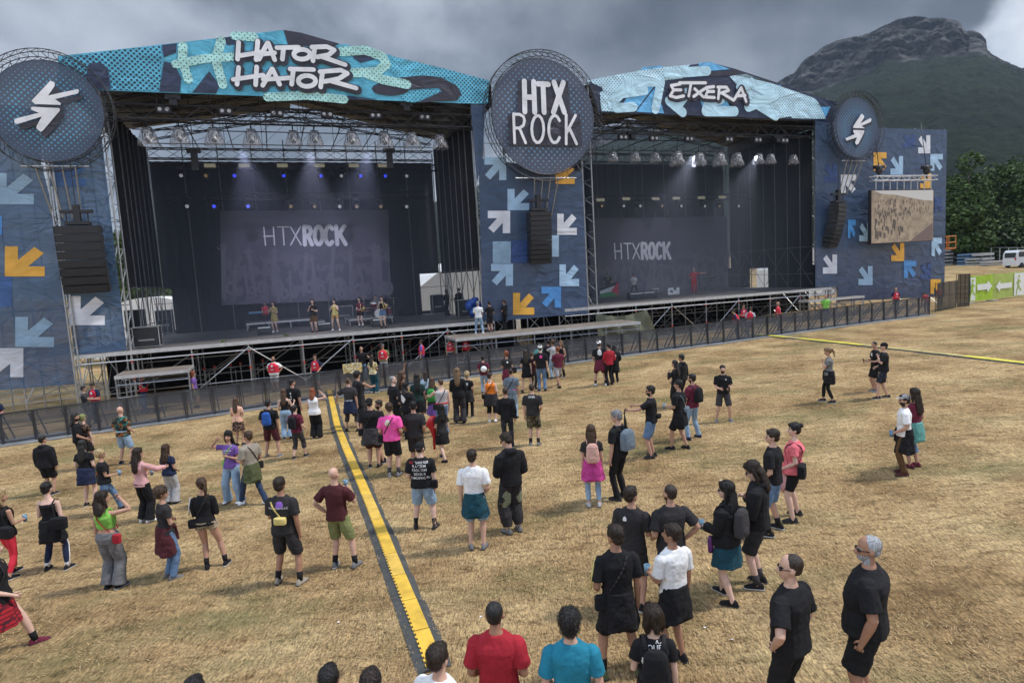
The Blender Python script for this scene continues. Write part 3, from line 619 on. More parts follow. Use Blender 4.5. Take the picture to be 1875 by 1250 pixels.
    for i in range(n + 1):
        x = s0 + (s1 - s0) * i / n
        for t in (0.0, 2.2, 4.6, 7.2):
            mb.tube((x, t, -.6), (x, t, deck - .1), .038 if t == 0 else .032, 6)
            mb.tube((x, t, .4), (x, t + 2.2, deck - .3), .02, 4)
        for z in (.55, 1.2, deck - .45): mb.tube((x, 0, z), (x, 7.2, z), .02, 4)
        mr.tube((x, 0, .95), (x, 0, 1.06), .05, 6); mr.tube((x, 0, deck - .52), (x, 0, deck - .44), .055, 6)
        if i < n:
            x2 = s0 + (s1 - s0) * (i + 1) / n
            for t in (2.2, 4.6): mb.tube((x, t, .6), (x2, t, .6), .02, 4); mb.tube((x, t, 1.5), (x2, t, 1.5), .02, 4); mb.tube((x, t, .3), (x2, t, deck - .4), .02, 4)
            if i % 2 == dt: mb.tube((x, -.04, .1), (x2, -.04, deck - .3), .03, 5)
            elif i % 4 == dt + 1: mb.tube((x2, -.04, .1), (x, -.04, deck - .3), .03, 5)
            mb.tube((x, -.01, .42), (x2, -.01, .42), .022, 5)
    mb.build('deck_scaffold', STEEL, root); mr.build('coupler', REDP, root)
    # fascia
    mb = MB(off); mb.poly(P3(fascia)); mb.build('fascia', CYAN if s0 < 0 else NAVY, root)
    return root, off
F1 = [(104, 163), (106, 103), (215, 91), (400, 70), (515, 55.5), (610, 78), (700, 100), (800, 125), (897, 149), (891, 191), (700, 184), (500, 177), (330, 171), (190, 166)]
S1, O1 = stage('left stage with a blue HATOR HATOR roof banner and a band playing', -6.15, 11.35, DECK1, 2.3, 7, 1, F1)
F2 = [(1096, 206), (1078, 149), (1160, 134), (1240, 122), (1300, 114.5), (1345, 126), (1400, 144), (1465, 166), (1532, 189), (1526, 222), (1400, 217), (1250, 211)]
S2, O2 = stage('right stage with a blue ETXERA roof banner and a singer in red', 18.1, 36.1, DECK2, 27.0, 7, 1, F2)

def art(root, off, name, m, polys=(), lines=(), wpx=0, lay=1):
    t = -.012 * lay
    if name == 'banner_print' and len(polys) + len(lines) > 1:
        for i, p in enumerate(polys): b = MB(off); b.poly([(x, t - .0015 * i, z) for x, _, z in P3(p)]); b.build(name, m, root)
        k = 0
        for l in lines: b = MB(off); k = strokes(b, [l], wpx, t, step=.0012, k=k); b.build(name, m, root)
        return
    mb = MB(off)
    for i, p in enumerate(polys): mb.poly([(x, t - .0015 * i, z) for x, _, z in P3(p)])
    if lines: strokes(mb, lines, wpx, t, step=.0012)
    return mb.build(name, m, root)
Q2 = lambda pts: [(440 + x / 2.977, y / 2.977) for x, y in pts]
Q3 = lambda pts: [(860 + x / 2.977, 60 + y / 2.977) for x, y in pts]
# left fascia print
art(S1, O1, 'banner_print', CYDOT, [[(108, 108), (215, 92), (296, 84), (293, 167), (204, 165), (200, 128), (190, 120), (165, 116), (158, 150), (120, 140)]])
art(S1, O1, 'banner_print', CYAN, [[(300, 84), (330, 80), (322, 110), (300, 112)], [(348, 78), (392, 73), (380, 110), (350, 112)], [(345, 168), (352, 135), (385, 125), (372, 168)], Q2([(140, 190), (235, 165), (260, 245), (140, 240)]), [(440, 175), (480, 160), (600, 172), (640, 182), (560, 180)], Q2([(560, 240), (700, 275), (830, 305), (800, 420), (720, 490), (620, 400), (540, 330)]), Q2([(580, 490), (700, 440), (740, 540), (600, 520)]), [(400, 80), (430, 72), (430, 100), (405, 130)]])
art(S1, O1, 'banner_print', CYDOT2, [Q2([(690, 275), (900, 325), (1100, 372), (1355, 440), (1350, 565), (1190, 565), (1205, 500), (1140, 430), (1000, 415), (860, 430), (830, 400)]), Q2([(860, 510), (1000, 485), (1105, 495), (950, 560), (900, 555)])], lay=1)
art(S1, O1, 'banner_print', NAVY, [[(163, 116), (184, 115), (198, 126), (203, 165), (161, 163), (158, 140)], [(296, 83), (324, 80), (323, 97), (300, 106)], [(300, 113), (318, 117), (332, 143), (330, 170), (292, 168)], [(383, 131), (402, 157), (396, 172), (352, 170)], [(410, 70), (436, 66), (434, 82), (416, 84)], [(640, 95), (672, 98), (690, 108), (660, 116), (648, 108)], [(600, 176), (640, 176), (690, 183), (640, 183)]], lay=2)
art(S1, O1, 'banner_print', CHAR, [Q2([(235, 165), (330, 180), (540, 240), (500, 262), (260, 245)]), arc(475 + 240, 163, 35, 13), Q2([(870, 425), (1000, 412), (1100, 425), (1180, 470), (1205, 515), (1180, 550), (960, 562), (1100, 500), (1080, 480), (860, 495)])], lay=2)
art(S1, O1, 'banner_print', MINT, [], [[(335, 84), (334, 112), (345, 146)], [(405, 75), (395, 110), (408, 155)], [(322, 118), (372, 108), (430, 104)], [(430, 66), (465, 68)], [(625, 95), (668, 92), (700, 104), (708, 118), (690, 132), (636, 134)], [(668, 134), (700, 146), (745, 155)], [(490, 178), (560, 175), (630, 182)]], 17, lay=3)
W1 = [[(437, 78), (435, 109)], [(472, 75), (469, 110)], [(435, 103), (478, 96)], [(474, 109), (490, 79)], [(491, 79), (503, 110)], [(478, 100), (503, 97)], [(507, 88), (547, 87)], [(519, 89), (517, 109)], arc(553, 100, 15, 9), [(576, 89), (573, 112)], [(571, 87), (598, 86), (612, 92), (602, 101), (581, 105)], [(588, 104), (632, 119)],
      [(437, 124), (434, 155)], [(470, 123), (468, 156)], [(427, 146), (482, 138)], [(481, 157), (498, 127)], [(499, 127), (512, 155)], [(482, 146), (534, 143)], [(531, 127), (574, 128)], [(537, 129), (534, 155)], arc(562, 149, 16, 10), [(590, 136), (587, 160)], [(586, 132), (624, 129), (636, 135), (620, 145), (594, 150)], [(606, 149), (652, 162)]]
art(S1, O1, 'lettering_outline', CHAR, [], [[(u + 2, v + 3.5) for u, v in l] for l in W1], 18, lay=5)
art(S1, O1, 'lettering', WHITEP, [], W1, 8.5, lay=9)
# right fascia print
art(S2, O2, 'banner_print', SKYB, [Q3([(940, 190), (1050, 180), (1000, 300), (900, 430), (820, 420)]), Q3([(1250, 165), (1310, 160), (1420, 200), (1240, 215)]), [(1165, 205), (1200, 160), (1216, 208)], [(1278, 170), (1330, 178), (1340, 212), (1290, 211)], [(1395, 160), (1430, 155), (1420, 190), (1390, 190)], [(1500, 196), (1520, 196), (1512, 214), (1490, 214)]])
art(S2, O2, 'banner_print', PALED, [Q3([(640, 262), (760, 238), (940, 205), (1050, 190), (1200, 175), (1160, 250), (905, 280), (830, 330), (760, 420), (720, 300)]), [(1335, 140), (1365, 136), (1410, 152), (1490, 180), (1500, 190), (1470, 210), (1420, 218), (1395, 205), (1370, 180)], [(1098, 170), (1120, 158), (1128, 205), (1100, 204)], [(1440, 205), (1500, 192), (1512, 218), (1450, 217)]], lay=2)
art(S2, O2, 'banner_print', PALE, [], [[(1200, 150), (1150, 150), (1138, 170), (1120, 190)], [(1128, 198), (1160, 196)], [(1132, 172), (1180, 166)], [(1222, 135), (1295, 130)], [(1210, 150), (1200, 200)], [(1240, 195), (1262, 165)], [(1225, 185), (1250, 206)], [(1320, 182), (1296, 190), (1292, 204), (1345, 204)], [(1355, 160), (1375, 152), (1420, 175), (1370, 196)], [(1385, 190), (1420, 212)]], 15, lay=3)
art(S2, O2, 'banner_print', CHAR, [Q3([(1290, 215), (1429, 212), (1429, 235), (1290, 240)]), [(1330, 135), (1345, 128), (1440, 160), (1400, 150)]], lay=2)
W2 = [[(1246, 154), (1229, 157), (1233, 165), (1247, 165)], [(1233, 166), (1227, 176), (1238, 179), (1252, 176)], [(1244, 152), (1292, 152)], [(1265, 154), (1261, 176)], [(1272, 163), (1288, 178)], [(1290, 163), (1270, 177)], [(1307, 159), (1293, 161), (1296, 168), (1307, 168)], [(1295, 169), (1291, 178), (1308, 179)], [(1317, 161), (1315, 181)], [(1314, 160), (1330, 160), (1334, 166), (1320, 171)], [(1322, 171), (1343, 184)], [(1344, 183), (1357, 161), (1366, 186)], [(1348, 176), (1364, 175)]]
art(S2, O2, 'lettering_outline', CHAR, [], [[(u + 1, v + 1.5) for u, v in l] for l in W2], 12, lay=6)
art(S2, O2, 'lettering', WHITEP, [], W2, 4.6, lay=10)

# ---------------------------------------------------------------- backdrops
def backdrop_mat(name, base, ink):
    m = bpy.data.materials.new(name); m.use_nodes = True; t = m.node_tree; b = t.nodes['Principled BSDF']; b.inputs['Roughness'].default_value = .8
    g = t.nodes.new('ShaderNodeTexCoord')
    def nz(sc, scv, d=5):
        n = t.nodes.new('ShaderNodeTexNoise'); n.inputs['Scale'].default_value = sc; n.inputs['Detail'].default_value = d; mp = t.nodes.new('ShaderNodeMapping'); mp.inputs['Scale'].default_value = scv; t.links.new(g.outputs['Object'], mp.inputs[0]); t.links.new(mp.outputs[0], n.inputs[0]); return n.outputs[0]
    sp = t.nodes.new('ShaderNodeSeparateXYZ'); t.links.new(g.outputs['Object'], sp.inputs[0])
    up_ = t.nodes.new('ShaderNodeMapRange'); t.links.new(sp.outputs[2], up_.inputs[0]); up_.inputs[1].default_value = 2.6; up_.inputs[2].default_value = 4.0; up_.inputs[3].default_value = 1; up_.inputs[4].default_value = 0
    r = t.nodes.new('ShaderNodeMapRange'); t.links.new(nz(1.6, (1, 1, .75), 7), r.inputs[0]); r.inputs[1].default_value = .49; r.inputs[2].default_value = .53
    k = mth('MULTIPLY', r.outputs[0], up_.outputs[0], tree=t)
    mx = t.nodes.new('ShaderNodeMix'); mx.data_type = 'RGBA'; t.links.new(k, mx.inputs[0]); mx.inputs[6].default_value = (*base, 1); mx.inputs[7].default_value = (*ink, 1); t.links.new(mx.outputs[2], b.inputs['Base Color'])
    return m
BDM = backdrop_mat('backdrop_print', (.10, .092, .125), (.155, .14, .18)); INK = mat('backdrop_crowd', (.175, .16, .20), rough=.8, var=.1); LET = mat('backdrop_lettering', (.85, .84, .90), rough=.8, var=.05)
def backdrop(label, t, quad, lets, hands, w1, w2):
    P = [FS(u, v, t) for u, v in quad]; s0 = P[0][0]; z0 = min(p[1] for p in P)
    root = fthing('backdrop', label, 'backdrop', s0, t, z0); off = (s0, t, z0)
    mb = MB(off); mb.poly([(s, t, z) for s, z in P]); mb.build('cloth', BDM, root)
    mb = MB(off)
    def st(l, wp, k): return strokes(mb, l, wp, t - .02, step=.003, k=k)
    k = 0
    for l in lets[0]: k = st([l], w1, k)
    for l in lets[1]: k = st([l], w2, k)
    mb.build('lettering', LET, root)
    mb = MB(off)        # raised arms and heads of the printed crowd
    k = 0
    for (u, v, h, a) in hands:
        q = [(u, v), (u + a * .5, v - h * .55), (u + a, v - h)]; k = strokes(mb, [q], 5.5 * h / 60, t - .01, step=.0006, k=k)
        for f in (-7, -3, 1, 5): k = strokes(mb, [[(u + a, v - h), (u + a + f * h / 60, v - h - (11 - abs(f)) * h / 60)]], 2.2 * h / 60, t - .01, step=.0006, k=k)
        k = strokes(mb, [arc(u + 9 * h / 60, v - h * .2, 5 * h / 60, 7 * h / 60)], 5 * h / 60, t - .01, step=.0006, k=k)
    mb.build('printed_crowd', INK, root)
    return root
def htx(x0, y0, sx, sy, sh):   # glyph strokes in a frame; sh = rise of the line per px
    def g(l): return [(x0 + a * sx, y0 + b * sy + a * sx * sh) for a, b in l]
    thin = [[(0, 0), (.02, 1)], [(.115, 0), (.13, 1)], [(0, .5), (.12, .5)], [(.165, 0), (.295, 0)], [(.23, 0), (.245, 1)], [(.32, 0), (.45, 1)], [(.44, 0), (.325, 1)]]
    c = lambda cx, a0, a1: [(cx + .047 * math.cos(R(a)), .5 - .5 * math.sin(R(a))) for a in [a0 + (a1 - a0) * i / 14 for i in range(15)]]
    bold = [[(.485, 0), (.495, 1)], [(.485, 0), (.55, .03), (.57, .25), (.55, .48), (.49, .52)], [(.535, .52), (.58, 1)], c(.66, 0, 360), c(.79, 45, 315), [(.87, 0), (.885, 1)], [(.97, 0), (.885, .6)], [(.915, .42), (.985, 1)]]
    return [g(l) for l in thin], [g(l) for l in bold]
rs = random.Random(11)
h1 = [(410 + i * 21 + rs.uniform(-6, 6), 552 - rs.uniform(0, 14), rs.uniform(45, 88), rs.uniform(-14, 14)) for i in range(15)]
backdrop('grey cloth with HTXROCK and a printed crowd behind the band on the left stage', 10.2, [(403, 386), (711, 384), (716, 546), (406, 559)], htx(483, 416, 152, 33, -.012), h1, 2.6, 7.5)
h2 = [(1085 + i * 19 + rs.uniform(-5, 5), 538 - rs.uniform(0, 10), rs.uniform(35, 62), rs.uniform(-9, 9)) for i in range(13)]
backdrop('grey cloth with HTXROCK behind the smoke on the right stage', 10.2, [(1078, 400), (1336, 396), (1336, 532), (1082, 545)], htx(1125, 446, 103, 28, -.01), h2, 2.0, 5.2)

# ---------------------------------------------------------------- banner towers
ARW = [(0, 0), (0, 1), (.33, 1), (.33, .54), (.74, .98), (.98, .77), (.58, .33), (1, .33), (1, 0)]       # points down-left
def arrow_pts(bx, o):
    x0, y0, x1, y1 = bx; r = []
    for a, b in ARW:
        if 'E' in o: a = 1 - a
        if 'N' in o: b = 1 - b
        r.append((x0 + (x1 - x0) * a, y1 - (y1 - y0) * b))
    return r if o in ('SW', 'NE') else r[::-1]
def banner(label, t, quad, arrows, m, cat='banner'):
    P = [FS(u, v, t) for u, v in quad]; s0 = min(p[0] for p in P); z0 = min(p[1] for p in P)
    root = fthing('printed_banner', label, cat, s0, t, z0); off = (s0, t, z0)
    mb = MB(off); mb.poly([(s, t, z) for s, z in P]); mb.build('cloth', m, root)
    for i, (bx, o, mm) in enumerate(arrows):
        pts = [(bx[0], bx[1]), (bx[2], bx[1]), (bx[2], bx[3]), (bx[0], bx[3])] if o == 'R' else arrow_pts(bx, o)
        mb = MB(off); mb.poly([(s, t - .012 - .0015 * i, z) for s, z in [FS(u, v, t) for u, v in pts]]); mb.build('printed_arrow' if o != 'R' else 'printed_patch', mm, root)
    return root
banner('blue mesh banner with a yellow arrow at the far left', 0, [(-60, 185), (75, 200), (76, 300), (96, 380), (120, 560), (137, 703), (-60, 720)],
       [((-12, 317, 62, 374), 'SW', A_LM), ((9, 451, 82, 506), 'SW', A_Y), ((28, 580, 99, 635), 'SW', A_LM), ((-30, 637, 43, 690), 'NE', A_WM), ((-30, 506, 22, 562), 'R', A_BM), ((-30, 395, 4, 430), 'R', A_B)], MESHB)
banner('blue mesh banner with one white arrow behind the left speaker stack', 0, [(88, 255), (186, 250), (232, 641), (137, 650), (118, 480)],
       [((92, 299, 158, 341), 'SW', A_BM), ((126, 542, 192, 595), 'SW', A_W)], MESHB)
banner('dark blue banner with seven arrows on the tower between the stages', -.05, [(876, 290), (1066, 315), (1077, 573), (884, 590)],
       [((887, 288, 927, 330), 'NE', A_L), ((929, 346, 969, 385), 'SW', A_L), ((893, 386, 934, 427), 'NE', A_W), ((1017, 302, 1052, 337), 'SW', A_Y), ((1020, 391, 1056, 430), 'SW', A_W), ((985, 431, 1023, 470), 'NE', A_L),
        ((902, 442, 935, 482), 'R', A_LM), ((936, 440, 971, 481), 'R', A_D), ((899, 483, 939, 523), 'NE', A_L), ((1024, 484, 1060, 524), 'SW', A_L), ((991, 525, 1027, 563), 'NE', A_B), ((939, 536, 978, 576), 'SW', A_Y)], MESHP)
banner('narrow dark blue banner strip above the right edge of the left stage', -.06, [(862, 192), (888, 192), (884, 292), (873, 335)], [], MESHP)
banner('wide dark blue banner wall of arrows behind the video screen', 0, [(1493, 228), (1535, 232), (1734, 238), (1729, 543), (1534, 552), (1534, 525), (1493, 526)],
       [((1653, 246, 1675, 270), 'SE', A_D), ((1681, 248, 1703, 281), 'SE', A_W), ((1703, 282, 1726, 313), 'NW', A_L), ((1599, 279, 1623, 313), 'NW', A_Y), ((1630, 286, 1653, 320), 'SE', A_L), ((1509, 300, 1532, 334), 'SE', A_D), ((1539, 320, 1567, 354), 'NW', A_W), ((1684, 318, 1705, 345), 'SE', A_Y), ((1711, 361, 1726, 388), 'NW', A_D), ((1552, 402, 1566, 436), 'NW', A_B), ((1573, 408, 1594, 442), 'SE', A_L), ((1705, 435, 1724, 469), 'NW', A_L), ((1631, 445, 1655, 478), 'SE', A_Y),
        ((1506, 466, 1532, 501), 'SE', A_W), ((1571, 487, 1597, 522), 'SE', A_L), ((1654, 477, 1677, 509), 'NW', A_B), ((1685, 481, 1704, 512), 'SE', A_D), ((1703, 511, 1722, 538), 'NW', A_Y)], MESHP)
banner('dark blue banner above the right stage corner beside the small round sign', .02, [(1493, 190), (1533, 190), (1533, 231), (1493, 227)], [], MESHP)
def tower(label, ss, ts, z1, step=2.0, z0=-.7):
    root = fthing('scaffold_tower', label, 'scaffolding', ss[0], ts[0], z0); off = (ss[0], ts[0], z0)
    mb = MB(off); md = MB(off)
    for s_ in ss:
        for t in ts: mb.tube((s_, t, z0), (s_, t, z1), .036, 6)
        for k, z in enumerate(np.arange(.4, z1, step)):
            mb.tube((s_, ts[0], z), (s_, ts[-1], z), .022, 4); md.tube((s_, ts[0], z), (s_, ts[-1], min(z + step, z1)), .02, 4)
    for a, b in zip(ss, ss[1:]):
        for k, z in enumerate(np.arange(.4, z1, step)):
            for t in ts: mb.tube((a, t, z), (b, t, z), .024, 4)
            z2 = min(z + step, z1); (a_, b_) = (a, b) if k % 2 else (b, a); md.tube((a_, ts[0] + .02, z), (b_, ts[0] + .02, z2), .022, 4); md.tube((b_, ts[-1], z), (a_, ts[-1], z2), .022, 4)
    mb.build('frame', STEEL, root); md.build('bracing', STEEL, root)
tower('scaffold tower behind the blue banner at the far left', [-14.4, -12.4, -10.4, -8.45], [.12, 2.4, 4.6], 13.4)
tower('scaffold tower behind the left speaker stack', [-8.35, -7.3, -6.35], [.12, 2.4], 12.6)
tower('scaffold tower carrying the largest round sign between the stages', [11.6, 13.6, 15.6, 17.5], [.12, 2.4], 13.9)
tower('scaffold tower behind the banner wall at the far right', [36.4, 38.6, 41.4, 44.4, 47.5], [.12, 2.6], 13.5)
tower('scaffold column behind the small round sign', [36.3, 38.4], [.2, 1.4], 14.2)
# front posts of the left banners
mb = MB((-8.42, 0, -.6))
for s_ in (-8.42, -8.2): mb.tube((s_, -.08, -.6), (s_, -.08, 13), .04, 6)
for z in np.arange(0, 13, .5).tolist(): mb.tube((-8.42, -.08, z), (-8.2, -.08, z + .25), .018, 4)
tag(mb.build('steel_post', STEEL, None, loc=W(-8.42, 0, -.6), rz=AL), 'slim steel lattice post between the two left mesh banners', 'post')

# ---------------------------------------------------------------- front platforms
def platform(label, s0, s1, t0, t1, z, n):
    root = fthing('stage_platform', label, 'platform', s0, t0, 0); off = (s0, t0, 0)
    mb = MB(off); mb.box((s0, t0 + .03, z - .09), (s1, t1, z)); mb.build('deck', mat('platform_ply', (.17, .14, .115), rough=.85, var=.3, vs=1.5), root)
    mb = MB(off); mb.box((s0 - .03, t0 - .03, z - .13), (s1 + .03, t0 + .03, z + .006)); mb.box((s0 - .03, t0 + .03, z - .13), (s0, t1, z + .004)); mb.box((s1, t0 + .03, z - .13), (s1 + .03, t1, z + .004)); mb.build('edge_rail', ALU, root)
    mb = MB(off)
    for i in range(n + 1):
        x = s0 + (s1 - s0) * i / n
        for t in (t0 + .06, t1 - .1): mb.tube((x, t, -.7), (x, t, z - .1), .035, 6)
        mb.tube((x, t0, z - .45), (x, t1, z - .45), .02, 4)
    for h in (z - .4, .5): mb.tube((s0, t0 + .06, h), (s1, t0 + .06, h), .026, 5); mb.tube((s0, t1 - .1, h), (s1, t1 - .1, h), .026, 5)
    mb.build('legs_frame', STEEL, root)
platform('long low platform below the dark blue banner where three stagehands stand', 8.6, 19.3, -2.6, -.35, 1.72, 5)
platform('small square platform with a grey top left of the left stage', -6.4, -3.6, -2.3, -.4, 1.45, 1)
platform('small platform at the right end of the right stage', 33.3, 38.2, -1.0, -.1, 1.9, 2)
# tarpaulin under right stage
mb = MB((18.2, -.12, 0)); n = 14; vs_ = []
for i in range(n):
    f = i / (n - 1)
    for j in range(8):
        g = j / 7; vs_.append((17.9 + 3.4 * f + .9 * f * (1 - g), -.12 - .08 * math.sin(f * 17 + g * 5), .35 + (1.85 - .18 * math.sin(f * 3.1) * 1.6) * g))
mb.add(vs_, [(i * 8 + j, i * 8 + 8 + j, i * 8 + 9 + j, i * 8 + 1 + j) for i in range(n - 1) for j in range(7)])
tag(mb.build('tarpaulin', mat('olive_tarp', (.15, .16, .11), rough=.45, var=.3, vs=2, bump=.5, bs=4, bdist=.1), None, True, loc=W(18.2, -.12, 0), rz=AL), 'grey green tarpaulin hung under the left end of the right stage', 'tarpaulin')

# ---------------------------------------------------------------- video screen
def screen():
    t = -1.1; Q = [(1595, 348), (1710, 346.5), (1707.5, 441), (1594, 447)]; P = [FS(u, v, t) for u, v in Q]; s0 = P[0][0]; z0 = P[3][1]; s1 = P[1][0]; z1 = P[0][1]
    root = fthing('video_screen', 'large video screen showing a brown field with a crowd seen from above', 'screen', s0, t, z0); off = (s0, t, z0)
    mb = MB(off); mb.box((s0, t, z0), (s1, t + .25, z1)); mb.build('casing', BLKM, root)
    m = bpy.data.materials.new('screen_picture'); m.use_nodes = True; tr = m.node_tree; b = tr.nodes['Principled BSDF']; b.inputs['Base Color'].default_value = (.02, .02, .02, 1); b.inputs['Roughness'].default_value = .4
    g = tr.nodes.new('ShaderNodeTexCoord'); n = tr.nodes.new('ShaderNodeTexNoise'); n.inputs['Scale'].default_value = 2.2; n.inputs['Detail'].default_value = 8; tr.links.new(g.outputs['Object'], n.inputs[0])
    r = tr.nodes.new('ShaderNodeValToRGB'); tr.links.new(n.outputs[0], r.inputs[0]); r.color_ramp.elements[0].position = .35; r.color_ramp.elements[0].color = (.20, .15, .105, 1); r.color_ramp.elements[1].position = .65; r.color_ramp.elements[1].color = (.36, .28, .20, 1)
    tr.links.new(r.outputs[0], b.inputs['Emission Color']); b.inputs['Emission Strength'].default_value = .75
    mb = MB(off); mb.poly([(s0 + .04, t - .01, z0 + .04), (s1 - .04, t - .01, z0 + .04), (s1 - .04, t - .01, z1 - .04), (s0 + .04, t - .01, z1 - .04)]); mb.build('picture', m, root)
    def em(nm, c):
        m = mat(nm, (.02, .02, .02), var=0); b = m.node_tree.nodes['Principled BSDF']; b.inputs['Emission Color'].default_value = (*c, 1); b.inputs['Emission Strength'].default_value = .8; return m
    mb = MB(off); w_, h_ = s1 - s0, z1 - z0; S_ = lambda a, b_: (s0 + a * w_, 0, z0 + b_ * h_)
    pl = [S_(.04, .985), S_(.985, .985), S_(.985, .78), S_(.8, .80), S_(.4, .9), S_(.15, .93)]; mb.poly([(x, t - .014, z) for x, _, z in pl][::-1]); mb.build('picture_tent', em('screen_pale', (.48, .46, .46)), root)
    mb = MB(off); rs = random.Random(2)
    for k in range(150):
        a = .04 + .62 * rs.random() ** .9; b_ = .08 + .72 * (rs.random()); 
        if a > .25 + .5 * b_ and rs.random() < .8: continue
        hh = .03 + .08 * (1 - b_); x, _, z = S_(a, b_); d_ = t - .018 - .0001 * k; ww = hh * h_ * .17
        mb.add([(x - ww, d_, z), (x + ww, d_, z), (x + ww * 1.3, d_, z + hh * h_ * .75), (x + ww * .5, d_, z + hh * h_), (x - ww * .5, d_, z + hh * h_), (x - ww * 1.3, d_, z + hh * h_ * .75)], [(0, 1, 2, 3, 4, 5)])
    for k in range(14):
        x, _, z = S_(.62 + .3 * rs.random(), .52 + .22 * rs.random()); d_ = t - .04 - .0001 * k; mb.add([(x - .03, d_, z), (x + .03, d_, z), (x + .03, d_, z + .25), (x - .03, d_, z + .25)], [(0, 1, 2, 3)])
    mb.build('picture_crowd', em('screen_dark', (.07, .055, .05)), root)
    mb = MB(off); mb.poly([(x, t - .016, z) for x, _, z in [S_(.6, .01), S_(.985, .01), S_(.985, .36)]]); mb.build('picture_corner', em('screen_grey', (.13, .09, .085)), root)
    # hanging frame
    p0, p1 = FS(1596, 327, t), FS(1712, 326, t); r2 = fthing('lifting_truss', 'silver truss with two hoists above the video screen', 'truss', p0[0], t, p0[1]); o2 = (p0[0], t, p0[1])
    mb = MB(o2); mb.truss((p0[0], t, p0[1]), (p1[0], t, p1[1]), .4, .3, .5, .022)
    for i in range(9): x = p0[0] + .4 + (p1[0] - p0[0] - .8) * i / 8; mb.tube((x, t, p0[1] - .1), (x, t, z1), .03, 5)
    mb.build('truss', ALU, r2)
    for u in (1610, 1697):
        s_, z_ = FS(u, 312, t); mb = MB(o2); mb.ell((s_, t, z_), (.28, .2, .3)); mb.box((s_ - .4, t - .15, z_ + .1), (s_ + .35, t + .15, z_ + .32)); mb.tube((s_, t, z_), (s_, t + .5, z_ + 3.4), .025); mb.tube((s_, t, z_), (s_, t, p0[1]), .04); mb.build('hoist', BLKM, r2, True)
screen()

# ---------------------------------------------------------------- speakers
SPK = mat('speaker_black', (.018, .018, .020), rough=.6, var=.2, vs=4); GRILL = mat('speaker_grille', (.03, .03, .033), rough=.8, var=.1)
def line_array(label, top, bot, t, n, wd=1.3, curve=.05, yaw=0.0):
    s0, z1 = FS(*top, t); s1, z0 = FS(*bot, t); h = (z1 - z0) / n
    root = fthing('line_array_speaker', label, 'loudspeaker', s0, t, z0); off = (s0, t, z0)
    mb = MB(off); mb.box((s0 - .45, t, z1 + .05), (s0 + .45, t + .5, z1 + .18)); mb.box((s0 - .12, t + .1, z1 + .18), (s0 + .12, t + .35, z1 + .9)); mb.tube((s0 - .4, t + .2, z1 + .1), (s0 - .4, t + .2, z1 + .6), .03); mb.tube((s0 + .4, t + .2, z1 + .1), (s0 + .4, t + .2, z1 + .6), .03); mb.box((s0 - .6, t + .12, z1 + .55), (s0 + .6, t + .3, z1 + .68)); mb.tube((s0, t + .2, z1 + .9), (s0, t + .2, ROOFB), .02)
    mb.build('rigging_frame', BLKM, root)
    for i in range(n):
        f = i / (n - 1); a = -R(1 + 14 * f ** 1.6); c = Vector((s0 + (s1 - s0) * f * 0, t + .28 + .5 * (f ** 2) * curve * 10, z1 - h * (i + .5)))
        X = Vector((math.cos(R(yaw)), math.sin(R(yaw)), 0)); Y = Vector((-math.sin(R(yaw)), math.cos(R(yaw)), 0)); Z = Vector((0, 0, 1)); Y2 = Y * math.cos(a) + Z * math.sin(a) * -1; Z2 = Z * math.cos(a) + Y * math.sin(a)
        b = MB(off); hw = wd / 2
        # trapezoid cabinet
        f0 = c - Y2 * .32; b0 = c + Y2 * .32; hz_ = h * .488
        b.add([f0 - X * hw - Z2 * hz_, f0 + X * hw - Z2 * hz_, b0 + X * hw * .92 - Z2 * hz_ * .7, b0 - X * hw * .92 - Z2 * hz_ * .7, f0 - X * hw + Z2 * hz_, f0 + X * hw + Z2 * hz_, b0 + X * hw * .92 + Z2 * hz_ * .7, b0 - X * hw * .92 + Z2 * hz_ * .7], [(0, 3, 2, 1), (4, 5, 6, 7), (0, 1, 5, 4), (1, 2, 6, 5), (2, 3, 7, 6), (3, 0, 4, 7)])
        cab = b.build('speaker_box', SPK, root)
        g = MB(off); g.obox(f0 - Y2 * .012, X * hw * .93, Y2 * .01, Z2 * hz_ * .8); g.build('grille', GRILL, cab)
line_array('hanging black line array in front of the left mesh banner', (141, 413), (150, 534), -1.0, 8, 1.75)
line_array('hanging black line array on the tower between the stages', (989, 387), (989, 481), -1.0, 11, 1.28)
line_array('curved black line array at the right side of the right stage', (1540, 372), (1530, 450), -1.0, 10, 1.25, .14, 18)

# ---------------------------------------------------------------- lamps
def plastic():
    m = bpy.data.materials.new('clear_plastic_wrap'); m.use_nodes = True; t = m.node_tree; b = t.nodes['Principled BSDF']; b.inputs['Base Color'].default_value = (.42, .42, .45, 1); b.inputs['Roughness'].default_value = .15; b.inputs['Specular IOR Level'].default_value = .9
    n = t.nodes.new('ShaderNodeTexNoise'); n.inputs['Scale'].default_value = 3; n.inputs['Detail'].default_value = 3; n.inputs['Distortion'].default_value = 2; g = t.nodes.new('ShaderNodeTexCoord'); t.links.new(g.outputs['Object'], n.inputs[0])
    r = t.nodes.new('ShaderNodeMapRange'); r.inputs[1].default_value = .42; r.inputs[2].default_value = .62; r.inputs[3].default_value = .22; r.inputs[4].default_value = .72; t.links.new(n.outputs[0], r.inputs[0]); t.links.new(r.outputs[0], b.inputs['Alpha'])
    bp = t.nodes.new('ShaderNodeBump'); bp.inputs['Strength'].default_value = 1; bp.inputs['Distance'].default_value = .15; t.links.new(n.outputs[0], bp.inputs['Height']); t.links.new(bp.outputs[0], b.inputs['Normal']); return m
PLAS = plastic()
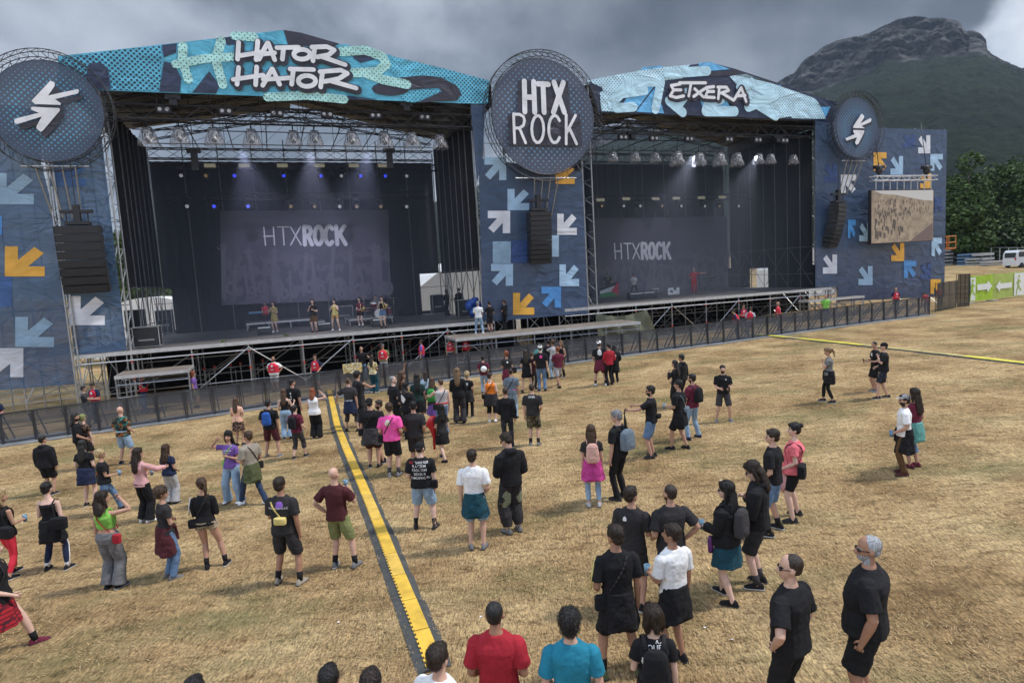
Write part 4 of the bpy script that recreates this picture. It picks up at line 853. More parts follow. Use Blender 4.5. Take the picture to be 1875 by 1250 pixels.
def wrapped(label, grp, u, v, sc, proto=None):
    s_, z_ = FS(u, v, .6)
    if proto: o = copy_tree(proto); o.location = W(s_, .6, z_); o['label'] = label; o['group'] = grp; o.scale = (sc,) * 3; return o
    root = fthing('wrapped_lamp', label, 'stage lamp', s_, .6, z_, grp); root.scale = (sc,) * 3
    mb = MB(); mb.box((-.2, -.14, .55), (.2, .14, .68)); mb.ell((0, 0, .26), (.17, .17, .27)); mb.box((-.24, -.05, .1), (-.2, .05, .6)); mb.box((.2, -.05, .1), (.24, .05, .6)); mb.tube((0, 0, .66), (0, 0, 1.0), .04); mb.build('lamp_body', BLKM, root, True)
    mb = MB(); n = 18; rings = []
    for k, (z, r) in enumerate(((.62, .26), (.5, .30), (.3, .36), (.1, .42), (-.12, .48), (-.16, .44))): rings.append([(r * (1 + .06 * math.sin(5 * a + k)) * math.cos(a), r * (1 + .06 * math.sin(7 * a + k * 2)) * math.sin(a), z) for a in [2 * math.pi * i / n for i in range(n)]])
    mb.loft(rings, cap=False); mb.build('plastic_cover', PLAS, root, True); return root
pr = None
for i, u in enumerate((272, 330, 393, 462, 538, 577, 645, 705, 755, 806)):
    o = wrapped('%s plastic wrapped lamp from the left below the left stage roof truss' % nth(i), 'plastic wrapped lamps of the left stage', u, [261, 260, 261, 263, 263, 263, 265, 266, 266, 268][i], .98 if i not in (4, 5, 9) else .9, pr); pr = pr or o
for i, u in enumerate((1122, 1163, 1200, 1240, 1280, 1318, 1349, 1389, 1411, 1453)):
    o = wrapped('%s plastic wrapped lamp from the left below the right stage roof truss' % nth(i), 'plastic wrapped lamps of the right stage', u, 293 + i * .5 + (4 if 2 < i < 7 else 0), [.75, .75, .75, 1.05, 1, 1, 1, .8, .8, .75][i], pr)
def glow(nm, c, s): 
    m = mat(nm, (.05, .05, .06), var=0, rough=.2); b = m.node_tree.nodes['Principled BSDF']; b.inputs['Emission Color'].default_value = (*c, 1); b.inputs['Emission Strength'].default_value = s; return m
GB, GA, GW = glow('blue_lens', (.02, .05, .9), .9), glow('amber_lens', (.30, .2, .06), .35), glow('white_lens', (.5, .5, .55), .38)
def moving(label, grp, s_, t, z, lens):
    root = fthing('moving_head_lamp', label, 'stage lamp', s_, t, z, grp)
    mb = MB(); mb.box((-.2, -.15, .5), (.2, .15, .68)); mb.box((-.22, -.06, .1), (-.17, .06, .55)); mb.box((.17, -.06, .1), (.22, .06, .55)); mb.ell((0, 0, .2), (.17, .2, .22)); mb.build('lamp_body', BLKM, root, True)
    mb = MB(); n = 14; mb.add([(math.cos(a) * .10, -.2, .16 + math.sin(a) * .10) for a in [2 * math.pi * i / n for i in range(n)]], [tuple(range(n - 1, -1, -1))]); mb.build('lens', lens, root)
def truss_thing(label, a, b, w_=.35, h=.35, m=BLKM, step=.6):
    s_, t, z = a; root = fthing('lighting_truss', label, 'truss', s_, t, z); mb = MB(a); mb.truss(a, b, w_, h, step, .02); o = mb.build('truss', m, root); return root
for i, (u, l) in enumerate(((333, GW), (378, GA), (430, GB), (520, GB), (588, GB), (625, GW), (660, GB), (705, GB), (744, GW))):
    s_, z_ = FS(u, 328, 7.6); moving('%s small lamp from the left on the upper back truss of the left stage' % nth(i), 'upper row of small lamps in the left stage', s_, 7.6, z_, l)
for i, (u, l) in enumerate(((344, GW), (393, GB), (455, GB), (533, GA), (576, GA), (622, GW), (653, GA), (697, GA), (744, GW))):
    s_, z_ = FS(u, 384, 6.2); moving('%s small lamp from the left on the lower back truss of the left stage' % nth(i), 'lower row of small lamps in the left stage', s_, 6.2, z_, l)
s_, z_ = FS(300, 306, 7.6); s2, z2 = FS(800, 304, 7.6); truss_thing('upper black lighting truss across the back of the left stage', (s_, 7.6, z_), (s2, 7.6, z_))
s_, z_ = FS(300, 362, 6.2); s2, z2 = FS(780, 359, 6.2); truss_thing('lower black lighting truss across the back of the left stage', (s_, 6.2, z_), (s2, 6.2, z_))
s_, z_ = FS(1085, 364, 7.0); s2, z2 = FS(1385, 364, 7.0); truss_thing('upper black lighting truss across the back of the right stage', (s_, 7.0, z_), (s2, 7.0, z_))
for i, u in enumerate((1100, 1140, 1170, 1210, 1245, 1288, 1315, 1350)):
    s_, z_ = FS(u, 382, 7.0); moving('%s small lamp from the left on the back truss of the right stage' % nth(i), 'row of small lamps in the right stage', s_, 7.0, z_, GW if i % 3 else GA)
FLM = glow('strip_lens', (.40, .37, .25), .35)
for i, (u, v) in enumerate(((384, 303), (447, 303), (517, 303), (585, 303), (648, 303), (701, 303))):
    s_, z_ = FS(u, v, 7.3); mb = MB((s_, 7.3, z_)); mb.box((s_ - .3, 7.3, z_ - .1), (s_ + .3, 7.4, z_ + .1)); tag(mb.build('strip_lamp', FLM, None, loc=W(s_, 7.3, z_), rz=AL), '%s flat strip lamp from the left at the top of the left stage back wall' % nth(i), 'stage lamp', 'strip lamps of the left stage')
for i, (u, v) in enumerate(((1100, 366), (1147, 364), (1201, 364), (1239, 363), (1285, 362), (1323, 361))):
    s_, z_ = FS(u, v, 6.8); mb = MB((s_, 6.8, z_)); mb.box((s_ - .3, 6.8, z_ - .1), (s_ + .3, 6.9, z_ + .1)); tag(mb.build('strip_lamp', FLM, None, loc=W(s_, 6.8, z_), rz=AL), '%s flat strip lamp from the left on the right stage back truss' % nth(i), 'stage lamp', 'strip lamps of the right stage')
# twin spots hung high under the roofs
for S_, us, nm in ((0, ((299, 200), (413, 203), (507, 207), (599, 209), (688, 211), (778, 214)), 'left'), (1, ((1142, 251), (1199, 253), (1263, 254), (1336, 255), (1389, 256), (1438, 257)), 'right')):
    for i, (u, v) in enumerate(us):
        s_, z_ = FS(u, v, .3); root = fthing('twin_spotlight', '%s twin white spotlight from the left under the %s stage roof' % (nth(i), nm), 'stage lamp', s_, .3, z_, 'twin spotlights of the %s stage' % nm)
        mb = MB(); mb.box((-.3, .02, -.16), (.3, .2, .16)); mb.tube((0, .1, .15), (0, .1, .7), .03); mb.build('lamp_body', BLKM, root)
        for q in (-.15, .15): mb = MB(); n = 12; mb.add([(q + math.cos(a) * .085, 0, math.sin(a) * .085) for a in [2 * math.pi * i_ / n for i_ in range(n)]], [tuple(range(n - 1, -1, -1))]); mb.build('lens', GW, root)
# hanging delay boxes / motors under the roof
for i, (u, v, d_) in enumerate(((354, 275, 3), (713, 275, 3), (316, 178, .1), (745, 190, .1), (1160, 243, .3), (1426, 250, .3))):
    s_, z_ = FS(u, v, d_); mb = MB((s_, d_, z_)); mb.box((s_ - .32, d_, z_ - .1), (s_ + .32, d_ + .3, z_ + .12)); mb.tube((s_, d_ + .1, z_), (s_, d_ + .1, z_ + (3 if d_ > 1 else .8)), .02); mb.box((s_ - .16, d_, z_ - (1.0 if d_ > 1 else .35)), (s_ + .16, d_ + .25, z_))
    tag(mb.build('chain_hoist', BLKM, None, loc=W(s_, d_, z_), rz=AL), ['dark hoist hanging left of centre in the left stage', 'dark hoist hanging right of centre in the left stage', 'small hoist below the left part of the HATOR banner', 'small hoist below the right part of the HATOR banner', 'small hoist below the left part of the ETXERA banner', 'small hoist below the right part of the ETXERA banner'][i], 'hoist')

# ---------------------------------------------------------------- crowd barrier
BM = bpy.data.materials.new('barrier_mesh'); BM.use_nodes = True
_t = BM.node_tree; _b = _t.nodes['Principled BSDF']; _b.inputs['Base Color'].default_value = (.12, .13, .155, 1); _b.inputs['Roughness'].default_value = .5; _b.inputs['Metallic'].default_value = .3; _b.inputs['Alpha'].default_value = .46
BARF = mat('barrier_frame', (.05, .053, .06), rough=.5, metal=.4, var=.2, vs=5); PLATE = mat('barrier_floor_plate', (.24, .25, .26), rough=.6, metal=.3, var=.25, vs=2)
def barrier_proto():
    root = empty('crowd_barrier', '', 'barrier', (0, 0, 0), 0, 'crowd barrier panels in front of the stages'); Wd = 1.02
    mb = MB(); mb.box((.02, -.004, .1), (Wd - .02, .004, 1.16)); mb.build('mesh_sheet', BM, root)
    mb = MB(); 
    for x in (.0, Wd - .045): mb.box((x, -.03, 0), (x + .045, .03, 1.2))
    mb.box((.045, -.03, 1.155), (Wd - .045, .03, 1.2)); mb.box((.045, -.02, .08), (Wd - .045, .02, .12)); mb.box((.045, .006, .6), (Wd - .045, .03, .63)); mb.build('frame', BARF, root)
    mb = MB(); mb.box((.0, -.42, .004), (Wd - .01, .95, .035)); mb.build('floor_plate', PLATE, root)
    for x in (.1, Wd - .14):
        mb = MB(); mb.obox((x + .02, .44, .56), (.02, 0, 0), Vector((0, .42, -.52)).normalized() * .66, Vector((0, .52, .42)).normalized() * .025); mb.build('brace', BARF, root)
    return root
BL = [(-25.0, 20.9), (-19.35, 23.02), (-13.9, 25.3), (-2.69, 30.1), (11.42, 34.3), (27.9, 40.7)]
proto = barrier_proto(); seglen = [math.dist(a, b) for a, b in zip(BL, BL[1:])]; tot = sum(seglen); nb = int(tot / 1.03)
def along(d_):
    for (a, b), l in zip(zip(BL, BL[1:]), seglen):
        if d_ <= l: f = d_ / l; return a[0] + (b[0] - a[0]) * f, a[1] + (b[1] - a[1]) * f
        d_ -= l
    return BL[-1]
bi = 0; vis = [i for i in range(nb) if along(i * 1.03 + 1)[0] > -20.6]
for i in vis:
    a, b = along(i * 1.03), along((i + 1) * 1.03); o = proto if bi == 0 else copy_tree(proto)
    o.location = (a[0], a[1], gz(*a)); o.rotation_euler = (R(rs.uniform(-1.2, 1.2)), -math.atan2(gz(*b) - gz(*a), 1.03), math.atan2(b[1] - a[1], b[0] - a[0]) + R(rs.uniform(-1.2, 1.2)))
    o['label'] = '%s mesh panel from the left in the crowd barrier line' % nth(bi); bi += 1

# ---------------------------------------------------------------- cable ramps
YEL = mat('ramp_yellow', (.62, .39, .045), rough=.65, var=.28, vs=2.5, bump=.3, bs=60, bdist=.01); YELD = mat('ramp_yellow_worn', (.62, .40, .07), rough=.65, var=.3, vs=3); RUB = mat('ramp_rubber', (.055, .058, .056), rough=.85, var=.35, vs=4)
RUB2 = mat('ramp_lid_dusty', (.40, .33, .13), rough=.8, var=.3, vs=3)
def ramp_proto(L_, wy, wb, ym, teeth=True):
    root = empty('cable_ramp', '', 'cable ramp', (0, 0, 0)); mb = MB(); hw = wy / 2
    mb.loft([[(-hw - wb, y, .005), (-hw, y, .05), (hw, y, .05), (hw + wb, y, .005)] for y in (0, L_ - .012)]); mb.build('base', RUB, root)
    pts = []; n = 8
    for i in range(n):
        y0 = L_ * i / n; y1 = L_ * (i + .5) / n; y2 = L_ * (i + 1) / n; d_ = .012 if teeth else .0
        pts += [(hw + d_, y0, .055), (hw + d_, y1, .055), (hw - d_, y1, .055), (hw - d_, y2, .055)]
    pts = [(x, min(y, L_ - .034), z) for x, y, z in pts] + [(-hw, L_ - .034, .055), (-hw, 0, .055)]
    mb = MB(); mb.poly(pts, .012, (0, 0, 1)); mb.build('lid', ym, root); return root
RP = [gpt(u, v) for u, v in ((603, 716), (610, 745), (620, 790), (638, 832), (655, 870), (673, 912), (691, 955), (712, 1008), (736, 1070), (763, 1135), (795, 1215), (822, 1290))]
pa, pb = ramp_proto(.9, .21, .135, YEL), ramp_proto(.9, .21, .135, YELD); used = {0: 0, 1: 0}
def walk(P, st):
    out_ = [P[0]]; cur = P[0]; i = 1; 
    while i < len(P):
        d_ = P[i] - cur
        if d_.length >= st: cur = cur + d_.normalized() * st; out_.append(cur.copy())
        else: i += 1
    return out_
wk = walk([p.copy() for p in RP], .9); nW = len(wk) - 1
for i in range(nW):
    a, b = wk[i], wk[i + 1]; k = 1 if i % 4 == 2 or i % 7 == 5 else 0; p = (pa, pb)[k]; o = p if not used[k] else copy_tree(p); used[k] = 1; a = Vector((a.x, a.y, gz(a.x, a.y)))
    o.location = a; o.rotation_euler.z = math.atan2(b.y - a.y, b.x - a.x) - math.pi / 2; o['group'] = 'cable ramp sections crossing the field'; o['label'] = '%s cable ramp section from the barrier, %s' % (nth(i), ('bright yellow lid', 'worn yellow lid')[k])
R2 = [gpt(u, v) for u, v in ((1372, 612), (1455, 620), (1560, 631), (1660, 642), (1760, 653), (1890, 668), (1990, 680))]
wk = walk([p.copy() for p in R2], 1.0); pr_ = ramp_proto(1.0, .36, .07, mat('ramp_yellow_green', (.66, .58, .06), rough=.5, var=.15), False); pr2 = ramp_proto(1.0, .36, .07, RUB2, False); us_ = [0, 0]
for i in range(len(wk) - 1):
    a, b = wk[i], wk[i + 1]; k = 1 if (i % 9 == 3 or 8 <= i <= 12) else 0; p = (pr_, pr2)[k]; o = p if not us_[k] else copy_tree(p); us_[k] = 1
    o.location = (a.x, a.y, gz(a.x, a.y)); o.rotation_euler.z = math.atan2(b.y - a.y, b.x - a.x) - math.pi / 2; o['group'] = 'cable ramp sections at the right'; o['label'] = '%s section from the barrier of the right hand cable ramp, %s' % (nth(i), ('lime yellow lid', 'dusty brown lid')[k])

# ---------------------------------------------------------------- fences at right
def ground_quad(u0, v0, u1, v1, h0, h1):
    a, b = gpt(u0, v0), gpt(u1, v1); return a, b
GRN = mat('green_banner_print', (.33, .52, .03), rough=.55, var=.12, vs=2, bump=.5, bs=4, bdist=.08, alpha=.97); GRN2 = mat('green_banner_print_pale', (.36, .47, .10), rough=.55, var=.12, vs=2, bump=.5, bs=4, bdist=.08, alpha=.95); WHB = mat('white_sign_print', (.75, .77, .74), rough=.6, var=.05)
NETM = mat('black_net', (.022, .022, .022), rough=.8, var=.3, vs=3, alpha=.86, bump=.5, bs=5, bdist=.06)
def exit_banner(label, a, b, h, m, kind):
    root = empty('exit_banner', label, 'banner', a, math.atan2(b.y - a.y, b.x - a.x)); Ln = (b - a).length; L2 = math.hypot(b.x - a.x, b.y - a.y); dz = b.z - a.z
    def Z(x): return dz * x / L2
    n = 10; mb = MB(); vs_ = []
    for i in range(n + 1):
        x = L2 * i / n
        for z in (.14, h * .6, h): vs_.append((x, .03 * math.sin(i * 1.9 + z), z + Z(x) - (.05 * math.sin(math.pi * i / n) if z == h else 0)))
    mb.add(vs_, [(3 * i + j, 3 * i + 3 + j, 3 * i + 4 + j, 3 * i + 1 + j) for i in range(n) for j in range(2)]); mb.build('cloth', m, root, True)
    mb = MB()
    for x in (0, L2): mb.tube((x, .05, -.02), (x, .05, h + .08 + Z(x)), .022)
    mb.box((-.3, -.25, 0), (.3, .3, .07)); mb.build('post', STEEL, root)
    def pl(pts, k=0, m_=WHB, nm='arrow'): mb = MB(); mb.poly([(x, -.05 - .004 * k, z + Z(x)) for x, z in pts]); mb.build(nm, m_, root)
    if kind == 0:
        x0, x1, zc = L2 * .30, L2 * .93, h * .56; pl([(x0, zc - .22), (x1 - .55, zc - .22), (x1 - .55, zc - .44), (x1, zc), (x1 - .55, zc + .44), (x1 - .55, zc + .22), (x0, zc + .22)])
        pl([(.05, .2), (.62, .2), (.62, h - .15), (.05, h - .15)], nm='white_door'); man = .22
    else:
        x0, x1, zc = L2 * .05, L2 * .50, h * .52; pl([(x0, zc), (x0 + .55, zc - .42), (x0 + .55, zc - .2), (x1, zc - .2), (x1, zc + .2), (x0 + .55, zc + .2), (x0 + .55, zc + .42)])
        pl([(L2 * .57, .2), (L2 * .86, .2), (L2 * .86, h - .12), (L2 * .57, h - .12)], nm='white_door'); man = L2 * .68
    mb = MB(); k = 0      # running figure
    def s2(p, q, w_):
        nonlocal_k[0] += 1; p, q = Vector((p[0], 0, p[1])), Vector((q[0], 0, q[1])); d = (q - p).normalized(); nn = Vector((-d.z, 0, d.x)) * w_ / 2
        mb.add([(c.x, -.062 - .002 * nonlocal_k[0], c.z + Z(c.x)) for c in (p + nn, p - nn, q - nn, q + nn)], [(0, 1, 2, 3)])
    nonlocal_k = [0]; f = h / 1.9; M_ = man
    for p, q, w_ in (((M_, .85 * f), (M_ + .06, 1.35 * f), .2), ((M_, .9 * f), (M_ - .16, .55 * f), .13), ((M_ - .16, .55 * f), (M_ - .2, .22 * f), .11), ((M_ + .04, .9 * f), (M_ + .26, .62 * f), .13), ((M_ + .26, .62 * f), (M_ + .46, .56 * f), .1), ((M_ + .02, 1.3 * f), (M_ - .25, 1.05 * f), .09), ((M_ + .08, 1.3 * f), (M_ + .32, 1.12 * f), .09)): s2(p, q, w_)
    nonlocal_k[0] += 1; mb.add([(M_ + .06 + .11 * math.cos(a), -.07 - .002 * nonlocal_k[0], 1.55 * f + .11 * math.sin(a) + Z(M_)) for a in [i * math.pi / 6 for i in range(12)]], [tuple(range(12))]); mb.build('running_figure', m, root)
g0, g1, g2 = gpt(1774, 556), gpt(1818, 551), gpt(1882, 543)
hh = zproj(g1.x, g1.y, 501) - g1.z
exit_banner('green escape route banner with a white arrow pointing right', g0, g1, hh, GRN, 0); exit_banner('green escape route banner with a white arrow pointing left, at the right edge', g1, g2, hh, GRN2, 1)
def net(label, a, b, h0, h1, y=0):
    L2 = math.hypot(b.x - a.x, b.y - a.y); root = empty('net_fence', label, 'fence', a, math.atan2(b.y - a.y, b.x - a.x)); mb = MB(); n = 16; vs_ = []; dz = b.z - a.z
    for i in range(n + 1):
        x = L2 * i / n; h = h0 + (h1 - h0) * i / n
        for z in (.03, h * .5, h): vs_.append((x, .05 * math.sin(i * 1.3 + z * 2), z + dz * x / L2))
    mb.add(vs_, [(3 * i + j, 3 * i + 3 + j, 3 * i + 4 + j, 3 * i + 1 + j) for i in range(n) for j in range(2)]); mb.build('net', NETM, root, True)
    mb = MB()
    for i in range(4): x = L2 * i / 3; mb.tube((x, .08, 0), (x, .08, h0 + (h1 - h0) * i / 3 + dz * x / L2), .02)
    mb.build('post', BLKM, root)
n0, n1, n2 = gpt(1715, 571), gpt(1752, 563), gpt(1776, 561)
net('black net fence joining the barrier to the green banners', n0, n1, zproj(n0.x, n0.y, 518) - n0.z, zproj(n1.x, n1.y, 513) - n1.z); net('taller black net panel beside the first green banner', n1, n2, zproj(n1.x, n1.y, 502) - n1.z, zproj(n2.x, n2.y, 501) - n2.z)

# far things
def wire_fence():
    x0, y0 = at_range(1735, 128); root = empty('wire_fence', 'long grey wire fence in front of the trees', 'fence', (x0, y0, gz(x0, y0))); mb = MB(); prev = None; mw = MB()
    for k in range(11):
        x, y = at_range(1735 + k * 16, 128 - k * 1.4); z = gz(x, y); p = Vector((x - x0, y - y0, z - gz(x0, y0))); mb.tube(p, p + Vector((0, 0, 2.4)), .06)
        if prev is not None:
            for h in (2.35, .15): mb.tube(prev + Vector((0, 0, h)), p + Vector((0, 0, h)), .045)
            for h in (.7, 1.2, 1.8): mw.tube(prev + Vector((0, 0, h)), p + Vector((0, 0, h)), .018, 4)
        prev = p
    mb.build('frame', STEEL, root); mw.build('wires', STEEL, root)
wire_fence()
PALL = mat('stacked_panels', (.36, .36, .35), rough=.7, var=.2, vs=3); BLUC = mat('blue_crate', (.09, .17, .30), rough=.6, var=.15); DRKC = mat('dark_crate', (.04, .05, .06), rough=.6)
def stack(label, u, rg, w_, d_, h, n, m, name='panel_stack', cat='stack'):
    x, y = at_range(u, rg); root = empty(name, label, cat, (x, y, gz(x, y)), .35)
    for i in range(n):
        mb = MB(); z = h * i / n; mb.box((-w_ / 2 + .08 * (i % 2), 0, z + .05), (w_ / 2 - .1 * ((i + 1) % 2), d_, z + h / n * .62)); 
        for q in (-.4, 0, .38): mb.box((w_ * q - .05, .05, z), (w_ * q + .07, d_ - .05, z + .05))
        mb.build('layer', m, root)
for a in (('tall stack of grey panels beside the foot of the banner wall', 1737, 118, 2.2, 2, 2.6, 5, PALL), ('dark container stack behind the field', 1755, 120, 3.6, 2, 2.5, 3, DRKC), ('bluish crate stack left of the white panels', 1780, 117, 1.9, 1.6, 1.9, 4, BLUC, 'crate_stack'), ('low stack of white panels right of the blue crates', 1797, 116, 2.2, 1.6, 1.2, 3, PALL), ('white panel stack with a box on top by the wire fence', 1811, 117, 2.6, 1.6, 2.0, 3, PALL), ('long low row of white boards by the wire fence', 1838, 116, 6.6, 1.2, .75, 2, PALL)): stack(*a)
def van():
    x, y = at_range(1874, 108); z = gz(x, y); root = empty('parked_van', 'white van cut by the right edge beyond the field', 'van', (x, y, z), R(12)); WV = mat('van_paint', (.62, .64, .66), rough=.3, var=.05); GL = mat('van_glass', (.03, .04, .05), rough=.1, var=0); TY = mat('tyre', (.02, .02, .02), rough=.9)
    prof = [(-.0, .35), (0, 1.2), (.12, 2.0), (.5, 2.35), (3.2, 2.35), (3.9, 1.55), (4.7, 1.25), (4.85, .5), (4.85, .35)]
    mb = MB(); mb.add([(px_ - 1.0, yy, pz) for yy in (0, 1.95) for px_, pz in prof], [tuple(range(9)), tuple(range(17, 8, -1))] + [(i, 9 + i, 9 + (i + 1) % 9, (i + 1) % 9) for i in range(9)]); mb.build('body', WV, root)
    mb = MB(); mb.box((-.72, -.015, 1.45), (1.9, -.003, 2.1)); mb.build('window', GL, root); mb = MB(); mb.box((-.99, .25, 1.4), (-.965, 1.7, 2.05)); mb.obox((-.94, .97, 1.7), (.012, 0, .02), (0, .75, 0), (0.06, 0, .3)); mb.build('window', GL, root)
    mb = MB(); mb.box((-1.03, .1, 1.05), (-1.002, .28, 1.4)); mb.build('tail_light', mat('tail_light', (.4, .02, .02), rough=.3), root)
    for px_ in (-.2, 2.9):
        for yy in (-.02, 1.76): mb = MB(); mb.tube((px_, yy, .35), (px_, yy + .21, .35), .35, 16); mb.build('wheel', TY, root)
van()
def lift():
    s_, z_ = FS(1736, 441, 6); root = fthing('boom_lift', 'orange lift basket just right of the banner wall', 'lift', s_ + .1, 6, 0); m = mat('lift_orange', (.62, .18, .03), rough=.5); mb = MB(); b = z_ - .7
    for x in (0, .9):
        for y in (0, .8): mb.tube((x, y, b), (x, y, b + 1.1), .03)
    for h in (.05, .55, 1.1): mb.path([(0, 0, b + h), (.9, 0, b + h), (.9, .8, b + h), (0, .8, b + h), (0, 0, b + h)], .035)
    mb.box((0, 0, b - .05), (.9, .8, b)); mb.build('basket', m, root); mb = MB(); mb.tube((-.1, .8, b), (-2.6, 3, .8), .09); mb.box((-3.4, 2.2, .3), (-1.8, 3.8, 1.2)); mb.build('boom', m, root)
lift()
def tent(label, s_, t, wd, dp, eave, ridge, open_=False):
    root = fthing('marquee_tent', label, 'tent', s_, t, 0); m = mat('tent_white', (.80, .80, .79), rough=.6, var=.05)
    mb = MB(); n = 12; R_ = []
    for y in (0, dp): R_.append([(-wd / 2, y, 0), (-wd / 2, y, eave)] + [(-wd / 2 + wd * i / n, y, eave + (ridge - eave) * math.sin(math.pi * i / n) ** .55) for i in range(1, n)] + [(wd / 2, y, eave), (wd / 2, y, 0)])
    mb.loft(R_); mb.build('canopy', m, root); mb = MB()
    for i in range(5): x = -wd / 2 + wd * i / 4; mb.tube((x, -.05, 0), (x, -.05, eave + (ridge - eave) * math.sin(math.pi * i / 4) ** .55), .05)
    mb.build('pole', ALU, root)
tent('white rounded marquee seen through the right wing of the left stage', 17.2, 17, 14, 10, 2.4, 6.3)
tent('low white tent seen through the left wing of the left stage', -9.3, 24, 8, 7, 2.6, 4.6)
tent('white tent seen through the right wing of the right stage', 50.5, 15, 5.5, 5, 3.6, 5.6)
# ================================================================ PEOPLE
CC = dict(K=(.013, .013, .015), k2=(.03, .028, .03), ch=(.045, .042, .045), gy=(.16, .16, .165), lg=(.42, .42, .43), W=(.78, .78, .78), nv=(.018, .025, .06), dn=(.12, .20, .33), dl=(.26, .37, .50), dd=(.03, .05, .10), ol=(.085, .10, .045), og=(.20, .22, .09),
          pk=(.80, .10, .36), sp=(.62, .36, .30), co=(.72, .16, .19), mg=(.48, .055, .25), rd=(.36, .022, .035), vr=(.62, .035, .06), bu=(.13, .02, .04), mr=(.075, .02, .025), or_=(.75, .20, .02), gr=(.22, .52, .09), gn=(.05, .30, .07), tl=(.02, .20, .30), te=(.014, .060, .085), ta=(.33, .27, .19), be=(.30, .27, .22),
          pu=(.17, .09, .33), lb=(.42, .58, .70), bl=(.03, .10, .36), bw=(.10, .055, .025), ye=(.62, .50, .18), mu=(.40, .24, .08), aq=(.12, .33, .30), pc=(.72, .42, .30), gb=(.14, .18, .22), lpk=(.62, .34, .34), dg=(.02, .045, .04))
HC = dict(k=(.010, .009, .009), d=(.026, .016, .011), b=(.065, .036, .020), lb=(.16, .095, .045), bl=(.36, .26, .13), g=(.22, .22, .22), w=(.30, .31, .33), r=(.20, .055, .02))
SK = dict(l=(.56, .34, .25), m=(.46, .26, .18), t=(.36, .19, .12), p=(.64, .42, .33), d=(.16, .08, .05))
def skin_mat(k):
    m = mat('skin_' + k, SK[k], rough=.55, var=.10, vs=14, obj=True); b = m.node_tree.nodes['Principled BSDF']; b.inputs['Subsurface Weight'].default_value = .0; return m
def cloth(k, pat=None):
    nm = 'cloth_' + k.strip('_') + (('_' + pat) if pat else '')
    if nm in MATS: return MATS[nm]
    m = mat(nm, CC[k], rough=.92, var=.16, vs=7, bump=.35, bs=22, spec=.25, bdist=.02, obj=True)
    if pat:
        t = m.node_tree; b = t.nodes['Principled BSDF']; g = t.nodes.new('ShaderNodeTexCoord')
        def setc(sock): t.links.new(sock, b.inputs['Base Color'])
        def rampc(f, st, const=True):
            r = t.nodes.new('ShaderNodeValToRGB'); t.links.new(f, r.inputs[0]); e = r.color_ramp.elements; r.color_ramp.interpolation = 'CONSTANT' if const else 'LINEAR'
            e[0].position, e[0].color = st[0][0], (*st[0][1], 1); e[1].position, e[1].color = st[-1][0], (*st[-1][1], 1)
            for p, c in st[1:-1]: y = e.new(p); y.color = (*c, 1)
            return r.outputs[0]
        sp = t.nodes.new('ShaderNodeSeparateXYZ'); t.links.new(g.outputs['Object'], sp.inputs[0])
        if pat in ('tartan', 'plaid', 'stripe'):
            f = 16 if pat != 'stripe' else 28
            hz_ = mth('LESS_THAN', mth('FRACT', mth('MULTIPLY', sp.outputs[2], f, tree=t), tree=t), .3 if pat != 'stripe' else .5, tree=t)
            vz = mth('LESS_THAN', mth('FRACT', mth('MULTIPLY', mth('ADD', sp.outputs[0], sp.outputs[1], tree=t), f, tree=t), tree=t), .3 if pat != 'stripe' else -1, tree=t)
            k_ = mth('MULTIPLY', mth('ADD', hz_, vz, tree=t), .5, tree=t)
            st = {'tartan': [(0, (.36, .02, .03)), (.25, (.12, .012, .02)), (.75, (.02, .02, .03))], 'plaid': [(0, CC[k]), (.25, (.12, .08, .03)), (.75, (.05, .03, .02))], 'stripe': [(0, (.30, .30, .30)), (.25, (.03, .03, .03)), (.9, (.03, .03, .03))]}[pat]
            setc(rampc(k_, st))
        else:
            if pat in ('floral', 'leopard', 'print'):
                n = t.nodes.new('ShaderNodeTexVoronoi'); n.inputs['Scale'].default_value = {'floral': 22, 'leopard': 34, 'print': 16}[pat]; t.links.new(g.outputs['Object'], n.inputs[0]); o = n.outputs['Distance' if pat == 'leopard' else 'Color']
                if pat == 'leopard': setc(rampc(o, [(0, (.03, .02, .015)), (.34, (.34, .27, .18)), (.5, (.38, .31, .22))]))
                else:
                    s3 = t.nodes.new('ShaderNodeSeparateColor'); t.links.new(o, s3.inputs[0])
                    setc(rampc(s3.outputs[0], {'floral': [(0, (.60, .52, .30)), (.4, (.70, .66, .55)), (.62, (.25, .18, .05)), (.8, (.62, .45, .10))], 'print': [(0, (.02, .03, .03)), (.35, (.05, .16, .13)), (.6, (.30, .10, .03)), (.8, (.02, .02, .02))]}[pat]))
            else:
                n = t.nodes.new('ShaderNodeTexNoise'); n.inputs['Scale'].default_value = 13; n.inputs['Detail'].default_value = 2; t.links.new(g.outputs['Object'], n.inputs[0])
                setc(rampc(n.outputs[0], {'camo': [(0, (.02, .022, .014)), (.44, (.09, .08, .05)), (.55, (.22, .20, .14)), (.62, (.04, .045, .03))], 'lace': [(0, (.008, .008, .008)), (.48, (.30, .18, .13)), (.54, (.012, .012, .012))], 'dark': [(0, (.012, .014, .02)), (.47, (.05, .055, .07)), (.55, (.02, .02, .03))]}[pat]))
    return m
